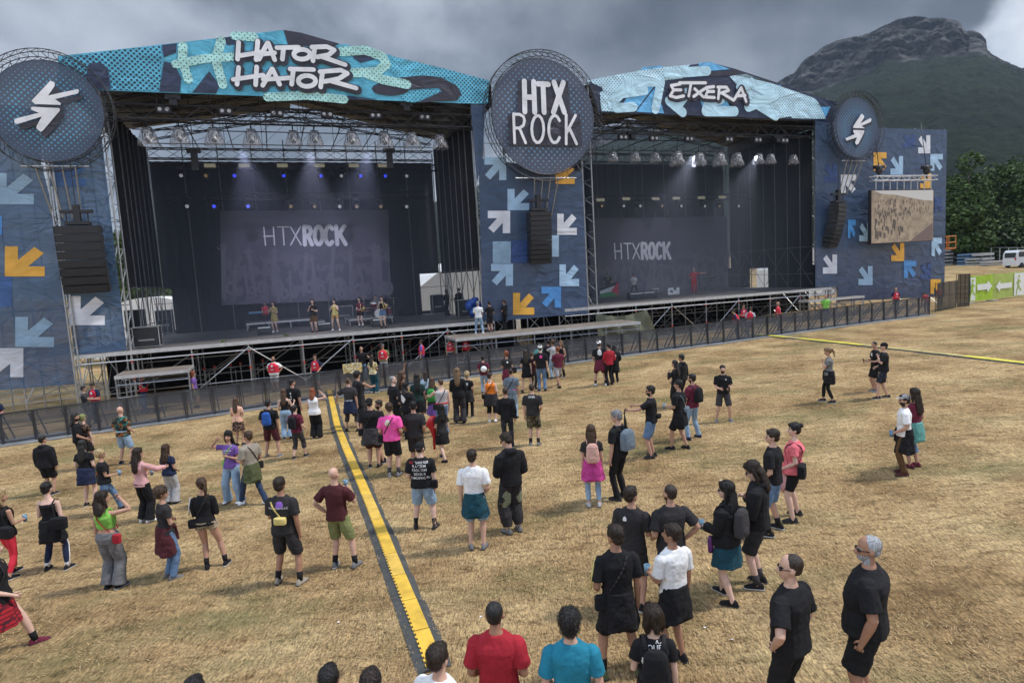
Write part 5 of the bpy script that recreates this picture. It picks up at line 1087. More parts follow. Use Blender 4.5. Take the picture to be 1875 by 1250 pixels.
def hair_mat(k):
    nm = 'hair_' + k
    if nm in MATS: return MATS[nm]
    m = bpy.data.materials.new(nm); m.use_nodes = True; t = m.node_tree; b = t.nodes['Principled BSDF']; b.inputs['Roughness'].default_value = .48; b.inputs['Specular IOR Level'].default_value = .45
    g = t.nodes.new('ShaderNodeTexCoord'); mp = t.nodes.new('ShaderNodeMapping'); mp.inputs['Scale'].default_value = (70, 70, 7); t.links.new(g.outputs['Object'], mp.inputs[0])
    n = t.nodes.new('ShaderNodeTexNoise'); n.inputs['Scale'].default_value = 1; n.inputs['Detail'].default_value = 4; n.inputs['Distortion'].default_value = .8; t.links.new(mp.outputs[0], n.inputs[0])
    r = t.nodes.new('ShaderNodeMapRange'); r.inputs[1].default_value = .35; r.inputs[2].default_value = .65; r.inputs[3].default_value = .5; r.inputs[4].default_value = 1.7; t.links.new(n.outputs[0], r.inputs[0])
    s = t.nodes.new('ShaderNodeVectorMath'); s.operation = 'SCALE'; s.inputs[0].default_value = HC[k]; t.links.new(r.outputs[0], s.inputs['Scale']); t.links.new(s.outputs[0], b.inputs['Base Color'])
    bp = t.nodes.new('ShaderNodeBump'); bp.inputs['Strength'].default_value = .8; bp.inputs['Distance'].default_value = .02; t.links.new(n.outputs[0], bp.inputs['Height']); t.links.new(bp.outputs[0], b.inputs['Normal'])
    MATS[nm] = m; return m
EYEM = mat('eye_dark', (.02, .015, .012), rough=.2, var=0); LIPM = mat('lips', (.36, .13, .11), rough=.5, var=0); GLS = mat('dark_glasses', (.008, .008, .009), rough=.15, var=0); PLM = mat('cup_plastic', (.16, .30, .42), rough=.25, var=.1, alpha=.8)
PHM = mat('phone_black', (.01, .01, .012), rough=.2, var=0); PRW = mat('white_shirt_print', (.70, .70, .70), rough=.9, var=.1); PRR = mat('red_shirt_print', (.5, .03, .03), rough=.9); PRV = mat('violet_shirt_print', (.22, .10, .42), rough=.9); PRP = mat('pink_shirt_print', (.75, .08, .32), rough=.9); PRY = mat('yellow_shirt_print', (.72, .62, .12), rough=.9); PRG = mat('sage_print', (.22, .25, .17), rough=.9); PRB = mat('printed_blue', (.1, .3, .5), rough=.9)
TEX = bpy.data.textures.new('folds', 'CLOUDS'); TEX.noise_scale = .13; TEX.noise_depth = 2
TEXH = bpy.data.textures.new('hair_locks', 'CLOUDS'); TEXH.noise_scale = .045; TEXH.noise_depth = 2
JOBS = []         # (object, what to do once the modifiers are evaluated)
def soft(mb, name, mats, parent, vox, sm=2, disp=0.0, tex=None, job=None):
    o = mb.build(name, mats, parent)
    m = o.modifiers.new('r', 'REMESH'); m.mode = 'VOXEL'; m.voxel_size = vox; m.use_smooth_shade = True
    if sm: s = o.modifiers.new('s', 'SMOOTH'); s.iterations = sm; s.factor = .5
    if disp: d = o.modifiers.new('d', 'DISPLACE'); d.texture = tex or TEX; d.strength = disp; d.mid_level = .5; d.texture_coords = 'OBJECT' if False else 'LOCAL'
    JOBS.append((o, job)); return o
ARM = dict(down=((.14, -.02, -1), (.03, .16, -1)), mid=((.2, -.1, -1), (-.2, .75, -.45)), chest=((.2, .05, -1), (-.55, .75, .45)), cross=((.15, .12, -1), (-.95, .42, .12)), hip=((.72, -.38, -1), (-.40, .42, -.62)),
           pocket=((.3, -.2, -1), (-.12, .35, -1)), back=((.3, -.35, -1), (-.75, -.12, -.55)), head=((.85, .35, .12), (-.75, .1, .72)), up=((.25, .45, .85), (-.05, .25, 1)), point=((.25, .85, -.28), (-.05, 1, .12)), drink=((.3, .45, -.85), (-.55, .25, .95)),
           out=((.8, .1, -.62), (.35, .5, -.75)), side=((.95, .15, .02), (.9, .25, .1)), reach=((.3, .75, -.5), (-.05, .95, -.1)), hold=((.12, .15, -1), (-.35, .95, -.05)), play=((.35, .15, -.9), (-.6, .75, -.2)), neck=((.3, .1, -.95), (.15, .75, .5)), tie=((.1, -.25, -1), (-.2, .35, -.8)))
LEG = dict(stand=((-.11, 0), (.11, 0)), wide=((-.2, .02), (.2, -.02)), close=((-.075, 0), (.075, .02)), stepl=((-.13, .17), (.11, -.12)), stepr=((-.11, -.12), (.13, .17)), stridel=((-.1, .32), (.1, -.28)), strider=((-.1, -.28), (.1, .32)), kickl=((-.22, .12), (.09, 0)), kickr=((-.09, 0), (.22, .12)))
def rotx(a): return Matrix.Rotation(a, 3, 'X')
def rotz(a): return Matrix.Rotation(a, 3, 'Z')
PEOPLE = []
def figure(x, y, z, h, yaw, label, s='m', g=1.0, top=('tee', 'K'), bot=('trousers', 'dd'), hair=('short', 'd'), arms=('down', 'down'), legs='stand', look=0, nod=0, shoes='K', skin='m', ex=(), bend=0, drop=0.0, side=0, group=None, sock=None):
    root = empty('person', label, 'person', (x, y, z), R(yaw), group)
    S = h / 1.75; dist = math.hypot(x, y); vx = max(.0085, min(.020, dist * .00085)); far = dist > 19
    fem = s == 'f'; sh = (.170 if fem else .202) * (1 + (g - 1) * .3); hp = .092 if fem else .088
    B = rotx(-R(bend)) @ Matrix.Rotation(R(side), 3, 'Y'); piv = Vector((0, 0, .93 - drop))
    def U(p): return (piv + B @ (Vector((p[0], p[1], p[2] - drop)) - piv)) * S
    def ring(z, rx, ry, oy=0, n=16, e=2.4):
        r = []
        for i in range(n):
            a = 2 * math.pi * i / n; c, q = math.cos(a), math.sin(a)
            r.append(U((math.copysign(abs(c) ** (2 / e), c) * rx, oy + math.copysign(abs(q) ** (2 / e), q) * ry, z)))
        return r
    # ---- legs (two-bone reach)
    hips = [Vector((-hp, 0, .89 - drop)), Vector((hp, 0, .89 - drop))]; lg = LEG[legs] if isinstance(legs, str) else legs; joints = []
    far_ = max((Vector((fx, fy, .09)) - hh_).length for (fx, fy), hh_ in zip(lg, hips)); dz = 0
    if far_ > .825:
        for _ in range(30):
            dz += .004
            if max((Vector((fx, fy, .09)) - hh_ + Vector((0, 0, dz))).length for (fx, fy), hh_ in zip(lg, hips)) <= .825: break
    for (fx, fy), hh_ in zip(lg, hips):
        A = hh_ - Vector((0, 0, dz)); F_ = Vector((fx, fy, .09)); d = F_ - A; L_ = min(d.length, .829); a = (.43 ** 2 - .40 ** 2 + L_ ** 2) / (2 * L_); hgt = math.sqrt(max(0, .43 ** 2 - a * a)); fw = Vector((fx * .5, 1, 0)); fw = (fw - d.normalized() * fw.dot(d.normalized())).normalized()
        joints.append((A, A + d.normalized() * a + fw * hgt, F_))
    if dz: drop2 = drop + dz
    else: drop2 = drop
    piv = Vector((0, 0, .93 - drop2)); drop = drop2
    # ---- arms
    arm = []
    for sd_, nm in ((-1, arms[0]), (1, arms[1])):
        u, f = ARM[nm]; u = Vector((u[0] * sd_, u[1], u[2])).normalized(); f = Vector((f[0] * sd_, f[1], f[2])).normalized(); s0 = Vector((sd_ * (sh - .014), -.005, 1.372 - (.01 if fem else 0))); e_ = s0 + u * .285; w_ = e_ + f * .245; arm.append((s0, e_, w_, f, sd_))
    # ---- body
    m = MB(); gg = g
    if fem: tor = [(.86, .15, .105), (.93, .168, .118), (1.0, .145, .10), (1.08, .118, .085), (1.2, .130, .098), (1.30, .142, .108), (1.365, .140, .085), (1.40, .115, .070), (1.43, .075, .058), (1.46, .054, .052), (1.485, .05, .05)]
    else: tor = [(.86, .145, .10), (.93, .158, .112), (1.0, .148, .105), (1.08, .138, .098), (1.2, .150, .104), (1.32, .165, .112), (1.375, .163, .095), (1.41, .140, .078), (1.44, .095, .066), (1.465, .064, .058), (1.49, .056, .056)]
    def tz(z): return gg if z < 1.38 else 1 + (gg - 1) * .25
    m.loft([ring(z, rx * tz(z), ry * (tz(z) if z > 1.3 else 1 + (gg - 1) * 1.5), oy=(.02 * (gg - 1) * 5 if z < 1.3 else 0)) for z, rx, ry in tor])
    m.limb([U((0, -.005, 1.44)), U((0, .0, 1.50)), U((0, .012, 1.575))], [r * S for r in ((.062, .054, .052) if not fem else (.052, .044, .043))])
    lgs = 1 + (g - 1) * .6
    for A, K_, F_ in joints:
        m.limb([p * S for p in (A + Vector((0, 0, .03)), A.lerp(K_, .5), K_, K_.lerp(F_, .3), K_.lerp(F_, .7), F_, F_ - Vector((0, 0, .05)))], [r * S * lgs for r in (.088, .076, .054, .056, .042, .034, .034)])
    for s0, e_, w_, f, sd_ in arm:
        ag = 1 + (g - 1) * .5; q = .88 if fem else 1.0
        m.limb([U(p) for p in (s0 + Vector((-sd_ * .006, 0, .022)), s0, s0.lerp(e_, .4), e_, e_.lerp(w_, .3), e_.lerp(w_, .75), w_, w_ + f * .03)], [r * S * ag * q for r in (.046, .054, .049, .040, .041, .032, .027, .025)], 10)
    # ---- head
    HM = B @ rotz(R(look)) @ rotx(-R(nod)); hc = Vector((0, .005, 1.52)); hs = 1.05
    def H(p): return U(hc) + HM @ (Vector(p) * S * hs)
    def he(c, r, mm=m, rot=None): mm.ell(H(c), [q * S * hs for q in r], 16, 11, HM if rot is None else HM @ rot)
    he((0, -.008, .140), (.074, .094, .090)); he((0, .030, .085), (.058, .068, .078)); he((0, .045, .035), (.040, .044, .032)); he((0, .02, .10), (.066, .074, .07))
    if not far or abs(math.sin(R(yaw + look))) > .3 or math.cos(R(yaw + look)) < 0:
        he((0, .102, .092), (.011, .020, .024)); he((0, .108, .080), (.015, .014, .011))
    for q in (-1, 1): he((q * .074, -.004, .10), (.013, .022, .030))
    beard = 'beard' in ex
    def face_job(me, ob, H=H, HM=HM, S=S, hair=hair, beard=beard, U=U, hc=hc):
        inv = HM.inverted(); o0 = U(hc); n = len(me.polygons); mi = [0] * n
        for p in me.polygons:
            c = inv @ (Vector(p.center) - o0) / S
            if c.length > .3 or c.z < -.02: continue
            if c.y > .06:
                for q in (-1, 1):
                    if abs(c.x - q * .030) < .013 and abs(c.z - .112) < .0075: mi[p.index] = 1
                    elif abs(c.x - q * .031) < .019 and abs(c.z - .131) < .0055: mi[p.index] = 3
                if abs(c.x) < .024 and abs(c.z - .050) < .008: mi[p.index] = 2
            if beard and c.z < .075 and c.y > -.0 and c.length > .03 and not (abs(c.x) < .022 and abs(c.z - .05) < .007): mi[p.index] = 3
        me.polygons.foreach_set('material_index', mi)
    # hands: palm and five fingers, joined on at the wrist
    hb = MB()
    for s0, e_, w_, f, sd_ in arm:
        nm = arms[0] if sd_ < 0 else arms[1]; curl = {'down': .45, 'hold': 1.0, 'chest': .9, 'drink': 1.1, 'point': .7, 'play': .9}.get(nm, .6)
        Y = (B @ f).normalized(); ref = Vector((sd_, 0, 0)) if abs(f.x) < .7 else Vector((0, 1, 0)); Zv = (B @ ref); Zv = (Zv - Y * Zv.dot(Y)).normalized(); X = Y.cross(Zv) * -sd_ if abs(f.x) < .7 else Y.cross(Zv)
        o0 = U(w_); k = S * (.92 if fem else 1.0)
        def hp_(a, b_, c_): return o0 + (X * a + Y * b_ + Zv * c_) * k
        hb.limb([hp_(0, -.02, 0), hp_(0, .03, 0), hp_(0, .075, 0), hp_(0, .092, 0)], [(.026 * k, .018 * k) if abs(X.x) > .5 else (.020 * k, .024 * k)] + [(.028 * k, .024 * k)] * 2 + [(.024 * k, .022 * k)], 8)
        for j, (fx, ln) in enumerate(((-.030, .062), (-.010, .074), (.011, .070), (.030, .056))):
            a1 = curl * .6; p0 = hp_(-fx, .082, 0); p1 = p0 + (Y * math.cos(a1) - Zv * math.sin(a1)) * ln * .52 * k; a2 = a1 + curl * .9; p2 = p1 + (Y * math.cos(a2) - Zv * math.sin(a2)) * ln * .5 * k
            hb.limb([p0, p1, p2], [.0098 * k, .0088 * k, .0065 * k], 6)
        t0 = hp_(.022, .015, -.004); t1 = t0 + (X * .55 + Y * .75 - Zv * .25) * .042 * k; t2 = t1 + (X * .15 + Y * .9 - Zv * .35) * .034 * k; hb.limb([t0, t1, t2], [.0125 * k, .0105 * k, .0075 * k], 6)
    def body_job(me, ob, hb=hb, fj=face_job):
        fj(me, ob); bm = bmesh.new(); bm.from_mesh(me); vs_ = [bm.verts.new(v) for v in hb.v]
        for f in hb.f:
            try: q = bm.faces.new([vs_[i] for i in f]); q.smooth = True
            except ValueError: pass
        bm.to_mesh(me); bm.free()
    hcol = hair[1] if hair[0] != 'none' else 'd'
    near = dist < 17
    def hair_job(me, ob, S=S, st=hair[0]):
        rs = random.Random(len(me.vertices)); P_ = [(Vector(p.center), Vector(p.normal), p.area) for p in me.polygons]; n = 1500 if st in ('long', 'curlylong', 'fro', 'bob', 'mid') else 800; bm = bmesh.new(); bm.from_mesh(me)
        for _ in range(n):
            c, nn, _a = rs.choice(P_); g_ = Vector((rs.gauss(0, .35), rs.gauss(0, .35) - .2, -1)); d = (g_ - nn * g_.dot(nn)); 
            if d.length < .1: continue
            d.normalize(); L_ = {'short': .028, 'curly': .035, 'fro': .045, 'pony': .04, 'bun': .035}.get(st, .07) * S * rs.uniform(.6, 1.3); sd2 = d.cross(nn).normalized() * .0022 * S; lift = .006 * S if st not in ('curly', 'fro') else .018 * S; p0 = c - d * L_ * .5 + nn * .001; p1 = c + nn * lift; p2 = c + d * L_ * .6 + nn * lift * rs.uniform(.2, 1.4)
            v = [bm.verts.new(q) for q in (p0 - sd2, p0 + sd2, p1 + sd2, p1 - sd2, p2)]; bm.faces.new(v[:4]); bm.faces.new((v[3], v[2], v[4]))
        bm.to_mesh(me); bm.free()
    body = soft(m, 'body', [skin_mat(skin), EYEM, LIPM, hair_mat(hcol)], root, vx, 2, job=body_job)
    # ---- hair
    st = hair[0]
    if st not in ('none',):
        m = MB(); hd = .014 if st != 'buzz' else .002
        if st == 'buzz': he((0, -.020, .148), (.0775, .092, .086), m); he((0, -.045, .10), (.066, .055, .055), m)
        else:
            big = {'curly': 1.16, 'curlylong': 1.18, 'fro': 1.3, 'long': 1.05, 'bob': 1.10}.get(st, 1.0); he((0, -.018, .160), (.083 * big, .098 * big, .086 * big), m); he((0, -.052, .105), (.070 * big, .055 * big, .07 * big), m)
            he((0, .045, .196), (.055, .045, .030), m)
            for q in (-1, 1): he((q * .066, -.005, .145), (.018, .05, .045), m)
        if st in ('long', 'curlylong', 'mid'):
            ln = {'long': .30, 'curlylong': .24, 'mid': .14}[st]; wd = {'long': .085, 'curlylong': .105, 'mid': .08}[st]
            dn = [H((0, -.055, .12)), H((0, -.085, .04)), U((0, -.120, 1.50 - ln * .35)), U((0, -.138, 1.50 - ln * .75)), U((0, -.138, 1.50 - ln))]
            m.limb(dn, [(wd * S, .055 * S), (wd * S, .048 * S), (wd * 1.1 * S, .036 * S), (wd * .95 * S, .030 * S), (wd * .45 * S, .016 * S)], 14)
            for q in (-1, 1): m.limb([H((q * .07, -.01, .14)), H((q * .078, -.015, .05)), U((q * .095, -.03, 1.47))], [.024 * S, .026 * S, .018 * S], 8)
        if st == 'bob':
            for q in (-1, 0, 1): m.limb([H((q * .055, -.03 - .02 * (q == 0), .15)), H((q * .078, -.03 - .05 * (q == 0), .06)), H((q * .07, -.025 - .06 * (q == 0), -.01))], [.045 * S, .04 * S, .022 * S], 8)
        if st == 'pony': m.limb([H((0, -.09, .18)), H((0, -.145, .15)), H((0, -.155, .05)), H((0, -.135, -.10))], [.018 * S, .030 * S, .034 * S, .012 * S], 8)
        if st == 'bun': he((0, -.105, .185), (.042, .040, .040), m)
        if st == 'topbun': he((0, -.05, .25), (.04, .04, .035), m)
        soft(m, 'hair', hair_mat(hair[1]), root, max(.007, vx * .85), 1, {'curly': .035, 'curlylong': .04, 'fro': .05}.get(st, .012) * S if not st == 'buzz' else 0, TEXH, job=hair_job if near and st != 'buzz' else None)
    # ---- bottoms
    bt, bc = bot[0], bot[1]; bm_ = cloth(bc, bot[2] if len(bot) > 2 else None)
    if bt != 'none':
        m = MB(); hipr = [(.84, .155, .115), (.93, .175, .128), (.99, .165, .12), (1.03, .155, .112)]
        if fem: hipr = [(.84, .165, .122), (.93, .182, .132), (.99, .165, .118), (1.03, .145, .102)]
        k = g; 
        if bt in ('skirt', 'longskirt', 'kilt', 'dressskirt'):
            lo = {'skirt': .56, 'kilt': .50, 'longskirt': .36, 'dressskirt': .62}[bt]; flare = {'skirt': .23, 'kilt': .26, 'longskirt': .28, 'dressskirt': .22}[bt]; c = (joints[0][2] + joints[1][2]) / 2
            rr = []; n = 32
            for i, f in enumerate((1, .8, .5, .2, 0)):
                z_ = lo + (1.03 - lo) * f; r1 = .15 + (flare - .15) * (1 - f) ** .8; rr.append([Vector(((r1 * k * (1 + .05 * (1 - f) * math.sin(8 * a)) * math.cos(a)) + c.x * (1 - f) * .5, (r1 * .78 * k * (1 + .05 * (1 - f) * math.sin(8 * a + 1)) * math.sin(a)) + c.y * (1 - f) * .5, z_ - drop)) * S for a in [2 * math.pi * j / n for j in range(n)]])
            m.loft(rr)
        else:
            m.loft([ring(z, rx * k, ry * (1 + (k - 1) * 1.2), oy=.02 * (k - 1) * 5) for z, rx, ry in hipr])
            fr = {'shorts': .93, 'short': .5, 'capri': 1.45, 'trousers': 2.0, 'leggings': 1.92, 'wide': 2.0, 'bike': .8, 'baggy': 1.95, 'hot': .28}[bt]
            ra = {'shorts': (.104, .100, .094, .08, .08), 'short': (.104, .10, .1, .1, .1), 'hot': (.104, .102, .1, .1, .1), 'capri': (.102, .092, .075, .078, .07), 'trousers': (.100, .086, .068, .064, .060), 'leggings': (.093, .080, .058, .059, .040), 'wide': (.104, .10, .094, .096, .108), 'bike': (.094, .084, .066, .06, .06), 'baggy': (.115, .12, .12, .115, .075)}[bt]
            for A, K_, F_ in joints:
                pts = [A + Vector((0, 0, .03)), A.lerp(K_, .5), K_, K_.lerp(F_, .5), F_ + Vector((0, 0, -.02 if bt in ('trousers', 'wide') else .02))]; tt = [0, .5, 1, 1.5, 2.0]; P_, Q_ = [], []
                for i in range(5):
                    if tt[i] <= fr: P_.append(pts[i] * S); Q_.append(ra[i] * S * lgs)
                    else: a = (fr - tt[i - 1]) / .5; P_.append(pts[i - 1].lerp(pts[i], a) * S); Q_.append((ra[i - 1] + (ra[i] - ra[i - 1]) * a) * S * lgs); break
                m.limb(P_, Q_, 12)
        soft(m, {'shorts': 'shorts', 'short': 'shorts', 'hot': 'shorts', 'bike': 'shorts', 'skirt': 'skirt', 'longskirt': 'skirt', 'kilt': 'skirt', 'dressskirt': 'skirt', 'leggings': 'leggings'}.get(bt, 'trousers'), bm_, root, vx, 1, (.012 if bt in ('leggings', 'bike') else .034) * S, job=('print', [e_ for e_ in ex if isinstance(e_, tuple) and e_[0] == 'legprint'], root, S, U))
    # ---- top
    tt_, tcol = top[0], top[1]; tm = cloth(tcol, top[2] if len(top) > 2 else None); shirt = None
    if tt_ != 'none':
        loose = {'hoodie': .022, 'jacket': .026, 'tank': .0, 'crop': .0, 'strap': -.004, 'long': .004, 'dress': .0}.get(tt_, .010)
        hem = {'crop': 1.10, 'hoodie': .86, 'jacket': .82, 'tank': .93, 'strap': 1.0, 'dress': .9, 'tank_long': .84}.get(tt_, .87)
        if fem: tr = [(.86, .180, .130), (.95, .176, .126), (1.03, .150, .105), (1.10, .132, .098), (1.2, .142, .108), (1.30, .152, .120), (1.36, .154, .098), (1.395, .134, .084), (1.42, .100, .074), (1.444, .070, .062)]
        else: tr = [(.86, .178, .128), (.95, .174, .124), (1.03, .164, .115), (1.10, .158, .112), (1.2, .164, .116), (1.32, .178, .122), (1.375, .180, .106), (1.412, .158, .092), (1.442, .112, .078), (1.466, .076, .066)]
        if tt_ in ('tank', 'crop', 'strap'): tr = [r for r in tr if r[0] < 1.42]; tr[-1] = (1.385 if tt_ != 'strap' else 1.33, tr[-1][1] * (.86 if tt_ != 'strap' else 1), tr[-1][2]); 
        m = MB(); rr = [r for r in tr if r[0] > hem]; rr = [(hem, *[q for q in np.interp(hem, [r[0] for r in tr], [r[1] for r in tr]).reshape(1).tolist()], float(np.interp(hem, [r[0] for r in tr], [r[2] for r in tr])))] + rr
        m.loft([ring(z, (rx + loose + (.008 if not fem and z > 1.15 else 0)) * tz(z), (ry + loose) * (tz(z) if z > 1.3 else 1 + (gg - 1) * 1.5), oy=(.02 * (gg - 1) * 5 if z < 1.3 else 0)) for z, rx, ry in rr])
        if tt_ in ('tank', 'crop'):
            for q in (-1, 1): m.limb([U((q * .10, .075, 1.36)), U((q * .095, .03, 1.44)), U((q * .09, -.03, 1.445)), U((q * .10, -.085, 1.36))], [(.03 * S, .02 * S)] * 4, 8)
        if tt_ in ('tee', 'polo', 'long', 'hoodie', 'jacket', 'dress', 'shirt'):
            ln = {'long': 1.95, 'hoodie': 1.97, 'jacket': 1.98, 'dress': .42}.get(tt_, .74 if not fem else .55)
            for s0, e_, w_, f, sd_ in arm:
                base = [.056, .066, .071, .068, .054]; ad = loose * .7 + (.006 if ln > 1 else 0); q = (.88 if fem else 1.0) * (1 + (g - 1) * .5); m.ell(U(s0 + Vector((-sd_ * .006, 0, .004))), (.067 * q * S, .066 * q * S, .062 * q * S), 12, 8); pts = [s0 + Vector((-sd_ * .004, 0, .020)), s0, s0.lerp(e_, .5), e_, w_]; ts = [-.2, 0, .5, 1, 2]; P_, Q_ = [], []
                for i in range(5):
                    if ts[i] <= ln: P_.append(U(pts[i])); Q_.append((base[i] * q + ad) * S)
                    else: a = (ln - ts[i - 1]) / (ts[i] - ts[i - 1]); P_.append(U(pts[i - 1].lerp(pts[i], a))); Q_.append((base[i - 1] + (base[i] - base[i - 1]) * a) * q * S + ad * S); break
                if ln < 1: Q_[-1] *= 1.06
                m.limb(P_, Q_, 12)
        if tt_ in ('hoodie',) or 'hood' in ex: m.ell(U((0, -.085, 1.455)), (.115 * S, .065 * S, .06 * S), 14, 9, B); m.ell(U((0, -.02, 1.475)), (.088 * S, .08 * S, .035 * S), 14, 9, B)
        prints = [e_ for e_ in ex if isinstance(e_, tuple) and e_[0] in ('text', 'blob', 'band', 'ftext', 'fblob')]
        shirt = soft(m, {'tank': 'vest_top', 'crop': 'crop_top', 'strap': 'strapless_top', 'dress': 'dress', 'hoodie': 'hoodie', 'jacket': 'jacket'}.get(tt_, 'shirt'), tm, root, vx, 1, .024 * S, job=('print', prints, root, S, U))
    # ---- shoes and socks
    sm_ = cloth(shoes) if shoes in CC else cloth('K')
    for (A, K_, F_), sd_ in zip(joints, (-1, 1)):
        m = MB(); an = R(-sd_ * 12); c = F_; rings = []
        for yy, w_, ht in ((-.085, .022, .05), (-.07, .036, .085), (-.02, .040, .115), (.03, .041, .095), (.09, .046, .068), (.145, .044, .05), (.175, .026, .035)):
            rings.append([Vector((c.x + (math.cos(a) * w_) * math.cos(an) - yy * math.sin(an) * 1, c.y + math.cos(a) * w_ * math.sin(an) + yy * math.cos(an), max(.004, .004 + max(0, math.sin(a)) * ht if math.sin(a) > -.2 else .004))) * S for a in [2 * math.pi * (j + .5) / 12 for j in range(12)]])
        m.loft(rings); m.cur = 1; rings = [[Vector((p.x, p.y, min(p.z, .022 * S))) * 1.0 + (Vector((p.x, p.y, 0)) - Vector((c.x * S, c.y * S + .04 * S, 0))) * .06 for p in r] for r in rings]; m.loft(rings)
        m.build('shoe', [sm_, cloth('lg') if shoes in ('K', 'gy', 'W', 'be') and rng.random() < .5 else cloth('ch')], root, True)
        if sock: m = MB(); m.limb([(F_ + Vector((0, 0, -.02))) * S, F_.lerp(K_, .30) * S], [.043 * S, .050 * S], 10); m.build('sock', cloth(sock), root, True)
    # ---- extras worn on the body
    def strap(mm, a, b_, wdt=.02, push=.018):     # band over the torso from a (shoulder) to b (hip), front and back
        for sy in (-1, 1):
            P_ = []
            for i in range(9):
                f = i / 8; z_ = a[1] + (b_[1] - a[1]) * f; xx = a[0] + (b_[0] - a[0]) * f; rx = float(np.interp(z_, [q[0] for q in tor], [q[1] for q in tor])) * g + .03; ry = float(np.interp(z_, [q[0] for q in tor], [q[2] for q in tor])) * (1 + (g - 1) * 1.5) + .024
                e_ = max(0, 1 - (abs(xx) / rx) ** 2.4) ** .42; P_.append(U((xx, sy * (ry * e_ + push * .3), z_)))
            for p, q in zip(P_, P_[1:]): mm.limb([p, q], [(wdt * S, .006 * S)] * 2, 6)
    for e_ in ex:
        if isinstance(e_, str) and ':' in e_: nm, c = e_.split(':')[:2]; arg = e_.split(':')[2:]
        elif isinstance(e_, str): nm, c, arg = e_, 'K', []
        else: continue
        if nm == 'cap':
            m = MB(); he((0, -.012, .165), (.087, .103, .080), m); m.limb([H((0, .07, .165)), H((0, .165, .150))] if 'rev' not in arg else [H((0, -.09, .15)), H((0, -.16, .135))], [(.062 * S, .008 * S), (.045 * S, .006 * S)], 10); soft(m, 'cap', cloth(c), root, max(.007, vx * .85), 1)
        elif nm == 'scarf': m = MB(); he((0, -.015, .16), (.092, .108, .088), m); he((0, -.05, .10), (.078, .062, .07), m); soft(m, 'headscarf', cloth(c), root, max(.008, vx), 1, .03, TEXH)
        elif nm == 'glasses':
            m = MB()
            for q in (-1, 1): m.ell(H((q * .034, .088, .112)), (.025 * S, .012 * S, .018 * S), 10, 7, HM); m.tube(H((q * .058, .08, .115)), H((q * .08, -.01, .115)), .004 * S, 5)
            m.tube(H((-.02, .095, .115)), H((.02, .095, .115)), .004 * S, 5); m.build('sunglasses' if 'clear' not in arg else 'glasses', GLS, root, True)
        elif nm == 'headglasses':
            m = MB(); 
            for q in (-1, 1): m.ell(H((q * .034, .062, .215)), (.025 * S, .016 * S, .012 * S), 10, 7, HM)
            m.build('sunglasses', GLS, root, True)
        elif nm == 'vest':
            m = MB(); tr = [(.98, .208, .152), (1.1, .198, .144), (1.2, .202, .148), (1.32, .198, .150), (1.40, .160, .124), (1.452, .10, .088)]; m.loft([ring(z, rx * tz(z), ry * (1 + (g - 1) * 1.5), oy=(.02 * (g - 1) * 5)) for z, rx, ry in tr]); soft(m, 'safety_vest', cloth(c), root, vx, 1, .02, job=('print', [('fblob', 'W', .8, .03), ('fband', 'W')], root, S, U))
        elif nm == 'tied':
            m = MB(); n = 30; lo = .62 if 'long' not in arg else .50; rr = []
            for f in (1, .93, .7, .4, .12, 0):
                z_ = lo + (1.03 - lo) * f; r1 = .172 + .058 * (1 - f); rr.append([Vector((r1 * g * (1 + .07 * (1 - f) * math.sin(6 * a + 1)) * math.cos(a), -.015 + r1 * .80 * g * (1 + .08 * (1 - f) * math.sin(5 * a)) * math.sin(a), z_ - drop + .035 * (1 - f) * math.sin(3 * a))) * S for a in [2 * math.pi * j / n for j in range(n)]])
            m.loft(rr); m.limb([U((-.16, .08, 1.02)), U((0, .15, 1.0)), U((.16, .08, 1.02))], [.03 * S] * 3, 8); m.limb([U((.03, .15, 1.0)), U((.05, .17, .85)), U((.06, .17, .72))], [(.04 * S, .025 * S)] * 3, 8)
            soft(m, 'tied_jacket', cloth(c, arg[-1] if arg and arg[-1] in ('plaid', 'tartan') else None), root, vx, 1, .045)
        elif nm in ('sling', 'backpack', 'waistbag', 'handbag', 'tote'):
            lab = arg[0] if arg else label; lb = '%s carried by the %s' % ({'sling': 'small shoulder bag on a strap', 'backpack': 'backpack', 'waistbag': 'waist bag', 'handbag': 'large handbag', 'tote': 'patterned tote bag'}[nm], label); lb = ' '.join(lb.split()[:16])
            br = tag(bpy.data.objects.new({'sling': 'shoulder_bag', 'backpack': 'backpack', 'waistbag': 'waist_bag', 'handbag': 'handbag', 'tote': 'tote_bag'}[nm], None), lb, 'bag', 'bags carried in the crowd'); COL.objects.link(br); br.location = (x, y, z); br.rotation_euler.z = R(yaw); br.empty_display_size = .1
            sd_ = -1 if 'l' in arg else 1; cm = cloth(c, 'print' if nm == 'tote' else None); by = -(float(np.interp(1.2, [q[0] for q in tor], [q[2] for q in tor])) * (1 + (g - 1) * 1.5) + .085)
            if nm == 'backpack':
                m = MB(); big = 1.25 if 'big' in arg else 1.0
                m.loft([[U((math.copysign(abs(math.cos(a)) ** .6, math.cos(a)) * w_ * big, by - .02 * big + math.copysign(abs(math.sin(a)) ** .6, math.sin(a)) * d_ * big, z_)) for a in [2 * math.pi * j / 16 for j in range(16)]] for z_, w_, d_ in ((1.02, .10, .05), (1.04, .13, .075), (1.2, .135, .08), (1.36, .12, .065), (1.42, .07, .035))])
                m.ell(U((0, by - .075 * big, 1.12)), (.10 * S, .04 * S, .075 * S), 12, 8, B); soft(m, 'bag_body', cm, br, vx, 1, .015); m = MB()
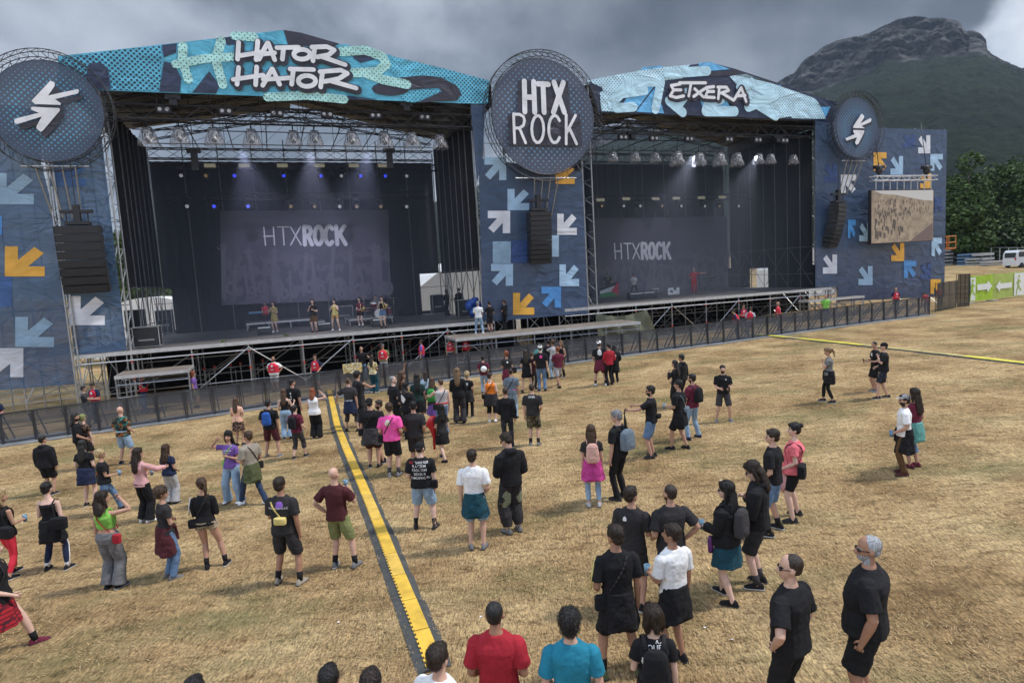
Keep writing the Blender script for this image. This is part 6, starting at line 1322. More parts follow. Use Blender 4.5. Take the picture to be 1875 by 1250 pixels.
                for q in (-1, 1):
                    m.limb([U((q * .08, by + .06, 1.38)), U((q * .105, -.02, 1.475)), U((q * .115, .09, 1.40)), U((q * .125, .125, 1.28)), U((q * .16, .06, 1.12)), U((q * .13, by + .06, 1.05))], [(.022 * S, .009 * S)] * 6, 8)
                m.build('strap', cloth('k2') if c != 'sp' else cm, br, True)
            else:
                hx = sd_ * (.18 * g + .03); z_ = {'sling': .93, 'waistbag': 1.02, 'handbag': .98, 'tote': 1.0}[nm]; yb = -.10 if nm != 'sling' else -.06; sz = {'sling': (.075, .045, .085), 'waistbag': (.10, .05, .055), 'handbag': (.16, .07, .12), 'tote': (.13, .04, .20)}[nm]
                if nm == 'waistbag': hx = sd_ * .05; yb = -(.13 * g + .04); z_ = 1.12 if 'high' in arg else 1.02
                if nm == 'handbag': yb = -.14
                m = MB(); m.loft([[U((hx + math.copysign(abs(math.cos(a)) ** .6, math.cos(a)) * sz[0] * w_, yb + math.copysign(abs(math.sin(a)) ** .6, math.sin(a)) * sz[1] * w_, z_ + q * sz[2])) for a in [2 * math.pi * j / 14 for j in range(14)]] for q, w_ in ((-1, .7), (-.9, .95), (0, 1), (.85, .95), (1, .6))]); soft(m, 'bag_body', cm, br, max(.008, vx * .9), 1, .015)
                m = MB(); 
                if nm == 'waistbag': strap(m, (-sd_ * .12, 1.40), (sd_ * .10, 1.06), .014)
                else: strap(m, (-sd_ * .10 if nm == 'sling' else sd_ * .13, 1.43), (sd_ * .125 * g, 1.05), .012 if nm != 'handbag' else .018)
                m.build('strap', cm if c != 'K' else cloth('k2'), br, True)
        elif nm in ('cup', 'phone', 'camera'):
            ai = 0 if 'l' in arg else 1; s0, e2, w_, f, q = arm[ai]; p = U(w_ + f * .09) ; wp = Vector((x, y, z)) + rotz(R(yaw)) @ p
            m = MB(); lb = ('plastic cup held by the %s' if nm == 'cup' else 'dark phone held by the %s') % label; lb = ' '.join(lb.split()[:16])
            if nm == 'cup':
                n = 12; m.loft([[(math.cos(a) * r, math.sin(a) * r, z_) for a in [2 * math.pi * j / n for j in range(n)]] for z_, r in ((-.06, .032), (.07, .043), (.068, .039), (-.045, .029))]); o = m.build('drinking_cup', PLM, None, True, loc=wp); tag(o, lb, 'cup', 'cups held in the crowd')
            else: m.obox((0, 0, 0), (.037, 0, 0), (0, .012, .07), (0, .005, -.002)); o = m.build('mobile_phone', PHM, None, loc=wp, rz=R(yaw)); tag(o, lb, 'phone', 'phones held in the crowd')
        elif nm == 'belt': m = MB(); m.loft([ring(z_, .172 * g, .124 * g) for z_ in (1.0, 1.04)]); m.build('belt', cloth(c), root, True)
        elif nm == 'sidestripe':
            m = MB()
            for (A, K_, F_), q in zip(joints, (-1, 1)):
                m.limb([(p + Vector((q * o_, 0, 0))) * S for p, o_ in ((A, .088), (A.lerp(K_, .5), .08), (K_, .057), (K_.lerp(F_, .5), .056), (F_, .042))], [(.010 * S, .016 * S)] * 5, 6)
            m.build('side_stripe', cloth(c), root, True)
        elif nm == 'sleevestripe':
            m = MB(); s0, e2, w_, f, q = arm[0]; m.limb([U(p) for p in (s0 + Vector((-.05, 0, .055)), s0.lerp(e2, .5) + Vector((-.075, -.02, .02)), e2 + Vector((-.07, -.02, 0)))], [(.012 * S, .012 * S)] * 3, 6); m.build('sleeve_stripe', cloth(c), root, True)
    PEOPLE.append(root); return root
def decal(me_o, item, root, S, U):
    me = me_o.data; bm = bmesh.new(); bm.from_mesh(me); tree_ = BVHTree.FromBMesh(bm); bm.free()
    kind = item[0]; front = kind[0] == 'f'; dr = Vector((0, -1 if front else 1, 0)); sg = -1 if front else 1
    def drop_(pts, faces, m, nm, off=.004):
        vs_ = []; ok = True
        for px_, pz in pts:
            o0 = Vector((px_ * S * sg, (-.6 if not front else .6), pz * S)); hit = tree_.ray_cast(o0, dr)
            if hit[0] is None: ok = False; vs_.append(o0 + dr * .45); continue
            vs_.append(hit[0] - dr * off)
        bad = {i for i, p in enumerate(vs_) if abs(p.y) > .5 or (abs(p.y) < .15 * .0)}
        bad |= {i for i, (px_, pz) in enumerate(pts) if tree_.ray_cast(Vector((px_ * S * sg, (-.6 if not front else .6), pz * S)), dr)[0] is None}
        faces = [f for f in faces if not any(i in bad for i in f)]
        used = sorted({i for f in faces for i in f}); rm = {a: b_ for b_, a in enumerate(used)}; vs_ = [vs_[i] for i in used]; faces = [tuple(rm[i] for i in f) for f in faces]
        if not faces: return
        if not ok and kind in ('text',): pass
        mb = MB(); mb.add(vs_, faces); o = mb.build(nm, m, root, True); return o
    if kind in ('text', 'ftext'):
        _, lines, m, size, zc = item[:5]; ms = m if isinstance(m, dict) else {}
        z_ = zc
        for li, ln in enumerate(lines):
            sz = size * (ln[1] if isinstance(ln, tuple) else 1); tx = ln[0] if isinstance(ln, tuple) else ln; mm = ln[2] if isinstance(ln, tuple) and len(ln) > 2 else m; dx = ln[3] if isinstance(ln, tuple) and len(ln) > 3 else 0
            c = bpy.data.curves.new('t', 'FONT'); c.body = tx; c.size = sz; c.align_x = 'CENTER'; c.resolution_u = 2; c.offset = sz * .012; to = bpy.data.objects.new('t', c); COL.objects.link(to)
            dg = bpy.context.evaluated_depsgraph_get(); tm_ = bpy.data.meshes.new_from_object(to.evaluated_get(dg)); bm = bmesh.new(); bm.from_mesh(tm_)
            bmesh.ops.triangulate(bm, faces=bm.faces); pts = [(v.co.x + dx, v.co.y + z_) for v in bm.verts]; fs = [tuple(v.index for v in f.verts) for f in bm.faces]; bm.free()
            bpy.data.objects.remove(to); bpy.data.curves.remove(c)
            if pts: drop_(pts, fs, mm, 'shirt_text', .005)
            z_ -= sz * 1.02
    else:
        # irregular printed patch
        col, k = item[1], (item[2] if len(item) > 2 else 1); zc = 1.28 + (item[3] if len(item) > 3 else 0); xc = item[4] if len(item) > 4 else 0
        m = col if not isinstance(col, str) else {'W': PRW, 'V': PRV, 'P': PRP, 'Y': PRY, 'G': PRG, 'R': PRR, 'B': PRB}[col]
        if kind in ('fband', 'band'): g_ = [(-.075 + .15 * i / 8, 1.12 + .035 * j / 2) for j in range(3) for i in range(9)]; drop_(g_, [(j * 9 + i, j * 9 + i + 1, j * 9 + i + 10, j * 9 + i + 9) for j in range(2) for i in range(8)], m, 'shirt_print'); return
        if kind == 'legprint': zc = .62; 
        rs = random.Random(int(zc * 1000) + len(root['label'])); n = 18; rings = [[(xc, zc)]]
        for q in (.35, .7, 1.0): rings.append([(xc + math.cos(a) * .062 * k * q * (1 + .22 * rs.uniform(-1, 1) * q), zc + math.sin(a) * .075 * k * q * (1 + .22 * rs.uniform(-1, 1) * q)) for a in [2 * math.pi * j / n for j in range(n)]])
        pts = [rings[0][0]] + [p for r in rings[1:] for p in r]; fs = [(0, 1 + i, 1 + (i + 1) % n) for i in range(n)] + [(1 + b * n + i, 1 + (b + 1) * n + i, 1 + (b + 1) * n + (i + 1) % n, 1 + b * n + (i + 1) % n) for b in range(2) for i in range(n)]
        drop_(pts, fs, m, 'shirt_print')
def finish_people():
    bpy.context.view_layer.update(); dg = bpy.context.evaluated_depsgraph_get(); res = []
    for o, job in JOBS: res.append(bpy.data.meshes.new_from_object(o.evaluated_get(dg), preserve_all_data_layers=False, depsgraph=dg))
    for (o, job), me in zip(JOBS, res):
        old = o.data; o.modifiers.clear(); mats = list(old.materials); o.data = me
        if not len(me.materials):
            for mm in mats: me.materials.append(mm)
        else:
            me.materials.clear()
            for mm in mats: me.materials.append(mm)
        me.name = old.name; bpy.data.meshes.remove(old)
        if callable(job): job(me, o)
        me.polygons.foreach_set('use_smooth', [True] * len(me.polygons))
    for o, job in JOBS:
        if isinstance(job, tuple):
            for it in job[1]: decal(o, it, job[2], job[3], job[4])
def foot_for(u, vh, h):
    lo, hi = vh + 5, vh + 900
    for _ in range(40):
        m = (lo + hi) / 2; p = gpt(u, m); hh_ = zproj(p.x, p.y, vh) - p.z
        if hh_ < h: lo = m
        else: hi = m
    return gpt(u, lo)
def Pn(u, vf, vh, yaw, label, **k):       # someone on the field: foot point and head-top row, or a known height when the feet are hidden
    if vf is None: h = k.pop('h', 1.72); p = foot_for(u, vh, h)
    else: p = gpt(u, vf); h = zproj(p.x, p.y, vh) - p.z; k.pop('h', None)
    h = max(1.45, min(1.95, h)); return figure(p.x, p.y, p.z, h, yaw, label, **k)
def Pd(u, vf, vh, deck, yaw, label, h=None, **k):      # someone on a deck at a known height
    s_, t = FSz(u, vf, deck); p = W(s_, t, deck); hh_ = h or max(1.5, min(1.95, zproj(p.x, p.y, vh) - deck)); return figure(p.x, p.y, deck, hh_, yaw, label, **k)
TX = lambda lines, m=PRW, size=.07, z=1.36: ('text', lines, m, size, z)
# ---- left of the cable ramp
Pn(92, 905, 798, 0, 'man in a black rain jacket and black shorts, back turned, left side', g=1.15, top=('jacket', 'K'), bot=('shorts', 'K'), hair=('short', 'k'), look=-25, ex=('hood',))
Pn(150, 860, 757, -45, 'dark haired bearded man in black beside the woman with the green headscarf', top=('tee', 'K'), bot=('shorts', 'K'), hair=('mid', 'k'), look=-25, ex=('beard',), arms=('down', 'mid'))
Pn(163, None, 759, 0, 'woman with a green headscarf and a sheer black lace top', h=1.66, s='f', top=('tee', 'K', 'lace'), bot=('skirt', 'K'), hair=('none', 'k'), ex=('scarf:og',), skin='p')
Pn(166, 925, 806, 5, 'woman with very long dark hair in black shorts and black boots', s='f', g=1.1, top=('tee', 'K'), bot=('short', 'K'), hair=('long', 'k'), ex=('tied:nv',), skin='p', arms=('mid', 'mid'))
Pn(198, 940, 821, -50, 'curly blond haired woman in black top and jeans carrying a patterned tote bag', s='f', g=1.1, top=('tee', 'K'), bot=('trousers', 'dn'), hair=('curly', 'bl'), legs='stridel', arms=('down', 'hold'), ex=('tote:rd:l', 'cup:K'))
Pn(232, 849, 745, -8, 'bald man in a colourful patterned shirt and denim shorts by the barrier', g=1.1, top=('tee', 'gn', 'print'), bot=('shorts', 'dl'), hair=('none', 'd'), legs='wide', arms=('mid', 'mid'), ex=('belt:lb',), skin='l')
Pn(268, 955, 821, -20, 'woman in a pale pink sweatshirt and black trousers reaching to her friend', s='f', top=('long', 'lpk'), bot=('wide', 'K'), hair=('long', 'd'), arms=('hold', 'reach'), shoes='W', look=-15, ex=('cup:K:l',))
Pn(316, 922, 815, -10, 'woman with very long wavy brown hair in a navy top and grey trousers', s='f', g=1.1, top=('tee', 'nv'), bot=('wide', 'lg'), hair=('curlylong', 'b'), arms=('chest', 'mid'))
Pn(314, 1058, 892, -40, 'woman in a black tee and jeans with a maroon jacket hanging behind', s='f', top=('tee', 'k2'), bot=('trousers', 'dn'), hair=('curly', 'b'), arms=('cross', 'cross'), ex=('tied:mr:long', 'headglasses'), look=-25, shoes='gy')
Pn(386, 1040, 876, 12, 'woman with a ponytail in a striped black jacket and leopard print shorts', s='f', top=('long', 'K'), bot=('hot', 'be', 'leopard'), hair=('pony', 'b'), arms=('cross', 'cross'), legs=((-.06, .0), (.26, .06)), ex=('sling:K:l', 'sleevestripe:W'), look=35, sock='K', skin='m')
Pn(209, 1075, 900, -8, 'woman in a bright green crop top and wide grey trousers, hand raised', s='f', g=1.12, top=('crop', 'gr'), bot=('wide', 'gy'), hair=('mid', 'd'), arms=('down', 'head'), ex=('sling:rd',), look=-30)
Pn(106, 1042, 884, 5, 'woman in a strapless black top and navy track trousers with white stripes', s='f', g=1.08, top=('strap', 'K'), bot=('leggings', 'nv'), hair=('bun', 'k'), arms=('chest', 'mid'), legs='wide', ex=('handbag:K', 'sidestripe:W', 'tied:K'), sock='W', skin='p')
Pn(22, 1055, 899, -15, 'blond woman in a black tank top and red trousers at the left edge', s='f', g=1.05, top=('tank_long', 'K'), bot=('leggings', 'vr'), hair=('long', 'bl'), arms=('down', 'hold'), legs='stepl', ex=('handbag:K', 'cup:K'), look=-35)
Pn(14, 1198, 985, -60, 'person in a red tartan kilt and black tee walking in at the left edge', s='f', g=1.05, top=('tee', 'K'), bot=('kilt', 'rd', 'tartan'), hair=('long', 'd'), arms=('back', 'mid'), legs='stridel', ex=('backpack:aq',), shoes='bu', sock='K', skin='p')
Pn(431, 920, 790, 168, 'dark haired woman in a purple tee and pale jeans facing the camera', s='f', top=('tee', 'pu'), bot=('wide', 'dl'), hair=('long', 'k'), arms=('chest', 'head'), legs='wide', shoes='W', ex=(('ftext', [('OPENING'), ('SOCIAL')], PRW, .05, 1.30), 'sling:gr'), look=15)
Pn(467, 923, 787, 60, 'man in a grey brown tee and blue jeans talking to the woman in purple', top=('tee', 'be'), bot=('trousers', 'dd'), hair=('short', 'b'), arms=('hold', 'mid'), legs='stridel', shoes='W', ex=('tied:ol', 'sling:K'), look=10)
Pn(440, 815, 728, 0, 'woman in a peach shirt over a black skirt near the barrier', s='f', top=('tee', 'pc'), bot=('skirt', 'K', 'lace'), hair=('long', 'b'), arms=('chest', 'chest'))
Pn(500, 836, 732, 0, 'man in a black tee and dark shorts wearing a blue backpack', g=1.1, top=('tee', 'K'), bot=('shorts', 'mr'), hair=('short', 'k'), arms=('mid', 'down'), legs='wide', ex=('backpack:bl',), shoes='gy')
Pn(548, 838, 742, -15, 'person in a maroon shirt and grey cropped trousers with a black drawstring bag', top=('tee', 'bu'), bot=('capri', 'ch'), hair=('short', 'k'), arms=('mid', 'mid'), legs='stepr', ex=('backpack:K',), skin='p')
Pn(543, 790, 694, -15, 'man in a black tee with white writing down the back', top=('tee', 'K'), bot=('trousers', 'K'), hair=('short', 'k'), look=-35, ex=(('blob', 'W', .45, .02), ('blob', 'W', .4, -.08), ('blob', 'W', .35, -.16)))
Pn(527, 803, 712, 10, 'long haired woman in a thin strap black top and pale jeans', s='f', top=('strap', 'K'), bot=('wide', 'dl'), hair=('long', 'b'), arms=('mid', 'neck'), skin='p')
Pn(580, 802, 711, -5, 'woman in a white tank top raising a phone near the ramp', s='f', g=1.15, top=('tank_long', 'W'), bot=('wide', 'K'), hair=('mid', 'r'), arms=('mid', 'head'), ex=('phone:K', 'sidestripe:W'), skin='l')
Pn(530, 1068, 875, -8, 'tall man in a black tee and black shorts with a yellow waist bag', g=1.08, top=('tee', 'k2'), bot=('shorts', 'k2'), hair=('short', 'd'), arms=('hold', 'down'), legs='wide', shoes='be', sock='K', ex=('waistbag:ye:high', ('blob', 'V', .9, .07, .03), ('text', ['WARRIOR RULE'], PRW, .045, 1.29)), skin='t')
Pn(626, 1038, 857, -12, 'bald man in a dark brown tee and olive shorts drinking by the ramp', top=('tee', 'mr'), bot=('shorts', 'og'), hair=('none', 'd'), arms=('hip', 'drink'), legs=((-.12, .0), (.24, .03)), sock='K', shoes='gy', ex=('cup:K',), skin='l')
# ---- middle crowd
Pn(645, 789, 692, -5, 'man in a grey tee and dark cropped trousers with a white belt', top=('tee', 'ch'), bot=('capri', 'ch'), hair=('buzz', 'b'), ex=('belt:W', 'tied:nv'), skin='l', arms=('out', 'down'), legs='wide')
Pn(662, 780, 680, -20, 'person in a long dark sleeveless top reaching out beside the ramp', top=('tank_long', 'k2'), bot=('longskirt', 'k2'), hair=('curly', 'k'), arms=('down', 'reach'), ex=('sling:K:l',), look=-20)
Pn(686, 719, 650, -15, 'woman in a floral shirt and teal trousers at the barrier', s='f', top=('tee', 'ye', 'floral'), bot=('wide', 'te'), hair=('long', 'd'), arms=('chest', 'hold'), shoes='W')
Pn(686, 855, 730, 0, 'stocky man in a black cap and tee with a bag across his back', g=1.2, top=('tee', 'K'), bot=('shorts', 'mr'), hair=('buzz', 'k'), ex=('cap:K:rev', 'sling:K:l', 'tied:ch'), arms=('down', 'mid'))
Pn(702, None, 733, 100, 'bearded man turned to face the man in the pink shirt', h=1.72, top=('tee', 'K'), bot=('shorts', 'K'), hair=('short', 'd'), ex=('beard',), look=15, arms=('down', 'down'))
Pn(722, 871, 738, -4, 'man in a bright pink tee and black shorts', g=1.12, top=('tee', 'pk'), bot=('shorts', 'K'), hair=('short', 'b'), look=25, arms=('mid', 'mid'), sock='ch', shoes='gy', ex=('sling:K:l', ('blob', 'Y', .7, .02, -.02), ('blob', 'W', 1.0, .03, -.02)), skin='l')
Pn(765, 862, 735, -5, 'dark haired man in a plain black tee right of the pink shirt', g=1.1, top=('tee', 'k2'), bot=('shorts', 'k2'), hair=('short', 'k'), arms=('mid', 'mid'), look=20)
Pn(813, 842, 739, 35, 'woman in a dark dress and tights holding a red inflatable', s='f', top=('tee', 'k2'), bot=('skirt', 'K'), hair=('curlylong', 'k'), arms=('hold', 'mid'), legs='strider', skin='p')
Pn(779, 966, 811, -5, 'man in a red and black cap whose tee reads NO PLACE FOR RACISM', g=1.28, top=('tee', 'K'), bot=('shorts', 'dl'), hair=('buzz', 'd'), legs='wide', arms=('mid', 'down'), sock='K', shoes='k2', ex=('cap:K:rev', 'sling:K', ('text', [('NO', 1, PRR, -.165), ], PRR, .056, 1.375), ('text', [('PLACE FOR', 1, PRW, .045)], PRW, .052, 1.375), ('text', [('RACISM', 1.1), ('FASCISM', 1.1), ('SEXISM', 1.05), ('HOMOPHOBIA', .95)], PRW, .072, 1.30)), skin='p')
Pn(727, 793, 689, -55, 'large man in black seen from the side with close cropped grey hair', g=1.22, top=('tee', 'K'), bot=('trousers', 'K'), hair=('buzz', 'g'), arms=('mid', 'chest'), skin='p', look=-25)
Pn(743, 785, 680, -60, 'woman with brown hair in an orange brown top raising an arm', s='f', top=('tank', 'bw'), bot=('trousers', 'dd'), hair=('long', 'b'), arms=('up', 'mid'), ex=('beard0',), skin='t')
Pn(750, 803, 701, -20, 'person in a black cap with a white splashed print on the black tee', g=1.15, top=('tee', 'K'), bot=('trousers', 'K'), hair=('mid', 'k'), ex=('cap:K', ('blob', 'W', 1.2, -.02, -.04), ('blob', 'W', .8, .1, -.06)), arms=('chest', 'mid'), look=-30)
Pn(770, 786, 684, 8, 'dark haired woman in a dark green tee and black skirt', s='f', top=('tee', 'dg'), bot=('skirt', 'K'), hair=('long', 'k'), arms=('mid', 'mid'))
Pn(784, 756, 680, 5, 'woman in a pale blue tee and grey leggings near the barrier', s='f', top=('tee', 'lb'), bot=('leggings', 'ch'), hair=('mid', 'd'), ex=('sling:K:l',), arms=('mid', 'chest'), skin='l')
Pn(797, 790, 691, -5, 'long haired woman with a green backpack and a purple skirt', s='f', top=('tee', 'ch'), bot=('skirt', 'pu'), hair=('long', 'b'), ex=('backpack:gn',), arms=('mid', 'mid'))
Pn(813, 797, 694, 25, 'man in a grey tank top and jeans with tattooed shoulders', g=1.12, top=('tank', 'lg'), bot=('trousers', 'dn'), hair=('buzz', 'b'), ex=('sling:K:l', 'belt:vr'), arms=('reach', 'down'), skin='p', look=20)
Pn(843, 775, 674, 0, 'woman with long straight auburn hair in a black jacket and flared jeans', s='f', top=('jacket', 'K'), bot=('wide', 'ch'), hair=('long', 'lb'), arms=('chest', 'chest'))
Pn(860, 763, 681, -10, 'woman with curly pale blond hair and a printed black tee', s='f', top=('tee', 'K'), bot=('trousers', 'K'), hair=('fro', 'bl'), ex=('tied:k2', ('blob', 'W', .8, .02)), arms=('mid', 'mid'))
Pn(888, 720, 652, -5, 'person in a burgundy tee and jeans with a white helmet on the back', top=('tee', 'bu'), bot=('trousers', 'dl'), hair=('bun', 'k'), ex=('backpack:K', ), arms=('mid', 'mid'), skin='l')
Pn(902, 772, 683, -8, 'woman in an orange top with short dark hair and black skirt', s='f', g=1.22, top=('tank', 'or_'), bot=('capri', 'K'), hair=('short', 'd'), ex=('tied:k2', 'sling:K:l'), look=-35, arms=('mid', 'mid'), skin='p', shoes='W')
Pn(931, 722, 643, 15, 'red curly haired woman in black with a drink in her left hand', s='f', top=('tee', 'k2'), bot=('trousers', 'dl'), hair=('curly', 'r'), arms=('hold', 'mid'), ex=('cup:K:l', 'tied:bu', 'handbag:K', ('blob', 'W', .5, .04)))
Pn(940, 766, 675, -5, 'man in a blue grey shirt and jeans with a pink cloth at his waist', top=('tee', 'gb'), bot=('trousers', 'dl'), hair=('buzz', 'd'), ex=('belt:pk', 'sling:K:l'), arms=('mid', 'down'))
Pn(931, 818, 710, -4, 'man in a black long sleeved top and dark patterned trousers', top=('long', 'K'), bot=('trousers', 'nv', 'dark'), hair=('buzz', 'd'), arms=('mid', 'down'), look=10)
Pn(941, 974, 793, 28, 'man in a black hoodie and baggy trousers with a round sage emblem', top=('hoodie', 'K'), bot=('baggy', 'k2'), hair=('short', 'd'), arms=('chest', 'mid'), nod=25, look=25, ex=('glasses', ('legprint', 'G', 2.0, 0, -.13), ('legprint', 'G', 1.5, 0, .16), 'phone:K:l'), shoes='gy', skin='l')
Pn(966, 718, 641, 0, 'woman with long dark hair in a short black dress', s='f', top=('tee', 'K'), bot=('dressskirt', 'K'), hair=('long', 'd'), arms=('mid', 'down'), legs='wide', skin='p')
Pn(977, 712, 645, -40, 'man in dark clothes reading his phone beside the woman in the short dress', top=('tee', 'mr'), bot=('trousers', 'ch'), hair=('short', 'b'), ex=('glasses', 'phone:K'), arms=('chest', 'chest'), look=20, nod=15)
Pn(993, 716, 632, -5, 'man in a white cap and a black tee with a pink emblem', top=('tee', 'K'), bot=('trousers', 'dn'), hair=('short', 'd'), ex=('cap:W:rev', ('blob', 'P', .8, .05, .02)), arms=('mid', 'down'), skin='p')
Pn(990, 692, 628, 10, 'man in a pale teal shirt behind the white cap', top=('tee', 'aq'), bot=('shorts', 'ch'), hair=('short', 'd'), arms=('hold', 'mid'))
Pn(1007, 693, 622, 10, 'dark haired person in black standing furthest back in the group at the fence', top=('tee', 'K'), bot=('trousers', 'K'), hair=('short', 'k'))
Pn(1015, 693, 622, 30, 'person with curly hair and a white top in the group at the fence', s='f', top=('tee', 'lg'), bot=('trousers', 'dl'), hair=('curly', 'b'), arms=('reach', 'mid'), skin='t')
Pn(1024, 708, 633, 20, 'man in a burgundy tee and light denim shorts in the group at the fence', top=('tee', 'bu'), bot=('shorts', 'lg'), hair=('short', 'r'), arms=('hold', 'down'), legs='strider', skin='t')
Pn(1030, 690, 624, 140, 'woman in a black top facing her friends in the group at the fence', s='f', top=('tank', 'K'), bot=('trousers', 'K'), hair=('mid', 'lb'), arms=('mid', 'down'))
Pn(979, 815, 703, -10, 'man in a dark grey tee and camouflage shorts', g=1.08, top=('tee', 'k2'), bot=('shorts', 'ol', 'camo'), hair=('buzz', 'd'), sock='K', shoes='gy', arms=('down', 'mid'), look=10, ex=(('text', ['OHA'], PRW, .085, 1.38),), skin='l')
Pn(1100, 706, 624, -6, 'man in a white cap and printed black tee with a burgundy cloth round his waist', top=('tee', 'K'), bot=('shorts', 'mr'), hair=('short', 'k'), ex=('cap:W:rev', ('blob', 'W', 1.4, .02), ('blob', 'W', .9, .1), 'tied:bu'), arms=('mid', 'mid'), legs='wide', shoes='W', sock='K', look=-20)
Pn(1117, 705, 629, 25, 'man in a red and black jacket talking to the man in the white cap', top=('long', 'rd'), bot=('trousers', 'K'), hair=('short', 'k'), arms=('hold', 'mid'), look=10)
Pn(1127, 700, 632, 10, 'person in black holding a shaggy dark coat behind the red jacket', top=('jacket', 'K'), bot=('trousers', 'K'), hair=('mid', 'k'), ex=('tied:K:long', ('blob', 'W', .7, 0)), arms=('mid', 'mid'))
Pn(875, 1004, 824, -4, 'man in a plain white tee with a dark teal jacket tied round his waist', top=('tee', 'W'), bot=('shorts', 'dl'), hair=('short', 'd'), ex=('tied:te',), arms=('down', 'mid'), shoes='gy', skin='l', g=1.02)
# ---- right of centre
Pn(1088, 927, 779, -3, 'woman with a pale pink backpack and a magenta padded jacket round her waist', s='f', g=1.05, top=('tee', 'k2'), bot=('leggings', 'dl'), hair=('long', 'b'), ex=('backpack:sp', 'tied:mg'), arms=('down', 'down'), shoes='lg', skin='l')
Pn(1137, 913, 752, 42, 'grey haired man in black with a large blue backpack holding an umbrella', top=('tee', 'K'), bot=('trousers', 'K'), hair=('short', 'g'), ex=('backpack:gb:big',), arms=('down', 'pocket'), look=30, nod=10, shoes='k2', skin='l')
Pn(1195, 837, 707, 62, 'man in a black tee and denim shorts holding his arm out towards the stage', top=('tee', 'K'), bot=('shorts', 'dn'), hair=('short', 'k'), ex=('glasses', 'waistbag:K', 'beard'), arms=('reach', 'reach'), look=15, shoes='k2')
Pn(1246, 822, 696, 48, 'man in a black tee with a black jacket over his shorts, drink in hand', top=('tee', 'K'), bot=('shorts', 'K'), hair=('short', 'k'), ex=('waistbag:gb', 'tied:K', 'cup:K:l'), arms=('hold', 'down'), legs='stepl', look=10)
Pn(1270, 803, 685, 35, 'bearded man in a burgundy tee and jeans with a jacket over his shoulder', top=('tee', 'bu'), bot=('trousers', 'dl'), hair=('short', 'k'), ex=('beard', 'backpack:K', ), arms=('hold', 'mid'), legs='wide', shoes='nv', look=15)
Pn(1238, 748, 660, 50, 'long haired woman in black with a hand at her mouth', s='f', top=('long', 'K'), bot=('trousers', 'K'), hair=('long', 'k'), arms=('drink', 'mid'), look=15)
Pn(1250, 742, 649, 40, 'dark haired man in a black hoodie behind the long haired woman', top=('hoodie', 'K'), bot=('trousers', 'K'), hair=('short', 'k'), look=10)
Pn(1325, 771, 669, 172, 'bearded man in a black tee and grey shorts facing the camera with a phone', top=('tee', 'K'), bot=('shorts', 'ch'), hair=('short', 'k'), ex=('beard', 'phone:K:l', ('fblob', 'W', .3, .05, .07)), arms=('hold', 'hold'), legs='wide', shoes='gy', skin='l')
Pn(1518, 736, 637, 60, 'woman with a ponytail in a striped tee and black leggings with hand at mouth', s='f', top=('tee', 'ch', 'stripe'), bot=('leggings', 'K'), hair=('pony', 'lb'), ex=('tied:K', 'headglasses'), arms=('drink', 'down'), legs='stepr', look=10, nod=15)
Pn(1603, 717, 625, 85, 'man in a printed black tee and black shorts looking down at his hands', top=('tee', 'K'), bot=('shorts', 'K'), hair=('buzz', 'k'), ex=(('fblob', 'W', .8, .02), 'phone:K'), arms=('hold', 'hold'), nod=25, look=15, shoes='gy')
Pn(1618, 729, 628, 66, 'man in a black cap and dark camouflage shorts with a hand at his mouth', g=1.08, top=('tee', 'K'), bot=('shorts', 'ol', 'dark'), hair=('buzz', 'd'), ex=('cap:K',), arms=('drink', 'mid'), legs='stepl', shoes='K', skin='l')
Pn(1655, 868, 723, 62, 'man in a white tee and mesh cap with a black jacket over his arm', g=1.05, top=('tee', 'W'), bot=('trousers', 'bw'), hair=('short', 'k'), ex=('cap:lg', 'beard', 'tied:K:long', 'cup:K:l'), arms=('mid', 'down'), look=12, shoes='mr')
Pn(1673, 855, 712, 20, 'woman with long dark hair in a maroon top behind the white mesh cap', s='f', top=('tee', 'bu'), bot=('capri', 'dn'), hair=('long', 'd'), arms=('mid', 'mid'), shoes='bu', ex=('tied:aq',))
Pn(1417, 975, 787, 50, 'man in a black tee and denim shorts beside the woman in coral', g=1.05, top=('tee', 'K'), bot=('shorts', 'dn'), hair=('short', 'd'), arms=('mid', 'mid'), look=22, legs='wide', shoes='K', sock='K', skin='l')
Pn(1456, 949, 775, 60, 'woman in a coral tee and black knee leggings with her hair in a bun', s='f', g=1.25, top=('tee', 'co'), bot=('bike', 'K'), hair=('bun', 'k'), arms=('mid', 'hip'), ex=('handbag:K:l', ), look=15, legs='wide', skin='p', shoes='k2')
Pn(1390, 1072, 845, 58, 'man in a black hoodie with wavy tied hair and sunglasses looking down', g=1.03, top=('hoodie', 'K'), bot=('shorts', 'k2'), hair=('mid', 'd'), ex=('glasses', 'phone:K:l'), arms=('hold', 'chest'), nod=25, look=10, shoes='K', sock='ch', skin='p')
Pn(1334, 1099, 883, 42, 'woman with long black hair, black hoodie, grey backpack and green skirt', s='f', g=1.12, top=('hoodie', 'K'), bot=('skirt', 'te'), hair=('long', 'k'), ex=('backpack:ch', 'cup:K:l', 'glasses'), arms=('hold', 'mid'), look=20, legs='stepr', shoes='K', skin='p')
Pn(1163, None, 892, -28, 'young man with a small white print high on the back of his black tee', h=1.76, top=('tee', 'k2'), bot=('shorts', 'k2'), hair=('short', 'd'), ex=(('blob', 'W', .45, .06, -.06), 'cup:K'), arms=('down', 'hold'), look=-20)
Pn(1233, None, 888, 12, 'shaven headed man in a black tee with a hand on his hip', h=1.78, top=('tee', 'k2'), bot=('trousers', 'dd'), hair=('buzz', 'd'), arms=('mid', 'hip'), ex=('beard',), look=18, g=1.08)
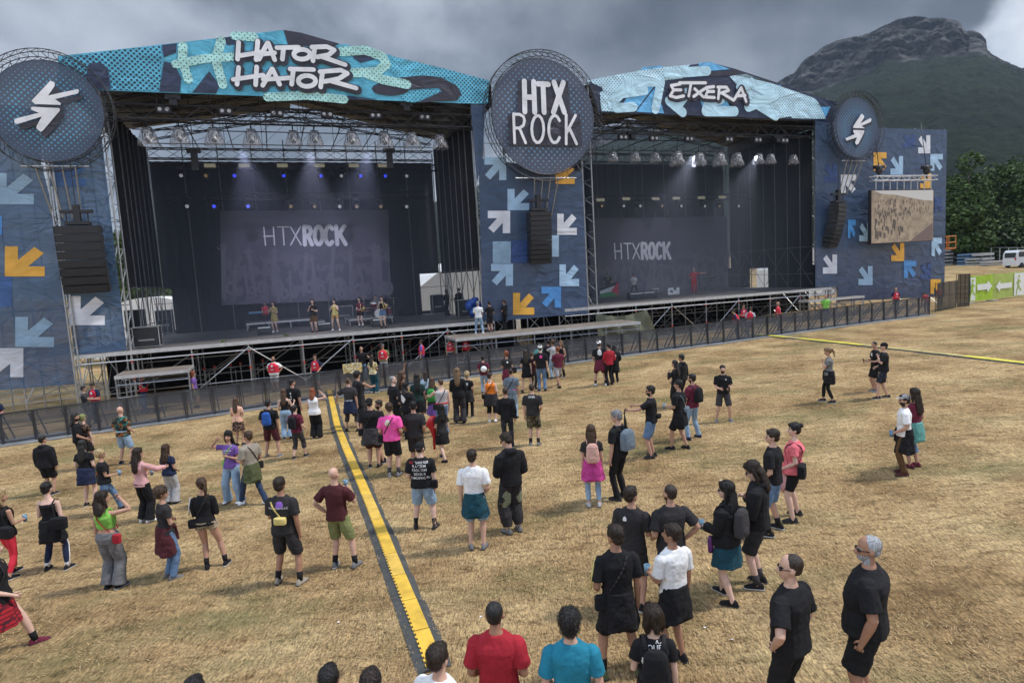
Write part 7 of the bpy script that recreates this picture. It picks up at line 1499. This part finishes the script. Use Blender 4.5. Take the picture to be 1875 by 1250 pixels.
Pn(1137, 1235, 963, 8, 'young man in a sports tee with a jacket over black shorts and striped socks', top=('tee', 'K'), bot=('shorts', 'K'), hair=('short', 'd'), ex=('tied:K', 'sling:K:l', 'sleevestripe:ye'), arms=('mid', 'down'), look=25, sock='K', shoes='ol', skin='t', legs='wide')
Pn(1238, 1213, 961, 28, 'young man in a white tee with a black jacket at his waist, holding a cup', top=('tee', 'W'), bot=('shorts', 'K'), hair=('short', 'd'), ex=('tied:K', 'cup:K:l'), arms=('hold', 'down'), look=30, skin='t', shoes='K')
# ---- nearest, cut by the lower edge
Pn(1205, None, 1112, -8, 'woman with a short dark bob and small black backpack, hand raised', h=1.62, s='f', top=('tee', 'K'), bot=('trousers', 'K'), hair=('bob', 'd'), ex=('backpack:K', ('text', [('QUE', 1), ], PRW, .07, 1.36), ('text', [('RDA', 1, PRW, .07)], PRW, .06, 1.42), ('blob', 'W', .7, -.04, -.09)), arms=('chest', 'down'), look=20, skin='p', nod=5)
Pn(1058, None, 1119, -3, 'man with thick dark hair in a teal tee at the bottom edge', h=1.76, top=('tee', 'tl'), bot=('trousers', 'dd'), hair=('curly', 'k'), arms=('mid', 'mid'), skin='l')
Pn(925, None, 1103, -6, 'man with very short dark hair in a red tee at the bottom edge', h=1.80, g=1.05, top=('tee', 'rd'), bot=('trousers', 'dd'), hair=('buzz', 'k'), arms=('mid', 'mid'), skin='t', ex=())
Pn(826, None, 1182, -30, 'man with a fade haircut and white tee at the bottom edge beside the ramp', h=1.76, top=('tee', 'W'), bot=('trousers', 'dd'), hair=('short', 'd'), arms=('mid', 'mid'), skin='l')
Pn(633, None, 1222, 0, 'dark haired person whose head just shows at the bottom left of the ramp', h=1.72, top=('tee', 'K'), bot=('trousers', 'dd'), hair=('short', 'k'))
Pn(708, None, 1229, 0, 'person with a black cap whose head shows at the bottom edge by the ramp', h=1.72, top=('tee', 'K'), bot=('trousers', 'dd'), hair=('short', 'd'), ex=('cap:K:rev',))
Pn(393, None, 1243, 0, 'person of whom only the crown of dark hair shows at the bottom edge', h=1.70, top=('tee', 'K'), bot=('trousers', 'dd'), hair=('short', 'k'))
Pn(1451, 1345, 1017, 38, 'man with glasses and thinning hair in a black tee, hand at his hip', top=('tee', 'K'), bot=('trousers', 'K'), hair=('buzz', 'd'), arms=('hip', 'mid'), look=40, ex=('glasses:K:clear',), skin='l', g=1.12)
Pn(1590, 1310, 983, 55, 'grey haired heavy man in black with sunglasses and a neck pouch', g=1.30, top=('tee', 'K'), bot=('shorts', 'K'), hair=('buzz', 'w'), arms=('pocket', 'pocket'), look=22, ex=('glasses', 'beard'), skin='t')

# ---- between the barrier and the stages
def Sec(u, vh, yaw, label, h=1.74, back=None, **k):
    a = dict(top=('tee', 'nv'), bot=('trousers', 'nv'), hair=('short', 'd'), ex=('vest:vr',), arms=('down', 'down')); a.update(k)
    return Pn(u, None, vh, yaw, label, h=h, **a)
Sec(506, 653, 178, 'burly bald steward in a red vest over a white tee, hands on hips', g=1.3, top=('tee', 'W'), bot=('shorts', 'lg'), hair=('none', 'd'), arms=('hip', 'hip'), skin='t', ex=('vest:vr', 'beard'))
Sec(582, 649, 175, 'steward in a red vest standing behind the barrier near the ramp end', bot=('shorts', 'ol'), arms=('mid', 'mid'))
Sec(666, 635, -150, 'bald man in a black tee leaning on the barrier beside the floral cloth', top=('tee', 'K'), bot=('trousers', 'dn'), hair=('none', 'd'), ex=(), arms=('reach', 'down'), look=-20)
Sec(705, 630, 178, 'steward with a grey cap and green sleeves under the red vest', g=1.2, top=('tee', 'og'), ex=('vest:vr', 'cap:gy'), arms=('mid', 'mid'), bot=('shorts', 'lg'))
Sec(775, 622, 85, 'steward in sunglasses and a red vest over purple, seen from the side', top=('tee', 'pu'), ex=('vest:vr', 'glasses', 'beard'), bot=('trousers', 'gy'))
Sec(828, 616, 172, 'bearded steward in a red vest left of the blond steward', top=('tee', 'be'), ex=('vest:vr', 'beard'), hair=('short', 'k'))
Sec(857, 614, 160, 'fair haired steward in a red vest and pale trousers', top=('tee', 'mr'), hair=('short', 'lb'), bot=('trousers', 'lg'), arms=('mid', 'mid'))
Sec(162, 707, -70, 'man in a dark tee with a white pouch talking to a steward', top=('tee', 'ch'), bot=('trousers', 'K'), ex=('belt:W', ), arms=('down', 'reach'), hair=('short', 'k'), h=1.70)
Sec(180, 700, 165, 'steward in a red vest looking down at his hands at the far left', arms=('hold', 'hold'), nod=25)
Sec(268, 685, 150, 'steward in a red vest with a hand at his mouth below the small platform', arms=('drink', 'mid'), bot=('trousers', 'dn'), look=20)
Sec(360, 680, -80, 'long haired woman in a purple top walking behind the barrier', s='f', h=1.64, top=('tee', 'pu'), bot=('skirt', 'ol'), hair=('curlylong', 'r'), ex=())
Sec(2, 724, 170, 'steward in a red vest cut by the left edge', arms=('mid', 'mid'))
Sec(1352, 565, 60, 'leftmost of three stewards in red vests bending together', arms=('mid', 'mid'), bend=20)
Sec(1362, 557, 170, 'middle one of three stewards huddled below the right stage', arms=('hold', 'hold'))
Sec(1374, 562, -30, 'rightmost of three stewards huddled below the right stage', top=('tee', 'lg'), arms=('mid', 'mid'), bend=12)
Sec(1425, 553, -120, 'bald steward in a red vest walking below the right stage', hair=('none', 'd'), top=('tee', 'vr'))
Sec(1512, 540, 175, 'bald man in a bright green tee at the right end of the right stage', top=('tee', 'gr'), hair=('none', 'd'), ex=(), g=1.1)
Sec(1640, 527, 178, 'bald steward in a red vest in front of the banner wall', hair=('none', 'd'))
Sec(1690, 515, 170, 'man in a long dark coat in front of the banner wall', top=('jacket', 'K'), bot=('trousers', 'K'), ex=('beard',), h=1.80)
Pn(1720, 560, 524, 175, 'steward in red seen through the black net', top=('tee', 'vr'), bot=('trousers', 'nv'))
Pn(1697, 571, 537, 120, 'steward in red bending down behind the last barrier panel', top=('tee', 'vr'), bot=('trousers', 'nv'), bend=35)

# ---- on the stages
Pd(505, 608, 552, DECK1, 172, 'singer in a yellow checked dress at the front of the left stage', s='f', top=('tee', 'ye', 'plaid'), bot=('dressskirt', 'ye', 'plaid'), hair=('mid', 'd'), arms=('chest', 'drink'), ex=('glasses',), shoes='W', skin='p')
Pd(489, 600, 542, DECK1, 178, 'keyboard player in a red top on the left stage', h=1.66, s='f', top=('tee', 'vr'), bot=('trousers', 'K'), hair=('bun', 'k'), arms=('hold', 'hold'))
Pd(524, 594, 537, DECK1, 175, 'guitarist in a pale grey top behind the left stage singers', h=1.7, s='f', top=('tee', 'lg'), bot=('trousers', 'K'), hair=('long', 'k'), arms=('play', 'mid'))
Pd(565, 590, 534, DECK1, 170, 'tall guitarist in a dark tee at the back of the left stage', h=1.82, top=('tee', 'mr'), bot=('trousers', 'K'), hair=('short', 'd'), arms=('play', 'side'))
Pd(577, 608, 548, DECK1, 176, 'singer in a black tee and brown skirt on the left stage', s='f', top=('tee', 'K'), bot=('skirt', 'bw'), hair=('mid', 'd'), arms=('chest', 'drink'), skin='p', shoes='mr')
Pd(616, 605, 548, DECK1, 178, 'singer in a mustard top and gold shorts on the left stage', s='f', top=('tank_long', 'ye'), bot=('short', 'mu'), hair=('bun', 'd'), arms=('drink', 'drink'), legs='wide', skin='p', shoes='W')
Pd(662, 599, 547, DECK1, 165, 'saxophone player in a maroon top and black shorts on the left stage', h=1.68, s='f', top=('tee', 'bu'), bot=('short', 'K'), hair=('mid', 'k'), arms=('play', 'hold'), skin='p', sock='W')
Pd(691, 589, 537, DECK1, 178, 'drummer in grey behind the drum kit of the left stage', h=1.7, top=('tee', 'gy'), bot=('shorts', 'K'), hair=('short', 'k'), arms=('reach', 'reach'))
Pd(703, 600, 543, DECK1, 170, 'musician in a dark tank top and denim shorts with a trumpet', h=1.7, s='f', top=('tank', 'K'), bot=('short', 'dn'), hair=('bun', 'b'), arms=('play', 'drink'), skin='p')
Pd(820, 579, 530, DECK1, 60, 'long haired technician in black in the right wing of the left stage', h=1.72, top=('long', 'K'), bot=('wide', 'K'), hair=('long', 'd'), arms=('cross', 'cross'))
Pd(843, 578, 524, DECK1, 40, 'technician in a black jacket at the desk in the stage wing', h=1.78, top=('jacket', 'K'), bot=('trousers', 'dn'), hair=('short', 'k'), arms=('hold', 'hold'))
Pd(878, 611, 552, 1.72, 0, 'stagehand in a white tee and pale jeans on the low platform', top=('tee', 'W'), bot=('trousers', 'dl'), hair=('short', 'g'), arms=('hold', 'hold'), shoes='W', legs='wide')
Pd(899, 608, 552, 1.72, 30, 'stagehand in black shorts on the low platform beside the white tee', top=('tee', 'K'), bot=('shorts', 'k2'), hair=('short', 'k'), arms=('chest', 'mid'))
Pd(926, 604, 549, 1.72, 60, 'stagehand in all black with folded arms in front of the dark banner', top=('tee', 'K'), bot=('trousers', 'K'), hair=('curly', 'b'), arms=('cross', 'cross'))
Pd(1114, 544, 499, DECK2, 5, 'heavy man in a black tee beside the flag on the right stage', g=1.2, top=('tee', 'K'), bot=('shorts', 'K'), hair=('short', 'g'), arms=('mid', 'mid'), ex=(('blob', 'Y', .6, .03),), skin='p')
Pd(1162, 541, 499, DECK2, 150, 'performer in a white tee leaning forward on the right stage', h=1.68, top=('tee', 'W'), bot=('trousers', 'K'), hair=('short', 'k'), arms=('chest', 'down'), legs=((-.28, .0), (.28, 0)), bend=18)
Pd(1216, 527, 489, DECK2, 178, 'drummer hidden behind the drum kit of the right stage', h=1.7, top=('tee', 'ch'), bot=('shorts', 'K'), hair=('short', 'd'), arms=('reach', 'reach'))
Pd(1271, 538, 484, DECK2, 172, 'singer in a red top and red trousers pointing on the right stage', top=('tee', 'rd'), bot=('trousers', 'rd'), hair=('short', 'g'), arms=('side', 'chest'), h=1.84)
Pd(1297, 528, 489, DECK2, 175, 'keyboard player in the smoke at the back of the right stage', h=1.72, top=('tee', 'gy'), bot=('trousers', 'K'), hair=('short', 'k'), arms=('hold', 'hold'))
finish_people()

# ================================================================ THINGS ON AND AROUND THE STAGES
def dk(u, v, z): s_, t = FSz(u, v, z); return s_, t
CHR = mat('chrome', (.6, .6, .6), rough=.2, metal=1, var=0); CYM = mat('cymbal', (.55, .42, .16), rough=.3, metal=.9, var=.05)
def drums(label, u, v, z, shell, riser=True):
    s_, t = dk(u, v, z); root = fthing('drum_kit', label, 'drum kit', s_, t, z); sm_ = mat('drum_shell_' + shell, CC[shell], rough=.3); hdm = mat('drum_head', (.6, .6, .58), rough=.6)
    def drum(x, y, zz_, r, hh_, ax): 
        mb = MB(); c = Vector((x, y, zz_)); A = Vector(ax).normalized(); mb.tube(c - A * hh_ / 2, c + A * hh_ / 2, r, 18); o = mb.build('drum', sm_, root, False); m2 = MB(); m2.tube(c + A * hh_ / 2, c + A * (hh_ / 2 + .02), r * .96, 18); m2.tube(c - A * (hh_ / 2 + .02), c - A * hh_ / 2, r * .96, 18); m2.build('drum_head', hdm, o)
    drum(0, -.1, .30, .29, .4, (0, 1, .0)); drum(-.24, .0, .78, .16, .22, (0, -.3, 1)); drum(.2, .0, .78, .17, .22, (0, -.3, 1)); drum(.62, .3, .36, .22, .38, (0, 0, 1)); drum(-.55, .35, .55, .18, .14, (0, 0, 1))
    for x, y, zz_, r in ((-.75, .15, 1.3, .24), (.75, .1, 1.35, .26), (.15, .35, 1.45, .22), (-.9, .45, .95, .18), (.98, .45, 1.1, .24)):
        mb = MB(); mb.limb([(x, y, zz_), (x, y, zz_ + .025)], [r, .03], 18); mb.build('cymbal', CYM, root); mb = MB(); mb.tube((x, y, .05), (x, y, zz_), .014); 
        for a in (0, 2.1, 4.2): mb.tube((x, y, .35), (x + .28 * math.cos(a), y + .28 * math.sin(a), .01), .01)
        mb.build('stand', CHR, root)
    for x in (-.4, .45): mb = MB(); mb.tube((x, -.6, .02), (x, -.6, 1.2), .012); mb.tube((x, -.6, 1.2), (x * .6, -.1, 1.35), .01); mb.build('microphone_stand', BLKM, root)
def riser(label, u0, u1, v, z, hh_, dp, n):
    s0, t = dk(u0, v, z); s1, _ = dk(u1, v, z); root = fthing('stage_riser', label, 'riser', s0, t, z); L_ = s1 - s0
    mb = MB(); mb.box((0, 0, hh_ - .1), (L_, dp, hh_)); mb.build('top', ALU, root); mb = MB(); mb.box((.02, .02, hh_ + .001), (L_ - .02, dp - .02, hh_ + .012)); mb.build('surface', DECKM, root)
    for i in range(n + 1):
        for y in (.05, dp - .05): mb = MB(); mb.tube((min(max(L_ * i / n, .05), L_ - .05), y, 0), (min(max(L_ * i / n, .05), L_ - .05), y, hh_ - .1), .03, 5); mb.build('leg', ALU, root)
riser('long aluminium riser behind the singers on the left stage', 452, 582, 606, DECK1, .45, 2, 3); riser('second aluminium riser with the keyboard and guitarists', 583, 598, 603, DECK1, .45, 2, 1)
riser('aluminium drum riser on the right half of the left stage', 640, 742, 597, DECK1, .4, 2.6, 2)
riser('aluminium drum riser at the back of the right stage', 1195, 1265, 537, DECK2, .4, 2.4, 2)
drums('drum kit with red shells on the left stage', 694, 583, DECK1 + .4, 'bu'); drums('grey drum kit on the right stage riser', 1217, 523, DECK2 + .4, 'lg')
def monitor(label, u, v, z, grp, w_=.75):
    s_, t = dk(u, v, z); root = fthing('stage_monitor', label, 'monitor speaker', s_, t, z, grp); mb = MB(); pr_ = [(0, 0), (0, .12), (.14, .46), (.40, .46), (.56, .1), (.56, 0)]
    mb.add([(x, y, zz_) for x in (-w_ / 2, w_ / 2) for y, zz_ in pr_], [tuple(range(6)), tuple(range(11, 5, -1))] + [(i, (i + 1) % 6, 6 + (i + 1) % 6, 6 + i) for i in range(6)]); mb.build('cabinet', SPK, root)
    mb = MB(); mb.add([(-w_ / 2 + .04, .425, .455), (w_ / 2 - .04, .425, .455), (w_ / 2 - .04, .555, .125), (-w_ / 2 + .04, .555, .125)], [(0, 1, 2, 3)]); mb.v = [(x, y + .008, z_ + .006) for x, y, z_ in mb.v]; mb.build('grille', GRILL, root)
    mb = MB(); mb.box((-w_ * .42, .08, .34), (w_ * .42, .10, .42)); o = mb.build('label_strip', WHB, root); o.location = (0, .02, .0)
for lab, u, v in (('monitor speaker in front of the singer in the checked dress', 485, 613), ('monitor speaker between the two middle singers', 595, 606), ('monitor speaker in front of the trumpet player', 695, 598), ('monitor speaker behind the checked dress singer on the riser', 531, 596)): monitor(lab, u, v, DECK1, 'stage monitors of the left stage')
monitor('left one of the two large monitors on the right stage', 1168, 548, DECK2, 'stage monitors of the right stage', 1.1); monitor('right one of the two large monitors on the right stage', 1190, 546, DECK2, 'stage monitors of the right stage', 1.1)
def mic(label, u, v, z, h=1.5):
    s_, t = dk(u, v, z); root = fthing('microphone_stand', label, 'microphone stand', s_, t, z, 'microphone stands on the stages'); mb = MB(); mb.tube((0, 0, 0), (0, 0, h), .014); 
    for a in (0, 2.1, 4.2): mb.tube((0, 0, .1), (.3 * math.cos(a), .3 * math.sin(a), .01), .01)
    mb.tube((0, 0, h), (.1, .25, h + .06), .012); mb.build('stand', BLKM, root); mb = MB(); mb.ell((.11, .28, h + .07), (.03, .03, .03)); mb.build('microphone', BLKM, root, True)
mic('microphone stand left of the checked dress singer', 487, 606, DECK1); mic('microphone stand near the middle singer', 571, 605, DECK1); mic('microphone stand right of the trumpet player', 711, 598, DECK1); mic('tall microphone stand beside the singer in red', 1281, 539, DECK2, 1.6); mic('microphone stand at the left end of the right stage', 1083, 555, DECK2, 1.3)
def keyb(label, u, v, z, m_):
    s_, t = dk(u, v, z); root = fthing('keyboard', label, 'keyboard', s_, t, z); mb = MB(); mb.box((-.65, 0, .93), (.65, .32, 1.03)); mb.build('case', m_, root); mb = MB(); mb.box((-.6, .17, 1.031), (.6, .31, 1.04)); mb.build('keys', WHB, root)
    mb = MB(); mb.tube((-.45, .15, 0), (.45, .15, .93), .02); mb.tube((.45, .15, 0), (-.45, .15, .93), .02); mb.build('stand', BLKM, root)
keyb('blue keyboard in front of the player in red on the left stage', 478, 600, DECK1, PRB); keyb('keyboard in the smoke at the right side of the right stage', 1299, 531, DECK2, BLKM)
def guitar(label, u, v, z, h, col, flip=1):
    s_, t = dk(u, v, z); root = fthing('electric_guitar', label, 'guitar', s_, t - .22, z + h); mb = MB(); mb.ell((-.12 * flip, 0, 0), (.17, .03, .15)); mb.ell((.04 * flip, 0, .03), (.12, .028, .11)); mb.build('guitar_body', mat('guitar_' + col, CC[col], rough=.25, var=.05), root, True); mb = MB(); mb.tube((.1 * flip, -.01, .05), (.68 * flip, -.01, .22), .018); mb.ell((.74 * flip, -.01, .235), (.07, .012, .03)); mb.build('neck', mat('guitar_neck', (.16, .08, .03), rough=.4), root)
guitar('white guitar of the player in pale grey', 523, 594, DECK1, 1.05, 'lg'); guitar('white guitar of the tall player at the back', 563, 591, DECK1, 1.05, 'W', 1)
def sax(label, u, v, z, h, m_):
    s_, t = dk(u, v, z); root = fthing('brass_instrument', label, 'instrument', s_, t - .25, z + h); mb = MB(); mb.limb([(0, .1, .35), (0, -.02, .3), (.02, 0, 0), (.08, -.04, -.12), (.16, -.08, 0), (.19, -.1, .12)], [.012, .015, .03, .04, .055, .085], 10); mb.build('tube', m_, root, True)
sax('brass saxophone held by the player in maroon', 662, 599, DECK1, 1.0, CYM); sax('brass horn held by the musician in denim shorts', 703, 600, DECK1, 1.15, CYM)
def case(label, u, v, z, w_, d_, h, m_=BLKM, name='flight_case', cat='equipment case'):
    s_, t = dk(u, v, z); root = fthing(name, label, cat, s_, t, z); mb = MB(); mb.box((-w_ / 2, 0, .06), (w_ / 2, d_, h)); mb.build('box', m_, root); mb = MB()
    for x in (-w_ / 2, w_ / 2):
        for y in (0, d_): mb.tube((x, y, .05), (x, y, h + .01), .02, 4)
    for zz_ in (.07, h): mb.path([(-w_ / 2, 0, zz_), (w_ / 2, 0, zz_), (w_ / 2, d_, zz_), (-w_ / 2, d_, zz_), (-w_ / 2, 0, zz_)], .015, 4)
    mb.build('edge_trim', ALU, root); mb = MB(); mb.box((-w_ * .3, -.01, h * .35), (w_ * .3, -.002, h * .42)); mb.build('rack_panel', STEEL, root)
case('square black case on the deck at the left corner of the left stage', 270, 637, DECK1, 1.1, .8, 1.0); case('black covered case with round top in the left wing', 303, 612, DECK1, .9, .8, 1.5, DRAPE); case('black equipment pile in the left wing beside the front post', 250, 622, DECK1, .9, .9, 1.7, DRAPE)
case('tall rack with pale lights near the left backdrop edge', 389, 601, DECK1, .45, .5, 1.5); case('black amplifier on the left stage beside the small frame', 632, 588, DECK1, 1.1, .5, 1.0); case('covered dark case in the right wing of the left stage', 804, 575, DECK1, .8, .7, 1.35, DRAPE)
case('control desk in the right wing of the left stage', 858, 582, DECK1, 1.2, .7, 1.1); case('white edged case standing by the back drape', 759, 573, DECK1, .4, .4, .75, STEEL); case('black speaker at the left end of the right stage', 1099, 543, DECK2, .55, .5, 1.1, SPK); case('red and white amplifier in the smoke on the right stage', 1297, 527, DECK2 + .01, 1.3, .5, .9, mat('amp_red', (.35, .05, .04), rough=.6))
# blue cover cloth, flag, bench, papers
s_, t = dk(872, 588, DECK1); mb = MB(); [mb.ell((x, .3, z), (r, .28, h_)) for x, z, r, h_ in ((0, 1.05, .36, .22), (-.25, .85, .25, .3), (.25, .8, .22, .35), (-.1, .55, .2, .35), (.1, 1.2, .2, .14))]; tag(mb.build('blue_cover', mat('blue_plastic', (.02, .07, .30), rough=.35, var=.25, vs=5, bump=.8, bs=6, bdist=.12), None, True, loc=W(s_, t, DECK1), rz=AL), 'crumpled blue plastic cover over the desk beside the front post', 'cover')
s_, t = dk(1116, 545, DECK2); root = fthing('draped_flag', 'flag with red triangle, black, white and green hung on a stage speaker', 'flag', s_, t - .1, DECK2)
for i, (z0, z1, c) in enumerate(((.95, 1.2, 'K'), (.55, .95, 'W'), (.1, .55, 'gn'))): mb = MB(); mb.add([(-.8, .05 * math.sin(i), z0 * .6), (.75, 0, z0), (.75, 0, z1), (-.8, .05, z1 * .6)], [(0, 1, 2, 3)]); mb.build('stripe', cloth(c), root)
mb = MB(); mb.add([(.75, -.02, .1), (.75, -.02, 1.2), (.1, -.02, .5)], [(0, 1, 2)]); mb.build('triangle', cloth('vr'), root)
s_, t = dk(1233, 539, DECK2); root = fthing('banner_cloth', 'small white cloth with dark arrow signs hung on the right drum riser', 'banner', s_, t - .06, DECK2); mb = MB(); mb.add([(-.5, 0, -.02), (.5, 0, -.02), (.5, 0, .5), (-.5, 0, .5)], [(0, 1, 2, 3)]); mb.build('cloth', cloth('W'), root); mb = MB()
for i, (cx, o) in enumerate(((-.22, 'NE'), (.12, 'SW'))): mb.add([(cx + (a if o == 'SW' else 1 - a) * .24 - .12, -.01, .12 + (.2 if i else 0) + (b if o == 'SW' else 1 - b) * .2) for a, b in ARW], [tuple(range(9))])
mb.build('printed_arrow', cloth('nv'), root)
# floral cloth on the barrier
p = gpt(650, 722); z1 = zproj(p.x, p.y, 664); z0 = zproj(p.x, p.y, 683); mb = MB(); n = 8; vs_ = []
for i in range(n + 1):
    x = -.42 + .84 * i / n
    for z in (z0 + .06 * math.sin(i * .9), (z0 + z1) / 2, z1 - .02 * math.sin(i)): vs_.append((x, -.03 + .012 * math.sin(i * 1.7), z - p.z))
mb.add(vs_, [(3 * i + j, 3 * i + 3 + j, 3 * i + 4 + j, 3 * i + 1 + j) for i in range(n) for j in range(2)]); tag(mb.build('floral_cloth', cloth('ye', 'floral'), None, True, loc=(p.x, p.y - .05, p.z), rz=R(21)), 'yellow floral cloth hung over the top of the barrier', 'cloth')
# black bag on barrier
p = gpt(950, 672); mb = MB(); mb.ell((0, 0, 1.0), (.2, .09, .26)); mb.path([(-.1, 0, 1.2), (0, -.02, 1.3), (.1, 0, 1.2)], .02); tag(mb.build('hanging_bag', cloth('K'), None, True, loc=(p.x, p.y, p.z), rz=R(17)), 'black bag hanging on the barrier below the dark banner', 'bag')
# inflatable, umbrella, helmet, jackets in hand
p = gpt(797, 842); mb = MB(); mb.limb([(0, 0, .30), (.02, 0, .65), (0, 0, .85), (-.06, 0, 1.0), (.02, 0, 1.15), (.1, 0, 1.2)], [.03, .05, .09, .13, .10, .03], 12); tag(mb.build('inflatable_toy', mat('red_plastic', (.55, .02, .03), rough=.25, var=.1), None, True, loc=(p.x, p.y, p.z)), 'shiny red inflatable held by the woman in the dark dress', 'inflatable')
p = gpt(1152, 914); q = Vector((p.x, p.y, p.z)); mb = MB(); mb.limb([(0, 0, .95), (0, 0, 1.15), (-.02, 0, 1.65), (-.03, 0, 1.78)], [.012, .035, .028, .01], 8); mb.path([(-.03, 0, 1.78), (-.03, 0, 1.86), (0, 0, 1.9), (.03, 0, 1.87)], .012); tag(mb.build('folded_umbrella', cloth('K'), None, True, loc=q), 'folded black umbrella strapped upright to the large blue backpack', 'umbrella')
p = gpt(888, 720); mb = MB(); mb.ell((.03, -.34, 1.06), (.13, .12, .13)); o = mb.build('white_helmet', cloth('W'), None, True, loc=p); tag(o, 'white helmet hanging from the backpack over the burgundy tee', 'helmet')
p = gpt(1437, 950); mb = MB(); mb.limb([(0, 0, .95), (.02, 0, .8), (0, 0, .62), (.03, 0, .5)], [.06, .1, .12, .05], 10); tag(mb.build('held_jacket', cloth('lpk'), None, True, loc=p), 'pale pink jacket hanging from the hand of the woman in coral', 'jacket')
p = gpt(1320, 1100); mb = MB(); mb.limb([(0, .02, .72), (0, .02, .78), (0, .02, .9), (0, .02, .96)], [.035, .042, .04, .02], 10); tag(mb.build('drinking_bottle', mat('purple_bottle', (.13, .03, .17), rough=.3), None, True, loc=(p.x - .12, p.y, p.z)), 'purple bottle hanging beside the woman with the grey backpack', 'bottle')
# ladders / barrier supports with red caps below the left stage
for i, u in enumerate((378, 426, 467, 665 + 18, 722, 738)):
    p = foot_for(u, 675 - (u - 378) * .13, 1.15); root = empty('steel_trestle', '%s steel trestle with red caps from the left below the left stage' % nth(i), 'trestle', p, AL, 'steel trestles behind the barrier'); mb = MB()
    for x, h in ((0, 1.1), (.22, .9), (.5, 1.15)): mb.tube((x, 0, 0), (x, 0, h), .03)
    mb.tube((0, 0, 1.0), (.5, 0, 1.05), .02); mb.build('frame', STEEL, root); mb = MB(); mb.box((-.06, -.06, 1.1), (.06, .06, 1.22)); mb.box((.44, -.06, 1.15), (.56, .06, 1.27)); mb.build('red_cap', REDP, root)
for i, (u, v, z) in enumerate(((408, 628, DECK1), (524, 616, DECK1))):
    s_, t = dk(u, v, z); mb = MB(); rs = random.Random(i)
    for k in range(26): a = Vector((rs.gauss(0, .09), rs.gauss(0, .05), abs(rs.gauss(0, .07)))); b_ = Vector((rs.gauss(0, .05), rs.gauss(0, .05), .03)); mb.add([a, a + b_, a + b_ + Vector((.02, .01, .03)), a + Vector((.02, .01, .03))], [(0, 1, 2, 3)])
    tag(mb.build('leafy_sprig', LEAF[3], None, loc=W(s_, t + .1, z), rz=AL), ['green sprig on the deck edge left of the checked dress singer', 'green sprig on the deck edge right of the checked dress singer'][i], 'plant')
# scraps of paper trodden into the straw
rs = random.Random(9); pap = mat('scrap_paper', (.75, .75, .73), rough=.8); proto_s = None
for u, v, lb in ((1320, 880, 'between the magenta jacket woman and the coral tee woman'), (1290, 1150, 'right of the young man in the white tee'), (880, 1190 - 60, 'just above the head of the man in the red tee'), (455, 965, 'left of the man with the yellow waist bag'), (1340, 1172, 'below the woman in the green skirt'), (620, 1140, 'below the bald man in olive shorts'),):
    p = gpt(u, v); mb = MB(); n = 7; mb.add([(math.cos(a) * .022 * rs.uniform(.6, 1.3), math.sin(a) * .02 * rs.uniform(.6, 1.3), .012 + .014 * rs.random()) for a in [i * 2 * math.pi / n for i in range(n)]] + [(0, 0, .025)], [(i, (i + 1) % n, n) for i in range(n)])
    tag(mb.build('paper_scrap', pap, None, loc=p), 'tiny white paper scrap ' + lb, 'litter', 'scraps of paper on the field')
# lit stage lamps: their own light on the two backcloths and the smoke
def lamp_light(s_, t, z, tgt, e_, col, ang=48):
    l = bpy.data.lights.new('stage_lamp_light', 'SPOT'); l.energy = e_; l.color = col; l.spot_size = R(ang); l.spot_blend = .8; l.shadow_soft_size = .12; o = bpy.data.objects.new('stage_lamp_light', l); COL.objects.link(o); p, q = W(s_, t, z), W(*tgt); o.location = p; o.rotation_euler = (p - q).to_track_quat('Z', 'Y').to_euler()
lamp_light(-.6, .5, 11.5, (0.5, 10, 5.5), 1300, (.72, .74, 1)); lamp_light(5.5, .5, 11.5, (4.5, 10, 5.5), 1300, (.72, .74, 1)); lamp_light(2.6, .5, 11.5, (2.6, 5, DECK1), 1300, (.80, .80, 1), 60)
lamp_light(25.5, .5, 11.5, (29, 10, 5.5), 1300, (.82, .84, 1)); lamp_light(30.5, .5, 11.5, (29, 5, DECK2), 1200, (.85, .86, 1), 60); lamp_light(22, 6.8, 10.4, (24, 9.5, 5.5), 260, (.75, .8, .1), 12)
# ================================================================ AIR
def vol(name, label, a, b, dens, col, loc, rz, kind='stuff', aniso=0.0):
    mb = MB(); mb.box(a, b); m = bpy.data.materials.new(name); m.use_nodes = True; t = m.node_tree; t.nodes.clear(); o_ = t.nodes.new('ShaderNodeOutputMaterial'); v_ = t.nodes.new('ShaderNodeVolumePrincipled')
    v_.inputs['Color'].default_value = (*col, 1); v_.inputs['Density'].default_value = dens; v_.inputs['Anisotropy'].default_value = aniso; t.links.new(v_.outputs[0], o_.inputs['Volume'])
    o = mb.build(name, m, None, loc=loc, rz=rz); o['kind'] = kind
    if label: o['label'] = label
    return o
vol('stage_smoke', 'thin bluish smoke hanging over the left stage', (.2, .3, .02), (17.2, 10.4, 10.2), .020, (.76, .82, 1.0), W(-6.15, 0, DECK1), AL)
vol('stage_smoke', 'grey smoke hanging over the right stage', (.2, .3, .02), (17.7, 10.4, 10.2), .028, (.80, .86, .97), W(18.1, 0, DECK2), AL)
vol('haze', None, (-1500, -80, -3), (2300, 3000, 760), .00008, (.62, .78, 1.0), (0, 0, 0), 0)
